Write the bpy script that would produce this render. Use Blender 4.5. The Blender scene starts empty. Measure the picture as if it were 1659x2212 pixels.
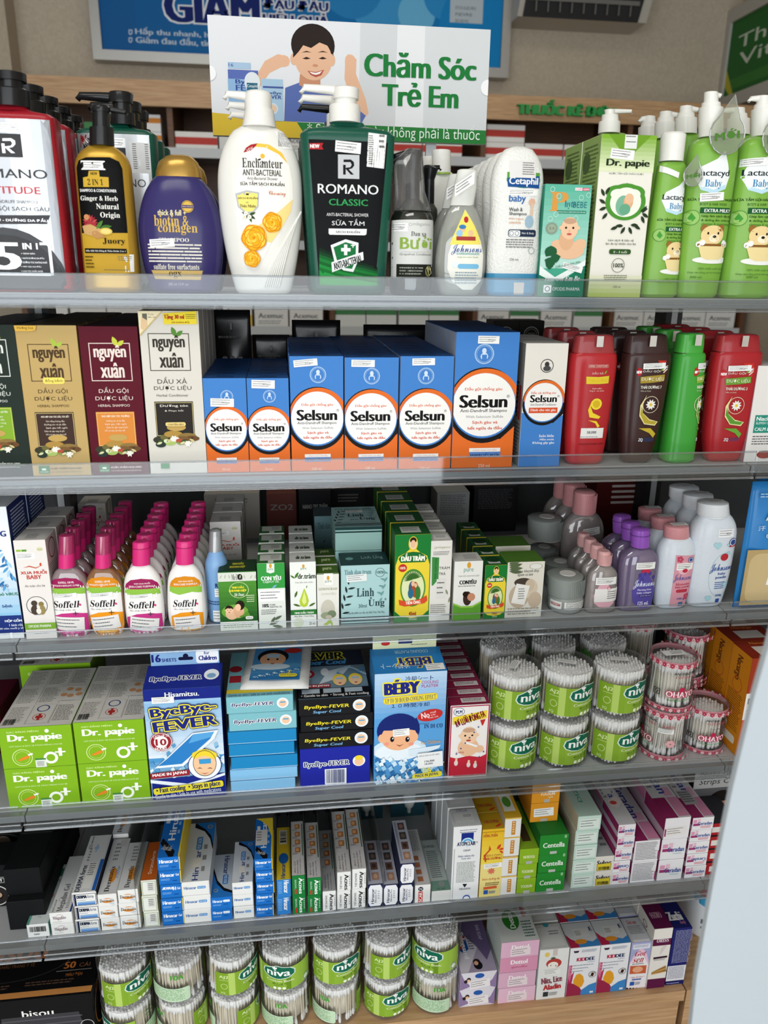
import bpy, bmesh, math, random
from mathutils import Vector, Matrix
from mathutils.geometry import tessellate_polygon
random.seed(7)
SC = bpy.context.scene
COL = SC.collection
# ------------------------------------------------------------------ camera, world, lights, exposure
HC = 1.5                                   # eye height
FPX, YAW, PIT, ROL, DIST = 1661.0, math.radians(7.486), math.radians(17.542), math.radians(.764), .95
_f = Vector((math.sin(YAW)*math.cos(PIT), math.cos(YAW)*math.cos(PIT), -math.sin(PIT)))
_r0 = Vector((math.cos(YAW), -math.sin(YAW), 0)); _u0 = _r0.cross(_f)
_r = math.cos(ROL)*_r0 + math.sin(ROL)*_u0
_u = -math.sin(ROL)*_r0 + math.cos(ROL)*_u0
CP = Vector((0, -DIST, HC))
cam = bpy.data.cameras.new('camera'); camo = bpy.data.objects.new('camera', cam); COL.objects.link(camo)
camo.matrix_world = Matrix(((_r.x, _u.x, -_f.x, CP.x), (_r.y, _u.y, -_f.y, CP.y), (_r.z, _u.z, -_f.z, CP.z), (0, 0, 0, 1)))
cam.sensor_fit = 'VERTICAL'; cam.sensor_height = 36; cam.lens = FPX/2212*36; cam.clip_start = .02
cam.dof.use_dof = True; cam.dof.focus_distance = 1.1; cam.dof.aperture_fstop = 5.6
SC.camera = camo
SC.view_settings.view_transform = 'Standard'; SC.view_settings.look = 'None'
SC.view_settings.exposure = 0.0; SC.view_settings.gamma = 1; SC.view_settings.use_curve_mapping = False
cy = SC.cycles; cy.max_bounces = 5; cy.diffuse_bounces = 3; cy.glossy_bounces = 2; cy.transmission_bounces = 2; cy.transparent_max_bounces = 10; cy.adaptive_threshold = .05; cy.caustics_reflective = False; cy.caustics_refractive = False
W = bpy.data.worlds.new('sky'); SC.world = W; W.use_nodes = True
W.node_tree.nodes['Background'].inputs[0].default_value = (.80, .90, 1, 1)
W.node_tree.nodes['Background'].inputs[1].default_value = .35
def area(name, loc, target, sx, sy, power, colr):
    l = bpy.data.lights.new(name, 'AREA'); l.shape = 'RECTANGLE'; l.size = sx; l.size_y = sy; l.energy = power; l.color = colr
    o = bpy.data.objects.new(name, l); COL.objects.link(o); o.location = loc
    o.rotation_euler = (Vector(target)-Vector(loc)).to_track_quat('-Z', 'Y').to_euler(); return o
area('shop_front_daylight', (-.5, -3.6, 1.3), (0, 0, .95), 4.4, 2.5, 124, (.93, .97, 1))
area('ceiling_panel_light', (-.4, -1.0, 2.86), (-.4, -1.0, 0), 1.2, .6, 13, (1, .97, .92))
area('ceiling_panel_light', (.3, 1.35, 2.86), (.3, 1.35, 0), 1.6, .5, 6, (1, .93, .82))
# ------------------------------------------------------------------ photo pixel <-> place helpers (1659 x 2212)
def ray(x, y): return _f + (x-829.5)/FPX*_r - (y-1106)/FPX*_u
def onY(x, y, Y): d = ray(x, y); return CP + d*((Y-CP.y)/d.y)
def onZ(x, y, Z): d = ray(x, y); return CP + d*((Z-CP.z)/d.z)
def onX(x, y, X): d = ray(x, y); return CP + d*((X-CP.x)/d.x)
def colX(x, Z, Y):
    """X of the point at height Z, depth Y seen in pixel column x"""
    k = (x-829.5)/FPX; a = _r - k*_f
    return CP.x - (a.y*(Y-CP.y) + a.z*(Z-CP.z))/a.x
def rowZ(y, X, Y):
    k = -(y-1106)/FPX; a = _u - k*_f
    return CP.z - (a.x*(X-CP.x) + a.y*(Y-CP.y))/a.z
# ------------------------------------------------------------------ colours and materials
def lin(h):
    if isinstance(h, tuple): return h
    h = h.lstrip('#'); h = ''.join(c*2 for c in h) if len(h) == 3 else h
    r = []
    for i in (0, 2, 4):
        v = int(h[i:i+2], 16)/255; r.append(v/12.92 if v <= .04045 else ((v+.055)/1.055)**2.4)
    return tuple(r)
MATS = {}
def mat(key, base=None, rough=.4, metal=0, vcol=False, spec=.5, bump=0, bscale=60, coat=0):
    if key in MATS: return MATS[key]
    m = bpy.data.materials.new(key); m.use_nodes = True; nt = m.node_tree; b = nt.nodes['Principled BSDF']
    b.inputs['Roughness'].default_value = rough; b.inputs['Metallic'].default_value = metal
    b.inputs['Specular IOR Level'].default_value = spec
    if coat: b.inputs['Coat Weight'].default_value = coat
    if vcol:
        a = nt.nodes.new('ShaderNodeVertexColor'); a.layer_name = 'Col'; nt.links.new(a.outputs[0], b.inputs['Base Color'])
    else: b.inputs['Base Color'].default_value = (*lin(base), 1)
    tx = nt.nodes.new('ShaderNodeTexNoise'); tx.inputs['Scale'].default_value = bscale
    tc = nt.nodes.new('ShaderNodeTexCoord'); nt.links.new(tc.outputs['Object'], tx.inputs['Vector'])
    mr = nt.nodes.new('ShaderNodeMapRange'); mr.inputs['To Min'].default_value = max(rough-.05, .02); mr.inputs['To Max'].default_value = rough+.07
    nt.links.new(tx.outputs[0], mr.inputs[0]); nt.links.new(mr.outputs[0], b.inputs['Roughness'])
    if bump:
        bp = nt.nodes.new('ShaderNodeBump'); bp.inputs['Strength'].default_value = bump; bp.inputs['Distance'].default_value = .002
        nt.links.new(tx.outputs[0], bp.inputs['Height']); nt.links.new(bp.outputs[0], b.inputs['Normal'])
    MATS[key] = m; return m
def clear(key, tint='fff', fac=.12, body=None, bodyfac=0., rough=.05):
    """clear plastic: see-through, fresnel gloss, optional milky body colour"""
    if key in MATS: return MATS[key]
    m = bpy.data.materials.new(key); m.use_nodes = True; nt = m.node_tree; nt.nodes.clear()
    out = nt.nodes.new('ShaderNodeOutputMaterial'); t = nt.nodes.new('ShaderNodeBsdfTransparent'); t.inputs[0].default_value = (*lin(tint), 1)
    g = nt.nodes.new('ShaderNodeBsdfGlossy'); g.inputs['Roughness'].default_value = rough
    lw = nt.nodes.new('ShaderNodeLayerWeight'); lw.inputs[0].default_value = .25
    mp = nt.nodes.new('ShaderNodeMapRange'); mp.inputs['To Min'].default_value = fac*.35; mp.inputs['To Max'].default_value = min(1, fac*3.5)
    nt.links.new(lw.outputs['Fresnel'], mp.inputs[0])
    base = t
    if body:
        d = nt.nodes.new('ShaderNodeBsdfDiffuse'); d.inputs[0].default_value = (*lin(body), 1)
        tl = nt.nodes.new('ShaderNodeBsdfTranslucent'); tl.inputs[0].default_value = (*lin(body), 1)
        md = nt.nodes.new('ShaderNodeMixShader'); md.inputs[0].default_value = .35; nt.links.new(d.outputs[0], md.inputs[1]); nt.links.new(tl.outputs[0], md.inputs[2])
        mb = nt.nodes.new('ShaderNodeMixShader'); mb.inputs[0].default_value = bodyfac
        nt.links.new(t.outputs[0], mb.inputs[1]); nt.links.new(md.outputs[0], mb.inputs[2]); base = mb
    mx = nt.nodes.new('ShaderNodeMixShader'); nt.links.new(mp.outputs[0], mx.inputs[0])
    nt.links.new(base.outputs[0], mx.inputs[1]); nt.links.new(g.outputs[0], mx.inputs[2]); nt.links.new(mx.outputs[0], out.inputs[0])
    MATS[key] = m; return m
def plastic(h, rough=.32): return mat('plastic_%s_%d' % (h.strip('#'), rough*100), h, rough*.72, spec=.33)
PRINT = mat('printed_ink', rough=.42, vcol=True, spec=.07)
CARTON = mat('carton_board', rough=.45, vcol=True, spec=.12)
FOIL = mat('foil_print', rough=.28, vcol=True, metal=.75)
ACRYL = clear('clear_acrylic', 'f6f8f9', .12)
WRAP = clear('clear_plastic', 'f2f2f2', .2, 'ffffff', .10)
STEEL = mat('grey_painted_steel', 'b4b7b9', .4, .15)
# ------------------------------------------------------------------ mesh builders
def mesh(name, V, Fc, m, cols=None, smooth=False, mats=None, fm=None):
    me = bpy.data.meshes.new(name); me.from_pydata(V, [], Fc)
    for x in (mats or [m]): me.materials.append(x)
    if fm: me.polygons.foreach_set('material_index', fm)
    if cols:
        a = me.color_attributes.new('Col', 'FLOAT_COLOR', 'CORNER'); buf = []
        for f, c in zip(Fc, cols): buf += [c[0], c[1], c[2], 1.]*len(f)
        a.data.foreach_set('color', buf)
    if smooth: me.polygons.foreach_set('use_smooth', [True]*len(Fc))
    me.update(); return me
class MB:
    def __init__(s): s.V = []; s.F = []; s.C = []
    def add(s, V, F, c=None):
        o = len(s.V); s.V += [tuple(v) for v in V]; s.F += [tuple(i+o for i in f) for f in F]; s.C += [c]*len(F); return s
    def box(s, x0, x1, y0, y1, z0, z1, c=None, M=None):
        V = [(x, y, z) for z in (z0, z1) for y in (y0, y1) for x in (x0, x1)]
        if M: V = [M @ Vector(v) for v in V]
        return s.add(V, [(0, 2, 3, 1), (4, 5, 7, 6), (0, 1, 5, 4), (1, 3, 7, 5), (3, 2, 6, 7), (2, 0, 4, 6)], c)
    def prism(s, pts, y0, y1, c=None):
        """polygon in x,z extruded along y"""
        n = len(pts); V = [(p[0], y0, p[1]) for p in pts]+[(p[0], y1, p[1]) for p in pts]
        T = tessellate_polygon([[Vector((p[0], p[1], 0)) for p in pts]])
        F = [tuple(t) for t in T]+[tuple(i+n for i in reversed(t)) for t in T]+[(i, i+n, (i+1) % n+n, (i+1) % n) for i in range(n)]
        return s.add(V, F, c)
    def loft(s, secs, n=24, c=None, cap=True, M=None):
        """secs: (z, rx, ry, exponent, cx, cy)"""
        V = []; F = []
        for q in secs:
            z, rx, ry = q[:3]; e = q[3] if len(q) > 3 else 2; cx = q[4] if len(q) > 4 else 0; cy = q[5] if len(q) > 5 else 0
            for k in range(n):
                a = 2*math.pi*k/n; ca, sa = math.cos(a), math.sin(a)
                V.append((cx+rx*math.copysign(abs(ca)**(2/e), ca), cy+ry*math.copysign(abs(sa)**(2/e), sa), z))
        for i in range(len(secs)-1):
            for k in range(n): F.append((i*n+k, i*n+(k+1) % n, (i+1)*n+(k+1) % n, (i+1)*n+k))
        if cap: F += [tuple(reversed(range(n))), tuple(range((len(secs)-1)*n, len(secs)*n))]
        if M: V = [M @ Vector(v) for v in V]
        return s.add(V, F, c)
    def tube(s, P, r, n=8, c=None):
        P = [Vector(p) for p in P]; V = []; F = []
        for i, p in enumerate(P):
            d = (P[min(i+1, len(P)-1)]-P[max(i-1, 0)]).normalized(); a = d.orthogonal().normalized(); b = d.cross(a)
            rr = r[i] if isinstance(r, (list, tuple)) else r
            for k in range(n): t = 2*math.pi*k/n; V.append(p+rr*(math.cos(t)*a+math.sin(t)*b))
        for i in range(len(P)-1):
            for k in range(n): F.append((i*n+k, i*n+(k+1) % n, (i+1)*n+(k+1) % n, (i+1)*n+k))
        F += [tuple(reversed(range(n))), tuple(range((len(P)-1)*n, len(P)*n))]
        return s.add(V, F, c)
    def mesh(s, name, m, smooth=False):
        me = mesh(name, s.V, s.F, m, s.C if s.C and s.C[0] is not None else None, smooth)
        if smooth:
            me.set_sharp_from_angle(angle=math.radians(42))
        return me
_cb = {}
def cartonmesh(w, d, h, cols, bev=.0007):
    """chamfered carton; origin at base centre of its front face; cols: front,side,top[,left,right,back]"""
    key = (round(w, 4), round(d, 4), round(h, 4), str(cols))
    if key in _cb: return _cb[key]
    f, sd, tp = [lin(cols[i]) for i in range(3)]
    lf = lin(cols[3]) if len(cols) > 3 else sd; rt = lin(cols[4]) if len(cols) > 4 else sd
    bm = bmesh.new(); bmesh.ops.create_cube(bm, size=1)
    for v in bm.verts: v.co = Vector((v.co.x*w, (v.co.y+.5)*d, (v.co.z+.5)*h))
    bmesh.ops.bevel(bm, geom=bm.edges[:], offset=bev, segments=1, affect='EDGES')
    V = [tuple(v.co) for v in bm.verts]; bm.verts.index_update(); F = []; C = []
    for fc in bm.faces:
        F.append(tuple(v.index for v in fc.verts)); n = fc.normal
        a = max(range(3), key=lambda i: abs(n[i])+(.01 if i == 1 else 0))
        C.append(tp if a == 2 else ((lf if n.x < 0 else rt) if a == 0 else (f if n.y < 0 else sd)))
    bm.free()
    mb = MB(); mb.V = V; mb.F = F; mb.C = C
    # tuck flap of the lid, a hair above the top panel, with its slit corners
    e = .0012
    if d < .2 and w < .2:
        mb.add([(-w/2+e, .0012, h+.0003), (w/2-e, .0012, h+.0003), (w/2-e*2.5, d-e, h+.0003), (-w/2+e*2.5, d-e, h+.0003)], [(0, 1, 2, 3)], tp)
    _cb[key] = mb.mesh('carton', CARTON); return _cb[key]
# ------------------------------------------------------------------ lettering and flat print
_tc = {}
_cv = bpy.data.curves.new('lettering', 'FONT'); _co = bpy.data.objects.new('lettering', _cv)
def glyphs(t, res):
    k = (t, res)
    if k not in _tc:
        _cv.body = t; _cv.resolution_u = res; _cv.size = 1
        me = _co.to_mesh(); V = [(v.co.x, v.co.y) for v in me.vertices]
        me.calc_loop_triangles(); F = [tuple(p.vertices) for p in me.loop_triangles]
        x0 = min(v[0] for v in V); x1 = max(v[0] for v in V); y0 = min(v[1] for v in V); y1 = max(v[1] for v in V)
        _tc[k] = ([((v[0]-x0)/(x1-x0), 1-(v[1]-y0)/(y1-y0)) for v in V], F, (x1-x0)/(y1-y0)); _co.to_mesh_clear()
    return _tc[k]
def _alpha(t, up, lo, dg=None):
    o = ''
    for ch in t:
        if 'A' <= ch <= 'Z': o += chr(up+ord(ch)-65)
        elif 'a' <= ch <= 'z': o += chr(lo+ord(ch)-97)
        elif dg and '0' <= ch <= '9': o += chr(dg+ord(ch)-48)
        else: o += ch
    return o
def serif(t): return _alpha(t, 0x1D400, 0x1D41A, 0x1D7CE)
def script(t): return _alpha(t, 0x1D4D0, 0x1D4EA)
def ital(t): return serif(t)
def clip_poly(p, u0=0, v0=0, u1=1, v1=1):
    for ax, lim, sg in ((0, u0, 1), (0, u1, -1), (1, v0, 1), (1, v1, -1)):
        q = []
        for i in range(len(p)):
            a, b = p[i-1], p[i]; da, db = sg*(a[ax]-lim), sg*(b[ax]-lim)
            if (da >= 0) != (db >= 0): t = da/(da-db); q.append((a[0]+(b[0]-a[0])*t, a[1]+(b[1]-a[1])*t))
            if db >= 0: q.append(b)
        p = q
        if len(p) < 3: return []
    return p
class Art:
    """flat print on a panel: u 0..1 across, v 0..1 downwards; asp = panel width / height"""
    def __init__(s, asp=1): s.P = []; s.L = 0; s.asp = asp
    def poly(s, pts, c, clip=True):
        s.L += 1; c = lin(c)
        for t in tessellate_polygon([[Vector((p[0], p[1], 0)) for p in pts]]):
            q = [pts[i] for i in t]
            if clip: q = clip_poly(q)
            for i in range(1, len(q)-1): s.P.append((q[0], q[i], q[i+1], s.L, c))
        return s
    def R(s, u0, v0, u1, v1, c, rot=0):
        p = [(u0, v0), (u1, v0), (u1, v1), (u0, v1)]
        if rot: p = s._rot(p, (u0+u1)/2, (v0+v1)/2, rot)
        return s.poly(p, c)
    def _rot(s, p, cu, cv, deg):
        a = math.radians(deg); ca, sa = math.cos(a), math.sin(a)
        return [(cu+(x-cu)*ca-(y-cv)/s.asp*sa, cv+((x-cu)*sa*s.asp+(y-cv)*ca)) for x, y in p]
    def RR(s, u0, v0, u1, v1, c, r=.3, rot=0):
        rv = min(r*(v1-v0), r*(u1-u0)*s.asp); ru = rv/s.asp; p = []
        for cu, cv, a0 in ((u1-ru, v0+rv, -90), (u1-ru, v1-rv, 0), (u0+ru, v1-rv, 90), (u0+ru, v0+rv, 180)):
            for k in range(4): a = math.radians(a0+30*k); p.append((cu+ru*math.cos(a), cv+rv*math.sin(a)))
        if rot: p = s._rot(p, (u0+u1)/2, (v0+v1)/2, rot)
        return s.poly(p, c)
    def E(s, cu, cv, ru, c, rv=None, n=28, rot=0):
        rv = ru*s.asp if rv is None else rv
        p = [(cu+ru*math.cos(2*math.pi*k/n), cv+rv*math.sin(2*math.pi*k/n)) for k in range(n)]
        if rot: p = s._rot(p, cu, cv, rot)
        return s.poly(p, c)
    def ring(s, cu, cv, ru, th, c, rv=None, n=32):
        rv = ru*s.asp if rv is None else rv; s.L += 1; c = lin(c); k2 = 1-th
        for k in range(n):
            a, b = 2*math.pi*k/n, 2*math.pi*(k+1)/n
            q = [(cu+ru*f*math.cos(t), cv+rv*f*math.sin(t)) for f, t in ((1, a), (1, b), (k2, b), (k2, a))]
            q = clip_poly(q)
            for i in range(1, len(q)-1): s.P.append((q[0], q[i], q[i+1], s.L, c))
        return s
    def frame(s, u0, v0, u1, v1, c, t=.015):
        tv = t*s.asp; s.R(u0, v0, u1, v0+tv, c); s.R(u0, v1-tv, u1, v1, c); s.R(u0, v0+tv, u0+t, v1-tv, c); return s.R(u1-t, v0+tv, u1, v1-tv, c)
    def T(s, t, u0, v0, u1, v1, c, b=0, rot=0, it=0, res=2, tri=None, keep=False):
        """lettering fitted into the box; b = boldness (fraction of height); rot in degrees (90/180/270 or small tilt)"""
        V, F, ar = glyphs(t, res); s.L += 1; c = lin(c); cu, cv = (u0+u1)/2, (v0+v1)/2; w, h = u1-u0, v1-v0
        q = []
        sh = [0] if not b else [-b, 0, b]
        for x, y in V:
            x2 = (x-.5)+it*(.5-y)*h/(w*s.asp) if it else x-.5
            y2 = y-.5
            if rot in (90, 270):
                k = 1 if rot == 90 else -1
                q.append((cu-k*y2*w, cv+k*x2*h))
            elif rot == 180: q.append((cu-x2*w, cv-y2*h))
            elif rot: q.append(s._rot([(cu+x2*w, cv+y2*h)], cu, cv, rot)[0])
            else: q.append((cu+x2*w, cv+y2*h))
        for j, d in enumerate(sh):
            du, dv = (d*h/s.asp, 0) if rot not in (90, 270) else (0, d*w*s.asp)
            for f in F: s.P.append(tuple((q[i][0]+du, q[i][1]+dv) for i in f)+(s.L+j*.33, c))
        return s
    def LN(s, u0, v0, u1, v1, n, c, rag=.15, al=0, seed=1, dens=1, th=.42):
        """rows of unreadably small print"""
        rd = random.Random(seed+n); s.L += 1; c = lin(c); p = (v1-v0)/n
        for i in range(n):
            a = u0; e = u1-rd.random()*rag*(u1-u0)
            if al == 1: o = (u1-e)/2
            elif al == 2: o = u1-e
            else: o = 0
            while a < e:
                wd = (.04+.09*rd.random())*(u1-u0)*dens; b = min(a+wd, e); v = v0+i*p
                s.P.append(((a+o, v), (b+o, v), (b+o, v+p*th), s.L, c)); s.P.append(((a+o, v), (b+o, v+p*th), (a+o, v+p*th), s.L, c))
                a = b+.02*(u1-u0)*dens
        return s
    def bars(s, u0, v0, u1, v1, c='111', n=22, seed=3, horiz=False):
        rd = random.Random(seed)
        for i in range(n):
            a = u0+(u1-u0)*i/n; s.R(a, v0, a+(u1-u0)/n*(.3+.5*rd.random()), v1, c) if not horiz else s.R(u0, v0+(v1-v0)*i/n, u1, v0+(v1-v0)*(i+.3+.5*rd.random())/n, c)
        return s
    def tag(s, u0, v0, u1, v1, rot=0, seed=1, price=None, col='f3f3f1'):
        """white price or stock label: fine lines of print"""
        s.R(u0, v0, u1, v1, col, rot); w, h = u1-u0, v1-v0
        sub = Art(s.asp); sub.LN(u0+.06*w, v0+.16*h, u1-.08*w, v1-.06*h, 3, '5a5a5a', .35, seed=seed, dens=.7, th=.26)
        cu, cv = (u0+u1)/2, (v0+v1)/2
        for a, b, c_, l, c in sub.P:
            p = [a, b, c_]
            if rot: p = s._rot(p, cu, cv, rot)
            s.P.append((*p, s.L+1, c))
        s.L += 1
        if price: s.T(price, u0+.48*w, v0+.42*h, u0+.82*w, v0+.66*h, '222', rot=rot)
        return s
    def grad(s, u0, v0, u1, v1, c0, c1, n=10, horiz=False):
        """printed colour blend in n bands"""
        a, b = lin(c0), lin(c1)
        for i in range(n):
            t = i/(n-1); c = tuple(a[k]+(b[k]-a[k])*t for k in range(3))
            if horiz: s.R(u0+(u1-u0)*i/n, v0, u0+(u1-u0)*(i+1)/n, v1, c)
            else: s.R(u0, v0+(v1-v0)*i/n, u1, v0+(v1-v0)*(i+1)/n, c)
            s.L -= 1
        s.L += 1; return s
    def leaf(s, u, v, ln, ang, c, fat=.32):
        a = math.radians(ang); p = []
        for t, w in ((0, 0), (.25, .8), (.5, 1), (.75, .7), (1, 0), (.75, -.7), (.5, -1), (.25, -.8)):
            x, y = t*ln, w*fat*ln*.5; p.append((u+(x*math.cos(a)-y*math.sin(a)), v-(x*math.sin(a)+y*math.cos(a))*s.asp))
        return s.poly(p, c)
    def rose(s, u, v, r, seed=1, pal=('e08a10', 'f7b520', 'ffd04a')):
        s.E(u, v, r, pal[1])
        for k, (R, w) in enumerate(((.86, .5), (.66, .42), (.46, .34), (.28, .24))):
            for j in range(5-k//2):
                a = j*6.283/(5-k//2)+seed+k*.7; s.E(u+r*R*.62*math.cos(a), v+r*R*.62*s.asp*math.sin(a), r*w*1.05, pal[0], n=14); s.E(u+r*R*.52*math.cos(a), v+r*R*.52*s.asp*math.sin(a), r*w, pal[1+(j+k) % 2], n=14)
        s.E(u, v, r*.12, pal[0], n=10); return s
    def face(s, u, v, r, skin='f0c8a8', hair='2a1c14', bald=False, smile='b8483c'):
        """simple child's face: r = half width"""
        k = r*s.asp
        if not bald: s.E(u, v-.28*k, r*1.08, hair, rv=1.05*k)
        s.E(u-r*.97, v+.05*k, r*.2, skin, n=10); s.E(u+r*.97, v+.05*k, r*.2, skin, n=10)
        s.E(u, v+.1*k, r*.95, skin, rv=1.12*k)
        if not bald: s.poly([(u-r*.95, v-.2*k), (u-r*.8, v-.95*k), (u, v-1.2*k), (u+r*.8, v-.95*k), (u+r*.95, v-.2*k), (u+r*.6, v-.5*k), (u+r*.1, v-.42*k), (u-r*.3, v-.55*k), (u-r*.6, v-.45*k)], hair)
        else: s.E(u, v-.62*k, r*.7, 'c9a184', rv=.3*k, n=14)
        for sg in (-1, 1): s.E(u+sg*r*.4, v+.05*k, r*.12, '241812', rv=.12*k, n=10)
        s.E(u, v+.35*k, r*.1, 'd9a583', rv=.07*k, n=8)
        s.E(u, v+.68*k, r*.28, smile, rv=.12*k, n=12)
        return s
    def build(s, name, fn, m=None, step=.00003, fine=None):
        """fn(u, v, off) -> xyz; fine = largest u,v extent of a triangle on curved surfaces"""
        V = []; F = []; C = []
        for p in s.P:
            st = [(p[0], p[1], p[2])]
            while st:
                t = st.pop()
                if fine:
                    es = [(abs(t[i][0]-t[(i+1) % 3][0])/fine[0]+abs(t[i][1]-t[(i+1) % 3][1])/fine[1], i) for i in range(3)]
                    e, i = max(es)
                    if e > 1:
                        a, b, c = t[i], t[(i+1) % 3], t[(i+2) % 3]; mm = ((a[0]+b[0])/2, (a[1]+b[1])/2)
                        st += [(a, mm, c), (mm, b, c)]; continue
                o = len(V); pts = [Vector(fn(q[0], q[1], .00018+p[3]*step)) for q in t]
                V += [tuple(q) for q in pts]; F.append((o, o+1, o+2)); C.append(p[4])
        return mesh(name, V, F, m or PRINT, C)
def front(w, h, y=0): return lambda u, v, o: (-w/2+u*w, y-o, h*(1-v))
def topf(w, d, h): return lambda u, v, o: (-w/2+u*w, d*(1-v), h+.0002+o)
def leftf(d, h, w): return lambda u, v, o: (-w/2-o, d*(1-u), h*(1-v))
def rightf(d, h, w): return lambda u, v, o: (w/2+o, d*u, h*(1-v))
def curved(secs, x0, x1, z0, z1, cy):
    """label wrapped on the front of a lofted bottle; secs as in loft, cy = centre depth"""
    memo = {}
    def at(z):
        k = round(z, 4)
        if k not in memo: memo[k] = at0(z)
        return memo[k]
    def at0(z):
        for i in range(len(secs)-1):
            a, b = secs[i], secs[i+1]
            if a[0] <= z <= b[0] or i == len(secs)-2:
                t = 0 if b[0] == a[0] else max(0, min(1, (z-a[0])/(b[0]-a[0])))
                e0 = a[3] if len(a) > 3 else 2; e1 = b[3] if len(b) > 3 else 2
                return a[1]+(b[1]-a[1])*t, a[2]+(b[2]-a[2])*t, e0+(e1-e0)*t
    def fn(u, v, o):
        x = x0+(x1-x0)*u; z = z1+(z0-z1)*v; rx, ry, e = at(z)
        k = min(abs(x)/rx, .985); return (x if abs(x) < rx*.985 else math.copysign(rx*.985, x), cy-ry*(1-k**e)**(1/e)-o-.0002, z)
    return fn
def wrap(R, z0, z1, a0=0, a1=360, cy=0):
    """label wrapped round a cylinder; angles in degrees, 0 = facing the viewer"""
    def fn(u, v, o):
        a = math.radians(a0+(a1-a0)*u); return ((R+o)*math.sin(a), cy-(R+o)*math.cos(a), z1+(z0-z1)*v)
    return fn
# ------------------------------------------------------------------ objects
ORD = ['front', 'second', 'third', 'fourth', 'fifth', 'sixth', 'seventh', 'eighth', 'ninth', 'tenth', 'eleventh', 'twelfth', 'thirteenth', 'fourteenth', 'fifteenth', 'sixteenth', 'seventeenth', 'eighteenth', 'nineteenth', 'twentieth']
def obj(name, me, parent=None):
    o = bpy.data.objects.new(name, me); COL.objects.link(o); o.parent = parent; return o
def tag(o, label=None, cat=None, group=None, kind=None):
    if label: o['label'] = label
    if cat: o['category'] = cat
    if group: o['group'] = group
    if kind: o['kind'] = kind
    return o
def struct(name, me, parent=None):
    o = obj(name, me, parent)
    if parent is None: o['kind'] = 'structure'
    return o
def thing(name, parts, loc, label, cat, group=None, rz=0, rx=0, ry=0):
    """an Empty at the base that carries the parts: (name, mesh[, subparts][, kind])"""
    r = obj(name, None); r.location = loc; r.rotation_euler = (math.radians(rx), math.radians(ry), math.radians(rz))
    tag(r, label, cat, group)
    for p in parts:
        c = obj(p[0], p[1], r)
        if len(p) > 2 and p[2]:
            for q in p[2]: obj(q[0], q[1], c)
        if len(p) > 3: c['kind'] = p[3]
    return r
# ================================================================== the room
DECK = {1: HC-.0313, 2: HC-.2525, 3: HC-.476, 4: HC-.699, 5: HC-.9195, 6: HC-1.14}
LIP = {1: 0, 2: 0, 3: 0, 4: -.055, 5: -.055}
FR = {1: .026, 2: .026, 3: .026, 4: -.029, 5: -.029}
XL, XR = -.358, .638
WB = 2.55
def noisemat(key, c0, c1, scale, rough=.6, stretch=(1, 1, 1), bump=.1, detail=6):
    m = bpy.data.materials.new(key); m.use_nodes = True; nt = m.node_tree; b = nt.nodes['Principled BSDF']
    tc = nt.nodes.new('ShaderNodeTexCoord'); mp = nt.nodes.new('ShaderNodeMapping'); mp.inputs['Scale'].default_value = stretch
    tx = nt.nodes.new('ShaderNodeTexNoise'); tx.inputs['Scale'].default_value = scale; tx.inputs['Detail'].default_value = detail
    cr = nt.nodes.new('ShaderNodeValToRGB'); cr.color_ramp.elements[0].color = (*lin(c0), 1); cr.color_ramp.elements[1].color = (*lin(c1), 1)
    cr.color_ramp.elements[0].position = .35; cr.color_ramp.elements[1].position = .65
    bp = nt.nodes.new('ShaderNodeBump'); bp.inputs['Strength'].default_value = bump; bp.inputs['Distance'].default_value = .003
    for a, i in ((tc.outputs['Object'], mp.inputs[0]), (mp.outputs[0], tx.inputs[0]), (tx.outputs[0], cr.inputs[0]), (cr.outputs[0], b.inputs[0]), (tx.outputs[0], bp.inputs['Height']), (bp.outputs[0], b.inputs['Normal'])):
        nt.links.new(a, i)
    b.inputs['Roughness'].default_value = rough; return m
WALL = noisemat('cream_wall_paint', 'b7ab98', 'c2b6a3', 90, .7, bump=.15)
OAK = noisemat('oak_laminate', 'b28a62', 'cba57c', 9, .45, (1.2, 14, 22), .04)
OAKD = noisemat('dark_oak_laminate', '5c3c24', '70492c', 7, .5, (1.2, 14, 22), .04)
def sbox(name, x0, x1, y0, y1, z0, z1, m, parent=None):
    return struct(name, MB().box(x0, x1, y0, y1, z0, z1).mesh(name, m), parent)
sbox('floor', -3.2, 1.95, -3.9, WB, -.1, 0, noisemat('grey_floor_tile', 'a8a49c', 'b4b0a8', 3, .3))
sbox('wall_back', -3.2, 2.05, WB, WB+.1, 0, 3.0, WALL)
sbox('wall_right', 1.95, 2.05, -3.9, WB, 0, 3.0, WALL)
sbox('wall_left', -3.3, -3.2, -3.9, WB+.1, 0, 3.0, WALL)
sbox('ceiling', -3.3, 2.05, -3.9, WB+.1, 2.95, 3.05, noisemat('white_ceiling', 'd6d3cc', 'dedbd4', 20, .8))
pl = onY(20, 100, WB-.12).x
sbox('trim_1', pl-1.0, pl, WB-.12, WB, 0, 2.95, noisemat('pillar_paint', 'aca08d', 'b6aa97', 90, .7, bump=.15))
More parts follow.
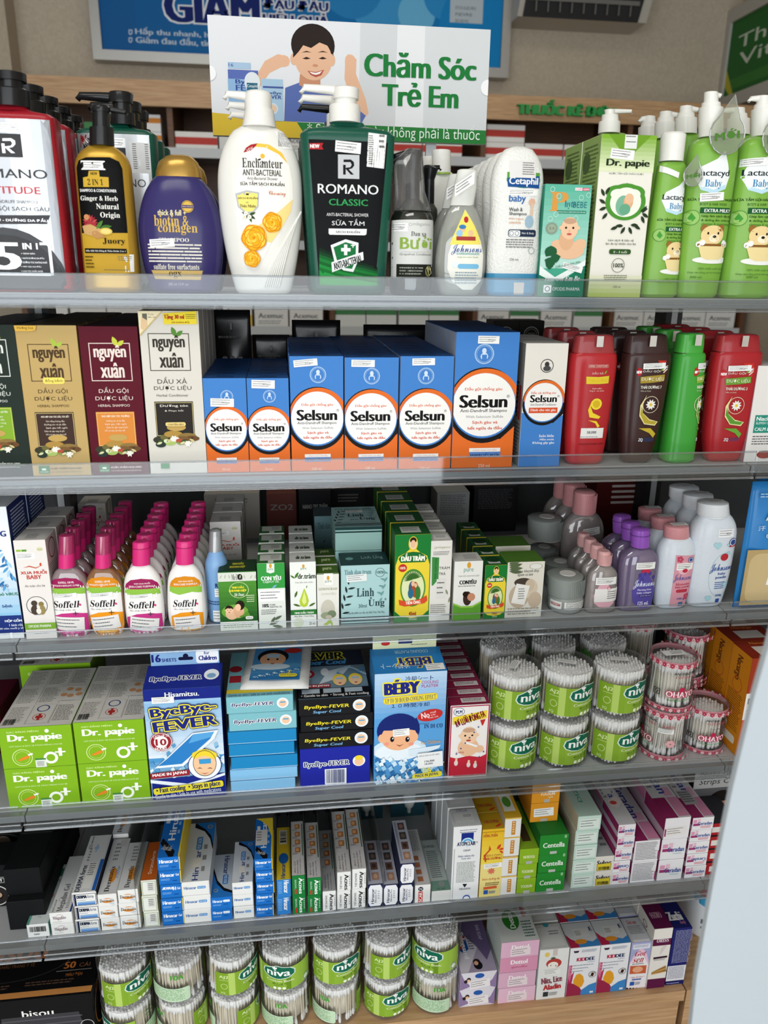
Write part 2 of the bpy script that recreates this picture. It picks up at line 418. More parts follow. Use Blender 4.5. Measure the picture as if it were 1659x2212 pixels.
# ------------------------------------------------------------------ gondola: base, uprights, decks, clear lips
DEP = .62
zb = DECK[6]
def plinth(x0, x1, label):
    w = x1-x0; parts = [('top_board', MB().box(-w/2, w/2, 0, DEP+.04, zb-.022, zb).mesh('top_board', OAK)),
        ('front_board', MB().box(-w/2+.004, w/2-.004, .006, .022, .0, zb-.0225).mesh('front_board', OAK)),
        ('side_board', MB().box(-w/2+.004, -w/2+.02, .0225, DEP, 0, zb-.0225).mesh('side_board', OAK)), ('side_board', MB().box(w/2-.02, w/2-.004, .0225, DEP, 0, zb-.0225).mesh('side_board', OAK))]
    thing('base_cabinet', parts, ((x0+x1)/2, -.042, 0), label, 'cabinet', 'oak base cabinets')
plinth(XL+.0015, XR-.0015, 'middle oak base cabinet under the whole row of shelves')
plinth(XR+.0015, XR+1.0, 'oak base cabinet beyond the seam at the far side of the pink and white boxes')
plinth(XL-1.0, XL-.0015, 'oak base cabinet under the black mask carton')
BLK = mat('black_steel', '1b1c1e', .45, .3)
for x in (XL, XR):
    for y in (.30,):
        thing('shelf_upright', [('post', MB().box(-.014, .014, -.02, .02, 0, DECK[1]+.03-zb-.001).mesh('post', BLK)), ('slot_strip', MB().box(-.005, .005, -.0215, -.0202, .02, DECK[1]-zb).mesh('slot_strip', STEEL))],
              (x, y, zb+.001), 'black slotted steel upright behind the %s' % ('blue sunscreen pouch' if x > 0 else 'wound wash carton'), 'post', 'shelf uprights')
GREYD = mat('dark_grey_edge', '85888a', .4, .3)
NAMES = {1: 'top', 2: 'second', 3: 'third', 4: 'fourth', 5: 'lowest'}
def shelf(k, x0, x1, where):
    z, y0 = DECK[k], LIP[k]; w = x1-x0
    dk = MB().box(-w/2, w/2, .022, .38-y0, -.004, 0); dk.box(-w/2, w/2, .022, .0235, -.013, -.0041); dk.box(-w/2, w/2, .37-y0, .38-y0, -.02, -.0041)
    ch = MB().box(-w/2, w/2, .012, .0215, -.0115, -.0015)
    lip = MB().box(-w/2+.001, w/2-.001, 0, .0022, -.0145, .0215)
    lip.box(-w/2+.001, w/2-.001, .0024, .0215, -.0145, -.0125)
    rim = MB().tube([(-w/2+.001, .0, -.0148), (w/2-.001, .0, -.0148)], .0017); rim.tube([(-w/2+.001, .001, .0215), (w/2-.001, .001, .0215)], .0012)
    rim.tube([(-w/2+.001, -.0006, -.006), (w/2-.001, -.0006, -.006)], .0009)
    parts = [('deck', dk.mesh('deck', STEEL), [('front_channel', ch.mesh('front_channel', GREYD))]),
             ('clear_lip', lip.mesh('clear_lip', ACRYL), [('lip_rim', rim.mesh('lip_rim', clear('acrylic_edge', 'eef2f6', .25, 'ffffff', .12)))])]
    thing('shelf', parts, ((x0+x1)/2, y0, z), '%s steel shelf with clear front lip in the %s bay' % (NAMES[k], where), 'shelf', 'clear lipped shelves')
for k in range(1, 6):
    shelf(k, XL+.001, XR-.001, 'middle'); shelf(k, XR+.001, XR+.9, 'far end'); shelf(k, XL-.9, XL-.001, 'near end')
sbox('added_back_board', XL-.9, XR+.9, .475, .485, zb+.001, DECK[2]-.05, mat('added_dark_board', '2c2e30', .6))  # added dark board so the space behind the lower shelves looks dim
# ------------------------------------------------------------------ white panel close to the camera
pts = [(1478, 2212), (1490, 2100), (1525, 1900), (1565, 1700), (1612, 1500), (1640, 1400), (1668, 1290), (1710, 1120), (1800, 950)]
e = [(onY(a+8, b, -.515).x, onY(a+8, b, -.515).z) for a, b in pts]
x0 = e[0][0]; out = [(x0-.012, .02)]+e+[(e[-1][0]+.16, e[-1][1]+.01), (e[-1][0]+.17, .02)]
lo = [(p[0]-x0, p[1]) for p in out]
ft = MB().box(-.02, lo[-1][0]+.02, -.05, .07, 0, .0195)
thing('display_panel', [('panel', MB().prism(lo, 0, .005).mesh('panel', mat('white_panel', 'b6bfc6', .5))), ('foot', ft.mesh('foot', mat('white_panel', 'b6bfc6', .5)))],
      (x0, -.52, 0), 'tall white curved display panel standing close in front of the lower shelves', 'panel')
# ================================================================== behind the gondola
class Panel:
    """flat board parallel to the back wall, measured from the photo; uv() turns photo pixels into panel coordinates"""
    def __init__(s, xl, xr, yt, yb, Y):
        a = onY((xl+xr)/2, yt, Y); b = onY((xl+xr)/2, yb, Y); s.z1, s.z0 = a.z, b.z; zm = (a.z+b.z)/2
        s.x0, s.x1 = colX(xl, zm, Y), colX(xr, zm, Y); s.Y = Y; s.w = s.x1-s.x0; s.h = s.z1-s.z0; s.A = Art(s.w/s.h)
    def uv(s, x, y): p = onY(x, y, s.Y); return ((p.x-s.x0)/s.w, (s.z1-p.z)/s.h)
    def box(s, x0, y0, x1, y1): return (*s.uv(x0, y0), *s.uv(x1, y1))
    def T(s, t, x0, y0, x1, y1, c, **k):
        xm = (x0+x1)/2; ym = (y0+y1)/2; s.A.T(t, s.uv(x0, ym)[0], s.uv(xm, y0)[1], s.uv(x1, ym)[0], s.uv(xm, y1)[1], c, **k)
    def P(s, pts, c): s.A.poly([s.uv(*p) for p in pts], c)
    def E(s, x, y, r, c, ry=None): u, v = s.uv(x, y); s.A.E(u, v, s.uv(x+r, y)[0]-u, c, rv=None if ry is None else s.uv(x, y+ry)[1]-v)
    def loc(s): return ((s.x0+s.x1)/2, s.Y, s.z0)
# ---- cardboard header sign standing on the top shelf
S = Panel(454, 1054, 48, 302, .33)
S.A.R(0, 0, 1, 1, 'e9eaec'); A = S.A
for x0, x1, c in ((448, 780, 'e2e3e6'), (780, 860, 'd2d4d6'), (860, 920, 'e6e7e9'), (920, 1070, 'd5d8da')):
    S.P([(x0, 0), (x1, 0), (x1-8, 330), (x0-8, 330)], c)
S.P([(440, 255), (1070, 283), (1070, 340), (440, 330)], '2f7d3c'); S.P([(430, 240), (640, 262), (664, 300), (430, 320)], 'd9b93a')
SK, SKD = 'e3b595', 'c98f70'
S.P([(556, 160), (572, 132), (600, 117), (622, 122), (624, 142), (606, 146), (582, 158), (560, 190)], SK); S.E(612, 132, 14, SK, 13)
S.P([(744, 170), (746, 124), (752, 117), (770, 128), (769, 160), (790, 215), (796, 245), (780, 262), (762, 230)], SK); S.E(757, 134, 12, SK, 16)
S.P([(616, 190), (648, 178), (690, 190), (735, 205), (790, 250), (780, 268), (614, 262)], '5b6fae')
S.P([(648, 160), (692, 160), (692, 184), (668, 194), (646, 184)], SKD)
S.E(676, 98, 47, '2b221e', 46); S.E(635, 128, 8, SK, 13); S.E(717, 130, 7, SK, 13); S.E(677, 128, 40, SK, 46)
S.P([(633, 125), (634, 85), (655, 62), (690, 60), (718, 85), (720, 122), (710, 100), (690, 92), (672, 104), (655, 98), (645, 112)], '2b221e')
for x in (662, 697): S.P([(x-9, 127), (x, 123), (x+9, 127), (x, 128.5)], '33221c'); S.P([(x-11, 114), (x, 110), (x+11, 114), (x, 113)], '4a372e')
S.E(681, 142, 6, SKD, 3); S.P([(664, 153), (682, 156), (700, 151), (694, 163), (682, 167), (671, 162)], 'b4564a'); S.P([(668, 155), (682, 158), (696, 153.5), (690, 160), (682, 162), (674, 160)], 'f6f2ee')
for x0, y0, x1, y1, c in ((492, 134, 542, 150, 'a8c3dc'), (492, 150, 558, 175, '5a6db0'), (492, 170, 556, 228, '8fb4d8'), (564, 170, 613, 262, 'a9c7dd'), (568, 186, 612, 192, '4a5e9c')): S.A.R(*S.box(x0, y0, x1, y1), c)
S.T('16', 494, 137, 504, 144, '34479a'); S.T('By', 509, 172, 530, 184, '3d4f92', b=.06); S.T('FE', 510, 184, 530, 196, '3d4f92', b=.06); S.T('ByeBye', 572, 198, 608, 206, '3d4f92', b=.05); S.T('FEVER', 574, 206, 608, 214, '3d4f92', b=.05)
S.E(545, 178, 17, 'dfe5e8', 22); S.A.R(*S.box(533, 179, 557, 196), '2f6a80'); S.T('Cetaphil', 534, 183, 556, 191, 'f0f4f4')
S.E(590, 235, 11, 'cfe0ea'); S.E(590, 235, 8, 'e8c8a8')
S.T('Chăm Sóc', 789, 116, 1027, 170, '217a3a', b=.055, res=4); S.T('Trẻ Em', 827, 180, 988, 232, '217a3a', b=.055, res=4)
S.T('* Sản phẩm này không phải là thuốc', 664, 266, 1036, 304, 'dff0df', res=3)
for x, y in ((452, 158), (1053, 190)): S.E(x, y, 15, 'f7f7f7'); 
w, h = S.w, S.h
thing('header_sign', [('sign_board', MB().box(-w/2, w/2, 0, .012, 0, h).mesh('sign_board', mat('sign_white', 'e4e4e6', .5)), [('sign_print', S.A.build('sign_print', front(w, h)))]),
    ('stand_leg', MB().box(-w*.3-.008, -w*.3+.008, .0125, .02, -(S.z0-DECK[1])+.0005, h*.3).mesh('stand_leg', STEEL)), ('stand_leg', MB().box(w*.3-.008, w*.3+.008, .0125, .02, -(S.z0-DECK[1])+.0005, h*.3).mesh('stand_leg', STEEL)),
    ('stand_foot', MB().box(-w*.4, w*.4, .0125, .05, -(S.z0-DECK[1])+.0004, -(S.z0-DECK[1])+.003).mesh('stand_foot', STEEL))],
    S.loc(), 'white and green header sign with a smiling boy behind the pump bottles', 'sign')
# ---- blue light-box poster on the back wall
B = Panel(210, 1086, -150, 128, WB-.06); w, h = B.w, B.h
B.A.grad(0, 0, 1, 1, '1d5f9e', '0f7fc4', 12, True)
for x, y, r, c in ((820, 10, 60, '3f9ad6'), (900, 30, 40, '6cb8e2'), (960, -10, 45, '2f8fd0'), (1040, 60, 90, '1b86c9'), (760, -40, 70, '2a86c6')): B.E(x, y, r, c)
B.A.R(*B.box(975, -60, 1042, 52), 'b9c6cf')
for i, t in enumerate(('DOULEURS', 'FIEVRE', 'EN 500 MG')): B.T(t, 984, 14+14*i, 984+44-8*i, 21+14*i, '4a5a68')
for dx, dy, c in ((0, 0, 'e8eef4'), (0, 0, '17286c')):
    t = 3.2 if c == 'e8eef4' else 0
    for ox, oy in (((-t, 0), (t, 0), (0, -t), (0, t), (-t, -t), (t, t), (-t, t), (t, -t)) if t else ((0, 0),)):
        B.T('GIẢM', 358+ox, -45+oy, 556+ox, 52+oy, c, b=.06, res=3); B.T('ĐAU ĐẦU', 571+ox*.7, -10+oy*.7, 708+ox*.7, 22+oy*.7, c, b=.06); B.T('HIỆU QUẢ', 569+ox*.7, 26+oy*.7, 708+ox*.7, 60+oy*.7, c, b=.06)
B.T('Hấp thu nhanh, hoàn toàn', 293, 64, 530, 83, 'c3d4e4', b=.03); B.T('Giảm đau đầu, tình trạng', 294, 81, 520, 102, 'c3d4e4', b=.03)
for y in (70, 87): B.P([(278, y-6), (286, y-6), (286, y+3), (282, y+6), (278, y+3)], 'c3d4e4'); B.P([(280, y-4), (284, y-4), (284, y+2), (282, y+3.5), (280, y+2)], '1a5f9e')
fr = MB(); t = .035
for q in ((-w/2-t, w/2+t, -t, 0), (-w/2-t, w/2+t, h, h+t), (-w/2-t, -w/2, 0, h), (w/2, w/2+t, 0, h)): fr.box(q[0], q[1], -.012, .05, q[2], q[3])
thing('wall_poster', [('poster_board', MB().box(-w/2, w/2, 0, .05, 0, h).mesh('poster_board', mat('poster_blue', '1a6fb0', .4)), [('poster_print', B.A.build('poster_print', front(w, h)))]), ('poster_frame', fr.mesh('poster_frame', mat('brushed_aluminium', 'a9a8a4', .35, .8)))],
    B.loc(), 'blue framed headache remedy poster on the back wall', 'poster')
# ---- green framed poster on the side wall
a = onX(1584, 50, 1.90); b = onX(1564, 212, 1.90); Yg, z1, z0 = a.y, a.z, b.z; Lg = 1.5; hg = z1-z0
G = Art(Lg/hg); G.R(0, 0, 1, 1, '2f6b33'); G.R(0, .78, 1, .92, '3f7d3a'); G.poly([(.0, .62), (.05, 1), (.03, 1), (0, .85)], 'b7b23c')
def guv(x, y): p = onX(x, y, 1.90); return ((Yg-p.y)/Lg, (z1-p.z)/hg)
u0, v0 = guv(1598, 74); u1, v1 = guv(1655, 95); G.T('Thuốc bổ', u0, v0-.03, u0+.5, v0+.2, 'c9d6c6', b=.02); u0, v0 = guv(1598, 120); G.T('Vitamin', u0, v0-.03, u0+.42, v0+.15, 'c9d6c6', b=.02)
gp = G.build('poster_print', lambda u, v, o: (-o, -u*Lg, hg*(1-v)))
fr = MB(); t = .05
for q in ((t, -Lg-t, -t, 0), (t, -Lg-t, hg, hg+t), (t, 0, 0, hg), (-Lg, -Lg-t, 0, hg)): fr.box(-.012, .05, min(q[:2]), max(q[:2]), q[2], q[3])
thing('wall_poster', [('poster_board', MB().box(0, .05, -Lg, 0, 0, hg).mesh('poster_board', mat('poster_green', '2f6b33', .4)), [('poster_print', gp)]), ('poster_frame', fr.mesh('poster_frame', mat('grey_frame', 'b5b3ac', .5)))],
    (1.899, Yg, z0), 'green framed vitamin poster on the side wall', 'poster')
# ---- air conditioner
p = onY(1128, 12, WB-.22); q = onY(1412, 30, WB-.22); w = q.x-p.x
prof = [(-.0, .26), (-.20, .27), (-.22, .24), (-.21, .09), (-.16, .0), (0, 0)]
V = [(x, y, z) for x in (0, w) for y, z in prof]; n = len(prof); bm_ = MB(); bm_.add(V, [tuple(range(n)), tuple(range(2*n-1, n-1, -1))]+[(i, i+n, (i+1) % n+n, (i+1) % n) for i in range(n)])
vent = MB()
vent.add([(.02, -.2155, .085), (w*.93, -.2155, .085), (w*.93, -.163, -.001), (.02, -.163, -.001)], [(0, 1, 2, 3)])
lv = MB(); lv.box(.03, w*.9, -.204, -.2, .045, .06)
for i in range(9): lv.box(.06+i*w*.09, .064+i*w*.09, -.2, -.19, .01, .05)
thing('air_conditioner', [('housing', bm_.mesh('housing', mat('ac_white', 'b9b5ab', .45))), ('air_outlet', vent.mesh('air_outlet', mat('ac_dark', '26272a', .5))), ('louvre', lv.mesh('louvre', mat('ac_grey', '6c6a66', .5)))],
    (p.x, WB, onY(1270, 36, WB-.2).z), 'white wall mounted air conditioner above the medicine cabinet', 'air conditioner')
# ---- oak medicine cabinet along the back wall
YC = 2.16
zt = rowZ(196, onY(830, 196, YC).x, YC); zh = rowZ(250, onY(830, 250, YC).x, YC)
cx0, cx1 = pl+.01, 1.93; zs = [rowZ(y, onY(500, y, YC).x, YC) for y in (325, 520, 707, 900)]
bk = MB().box(cx0, cx1, WB-.03, WB-.002, .002, zt-.002); top = MB().box(cx0, cx1, YC, WB-.031, zt-.02, zt)
hd = MB().box(cx0, cx1, YC-.018, YC-.0005, zh, zt)
n = Panel(1118, 1326, 218, 251, YC-.02); L = Art(n.w/n.h); L.T('THUỐC KÊ ĐƠN', 0, 0, 1, 1, '#1f6b33', b=.09, res=3)
lt = MB()
for t in L.P:
    x = [n.x0+q[0]*n.w for q in t[:3]]; z = [n.z1-q[1]*n.h for q in t[:3]]
    lt.add([(x[i], YC-.034-(t[3] % 1)*.0008, z[i]) for i in range(3)]+[(x[i], YC-.019, z[i]) for i in range(3)], [(0, 1, 2), (0, 3, 4, 1), (1, 4, 5, 2), (2, 5, 3, 0)])
parts = [('back_panel', bk.mesh('back_panel', OAKD)), ('top_board', top.mesh('top_board', OAK)), ('header_board', hd.mesh('header_board', OAK), [('green_lettering', lt.mesh('green_lettering', plastic('2f9a4c', .5)))])]
for z in zs:
    parts.append(('shelf_board', MB().box(cx0+.021, cx1-.021, YC+.005, WB-.031, z-.012, z).mesh('shelf_board', clear('shelf_glass', 'd8e2e0', .3, 'cfd8d6', .35)), [('price_rail', MB().box(cx0+.021, cx1-.021, YC-.002, YC+.0045, z-.028, z+.004).mesh('price_rail', plastic('c9cdd0', .3)))]))
for i in range(6):
    x = cx0+(cx1-cx0-.02)*i/5; parts.append(('divider', MB().box(x, x+.02, YC+.005, WB-.031, .003, zt-.021).mesh('divider', OAKD)))
thing('medicine_cabinet', parts, (0, 0, 0), 'oak medicine cabinet with green lettering along the back wall', 'cabinet')
# medicine boxes on it
def fbox(w, h, d, cols, word, wc, band=None):
    A = Art(w/h)
    if band: A.R(0, band[0], 1, band[1], band[2])
    if word: A.T(word, .12, .3, .85, .55, wc, b=.03); A.LN(.12, .68, .8, .9, 2, '8a8d90')
    return [('carton_body', cartonmesh(w, d, h, cols)), ('front_print', A.build('front_print', front(w, h)))]
DIV = [cx0+(cx1-cx0-.02)*i/5 for i in range(6)]
FB = [fbox(.13, .075, .09, ('e9e9e6', 'dcdcd8', 'e4e4e0'), 'Acemuc', '3b4148'), fbox(.11, .1, .08, ('eceae4', 'ddd', 'e4e4e0'), 'Acemuc', '3b4148', (.55, 1, 'e9c046')), fbox(.15, .06, .09, ('f0efec', 'ddd', 'e4e4e0'), None, '', (.3, .7, 'c44a44')),
      fbox(.12, .08, .09, ('e6e8e6', 'ddd', 'e4e4e0'), None, '', (0, .4, '4f8a5a')), fbox(.1, .09, .09, ('f0f0ee', 'ddd', 'e4e4e0'), None, '', (.6, .85, '3f7fb5')), fbox(.14, .055, .09, ('eee', 'ddd', 'e4e4e0'), None, '', (.2, .5, 'd78a3c'))]
FD = ['white medicine box with dark lettering', 'white and yellow medicine box', 'white medicine box with a red band', 'white and green medicine box', 'white medicine box with a blue band', 'white medicine box with an orange band']
FW = [.13, .11, .15, .12, .1, .14]; FH = [.075, .1, .06, .08, .09, .055]; FN = {}
rd = random.Random(5)
for zi, z in enumerate(zs[:3]):
    if zi == 1: continue
    xa, xb = onY(-20, 400, YC).x, onY(1640, 400, YC).x; x = max(xa, cx0+.03)
    while x < min(xb, cx1-.16):
        q = rd.choice((0, 2, 2, 3, 4, 5)) if zi == 0 else (1 if 600 < 829+x*FPX/3.2 < 720 else rd.choice((0, 0, 0, 3)))
        wq = FW[q]; d_ = next((d for d in DIV if x-.002 < d+.02 and x+wq+.002 > d), None)
        if d_ is not None: x = d_+.0225; continue
        st = 2 if (FH[q] < .08 and rd.random() < (.75 if zi else .25)) else 1; n = FN[q, zi] = FN.get((q, zi), -1)+1
        for k in range(st):
            thing('medicine_box', FB[q], (x+wq/2, YC+.02, z+.0005+k*(FH[q]+.001)), (['lower ', 'stacked '][k] if st == 2 else '')+FD[q]+', '+(ORD[n] if n else 'first')+' on the %s cabinet shelf' % ('upper' if zi == 0 else 'lower'), 'box', 'medicine boxes')
        x += wq+rd.choice((.004, .006, .01, .03))
# ================================================================== products measured from enlarged parts of the photo
# every crop: (x, y of its corner in the photo, enlargement)
C1 = (0, 0, 2.9625); C2 = (430, 0, 2.9105); C3 = (1000, 0, 2.5175)
D1 = (0, 640, 2.9625); D2 = (430, 640, 2.9105); D3 = (950, 640, 2.34)
E1 = (0, 1030, 2.9625); E2 = (430, 1030, 2.9105); E3 = (950, 1030, 2.34)
F1 = (0, 1370, 2.9625); F2 = (430, 1370, 2.9105); F3 = (950, 1340, 2.34)
G1 = (0, 1740, 2.9625); G2 = (430, 1700, 2.9105); G3 = (900, 1640, 2.1858)
H0 = (0, 1640, 3.8667); H1 = (860, 1700, 4.3658); H2 = (1200, 1680, 4.3658); H3 = (980, 1930, 5.184); H4 = (1250, 1930, 5.3516); H5 = (560, 1730, 4.1475)
PX = (0, 0, 1)
def pp(c, x, y): return c[0]+x/c[2], c[1]+y/c[2]
def homog(q):
    """photo quad TL, TR, BR, BL -> function to unit square"""
    (x0, y0), (x1, y1), (x2, y2), (x3, y3) = q
    dx1, dx2, dx3 = x1-x2, x3-x2, x0-x1+x2-x3; dy1, dy2, dy3 = y1-y2, y3-y2, y0-y1+y2-y3
    den = dx1*dy2-dx2*dy1; g = (dx3*dy2-dx2*dy3)/den; h = (dx1*dy3-dx3*dy1)/den
    M = Matrix(((x1-x0+g*x1, x3-x0+h*x3, x0), (y1-y0+g*y1, y3-y0+h*y3, y0), (g, h, 1))).inverted()
    def f(x, y): v = M @ Vector((x, y, 1)); return v.x/v.z, v.y/v.z
    return f
class Q:
    """print measured in crop coordinates on a quad"""
    def __init__(s, quad, asp): s.A = Art(asp); s.uv = homog(quad)
    def bx(s, x0, y0, x1, y1):
        xm, ym = (x0+x1)/2, (y0+y1)/2; return s.uv(x0, ym)[0], s.uv(xm, y0)[1], s.uv(x1, ym)[0], s.uv(xm, y1)[1]
    quad = None
    def bg(s, c): s.P(s.quad, c) if s.quad else s.A.R(0, 0, 1, 1, c); return s
    def T(s, t, x0, y0, x1, y1, c, **k): s.A.T(t, *s.bx(x0, y0, x1, y1), c, **k); return s
    def R(s, x0, y0, x1, y1, c, **k): s.A.R(*s.bx(x0, y0, x1, y1), c, **k); return s
    def RR(s, x0, y0, x1, y1, c, r=.3, rot=0): s.A.RR(*s.bx(x0, y0, x1, y1), c, r, rot); return s
    def LN(s, x0, y0, x1, y1, n, c, **k): s.A.LN(*s.bx(x0, y0, x1, y1), n, c, **k); return s
    def tag(s, x0, y0, x1, y1, rot=0, **k): s.A.tag(*s.bx(x0, y0, x1, y1), rot, **k); return s
    def bars(s, x0, y0, x1, y1, *a, **k): s.A.bars(*s.bx(x0, y0, x1, y1), *a, **k); return s
    def frame(s, x0, y0, x1, y1, c, t=.012): s.A.frame(*s.bx(x0, y0, x1, y1), c, t); return s
    def grad(s, x0, y0, x1, y1, *a, **k): s.A.grad(*s.bx(x0, y0, x1, y1), *a, **k); return s
    def P(s, pts, c): s.A.poly([s.uv(*p) for p in pts], c); return s
    def _er(s, x, y, rx, ry):
        u, v = s.uv(x, y); ru = s.uv(x+rx, y)[0]-u; return u, v, ru, (s.uv(x, y+ry)[1]-v if ry else None)
    def E(s, x, y, rx, c, ry=None, **k): u, v, ru, rv = s._er(x, y, rx, ry); s.A.E(u, v, ru, c, rv=rv, **k); return s
    def ring(s, x, y, rx, th, c, ry=None): u, v, ru, rv = s._er(x, y, rx, ry); s.A.ring(u, v, ru, th, c, rv=rv); return s
    def face(s, x, y, r, **k): u, v, ru, _ = s._er(x, y, r, None); s.A.face(u, v, ru, **k); return s
    def leaf(s, x, y, ln, ang, c, fat=.35): u, v, ru, _ = s._er(x, y, ln, None); s.A.leaf(u, v, ru, ang, c, fat); return s
    def rose(s, x, y, r, seed=1, **k): u, v, ru, _ = s._er(x, y, r, None); s.A.rose(u, v, ru, seed, **k); return s
class Box:
    """carton whose front panel is the quad TL, TR, BR, BL of a crop"""
    def __init__(s, ctx, k, TL, TR, BR, BL, d, cols, Y=None, z0=None, full=True):
        s.q = (TL, TR, BR, BL); tl, tr, br, bl = [pp(ctx, *p) for p in s.q]; s.ctx = ctx; s.k = k
        s.Y = FR[k] if Y is None else Y
        a = [onY(*p, s.Y) for p in (tl, tr, br, bl)]
        x0 = (a[0].x+a[3].x)/2; x1 = (a[1].x+a[2].x)/2; s.w = x1-x0-.0006; s.X = (x0+x1)/2
        s.z0 = DECK[k]+.0005 if z0 is None else z0; s.h = (a[0].z+a[1].z)/2-s.z0; s.d = d; s.cols = cols
        # the visible quad may end above the hidden base: extend the print quad down to it
        zb_ = (a[2].z+a[3].z)/2; t = s.h/max(.001, (a[0].z+a[1].z)/2-zb_)
        ext = lambda p, q: (p[0]+(q[0]-p[0])*t, p[1]+(q[1]-p[1])*t)
        s.f = Q((TL, TR, ext(TR, BR), ext(TL, BL)), s.w/s.h); s.extra = []; s.subs = []; s.topq = None; s.lq = None; s.rq = None
    def top(s, TL, TR, BR, BL): s.topq = Q((TL, TR, BR, BL), s.w/s.d); return s.topq
    def left(s, TL, TR, BR, BL): s.lq = Q((TL, TR, BR, BL), s.d/s.h); return s.lq
    def right(s, TL, TR, BR, BL): s.rq = Q((TL, TR, BR, BL), s.d/s.h); return s.rq
    def parts(s):
        bd = cartonmesh(s.w, s.d, s.h, s.cols); F = []; R = [('carton_body', bd)]
        F = [('carton_body', bd)]
        if s.f.A.P: F.append(('front_print', s.f.A.build('front_print', front(s.w, s.h))))
        for q, nm, fn in ((s.topq, 'top_print', topf(s.w, s.d, s.h)), (s.lq, 'side_print', leftf(s.d, s.h, s.w)), (s.rq, 'side_print', rightf(s.d, s.h, s.w))):
            if q and q.A.P: m = q.A.build(nm, fn); F.append((nm, m)); R.append((nm, m))
        return F+s.extra, R+s.extra
    def put(s, label, cat='box', group=None, n=1, name='product_carton', dx=0, gap=.0012, rz=0, allf=False, jit=0):
        F, R = s.parts(); rd = random.Random(len(label)); last = None
        for i in range(n):
            lb = label if n == 1 else label+', '+ORD[i]+' of its row'
            o = thing(name, F if (i == 0 or allf) else R, (s.X+dx*i+(rd.uniform(-jit, jit) if i else 0), s.Y+i*(s.d+gap), s.z0), lb, cat, group or (label if n > 1 else None), rz=rz); last = last or o
        s.F, s.Rr = F, R; return last
    def stack(s, label, n, cat='box', group=None, name='product_carton', dz=None, offs=None, words=None):
        """copies downwards from this one: this is the top of n"""
        F, R = s.parts(); dz = dz or s.h+.0006
        for i in range(n):
            z = s.z0-(i)*dz; ox, oy = (offs[i] if offs else (0, 0))
            thing(name, F if not i else [p for p in F if p[0] != 'top_print'], (s.X+ox, s.Y+oy, z), label+', '+(words or ['top of its stack', 'second from the top', 'third from the top', 'fourth from the top', 'fifth from the top', 'sixth from the top'])[i], cat, group or label)
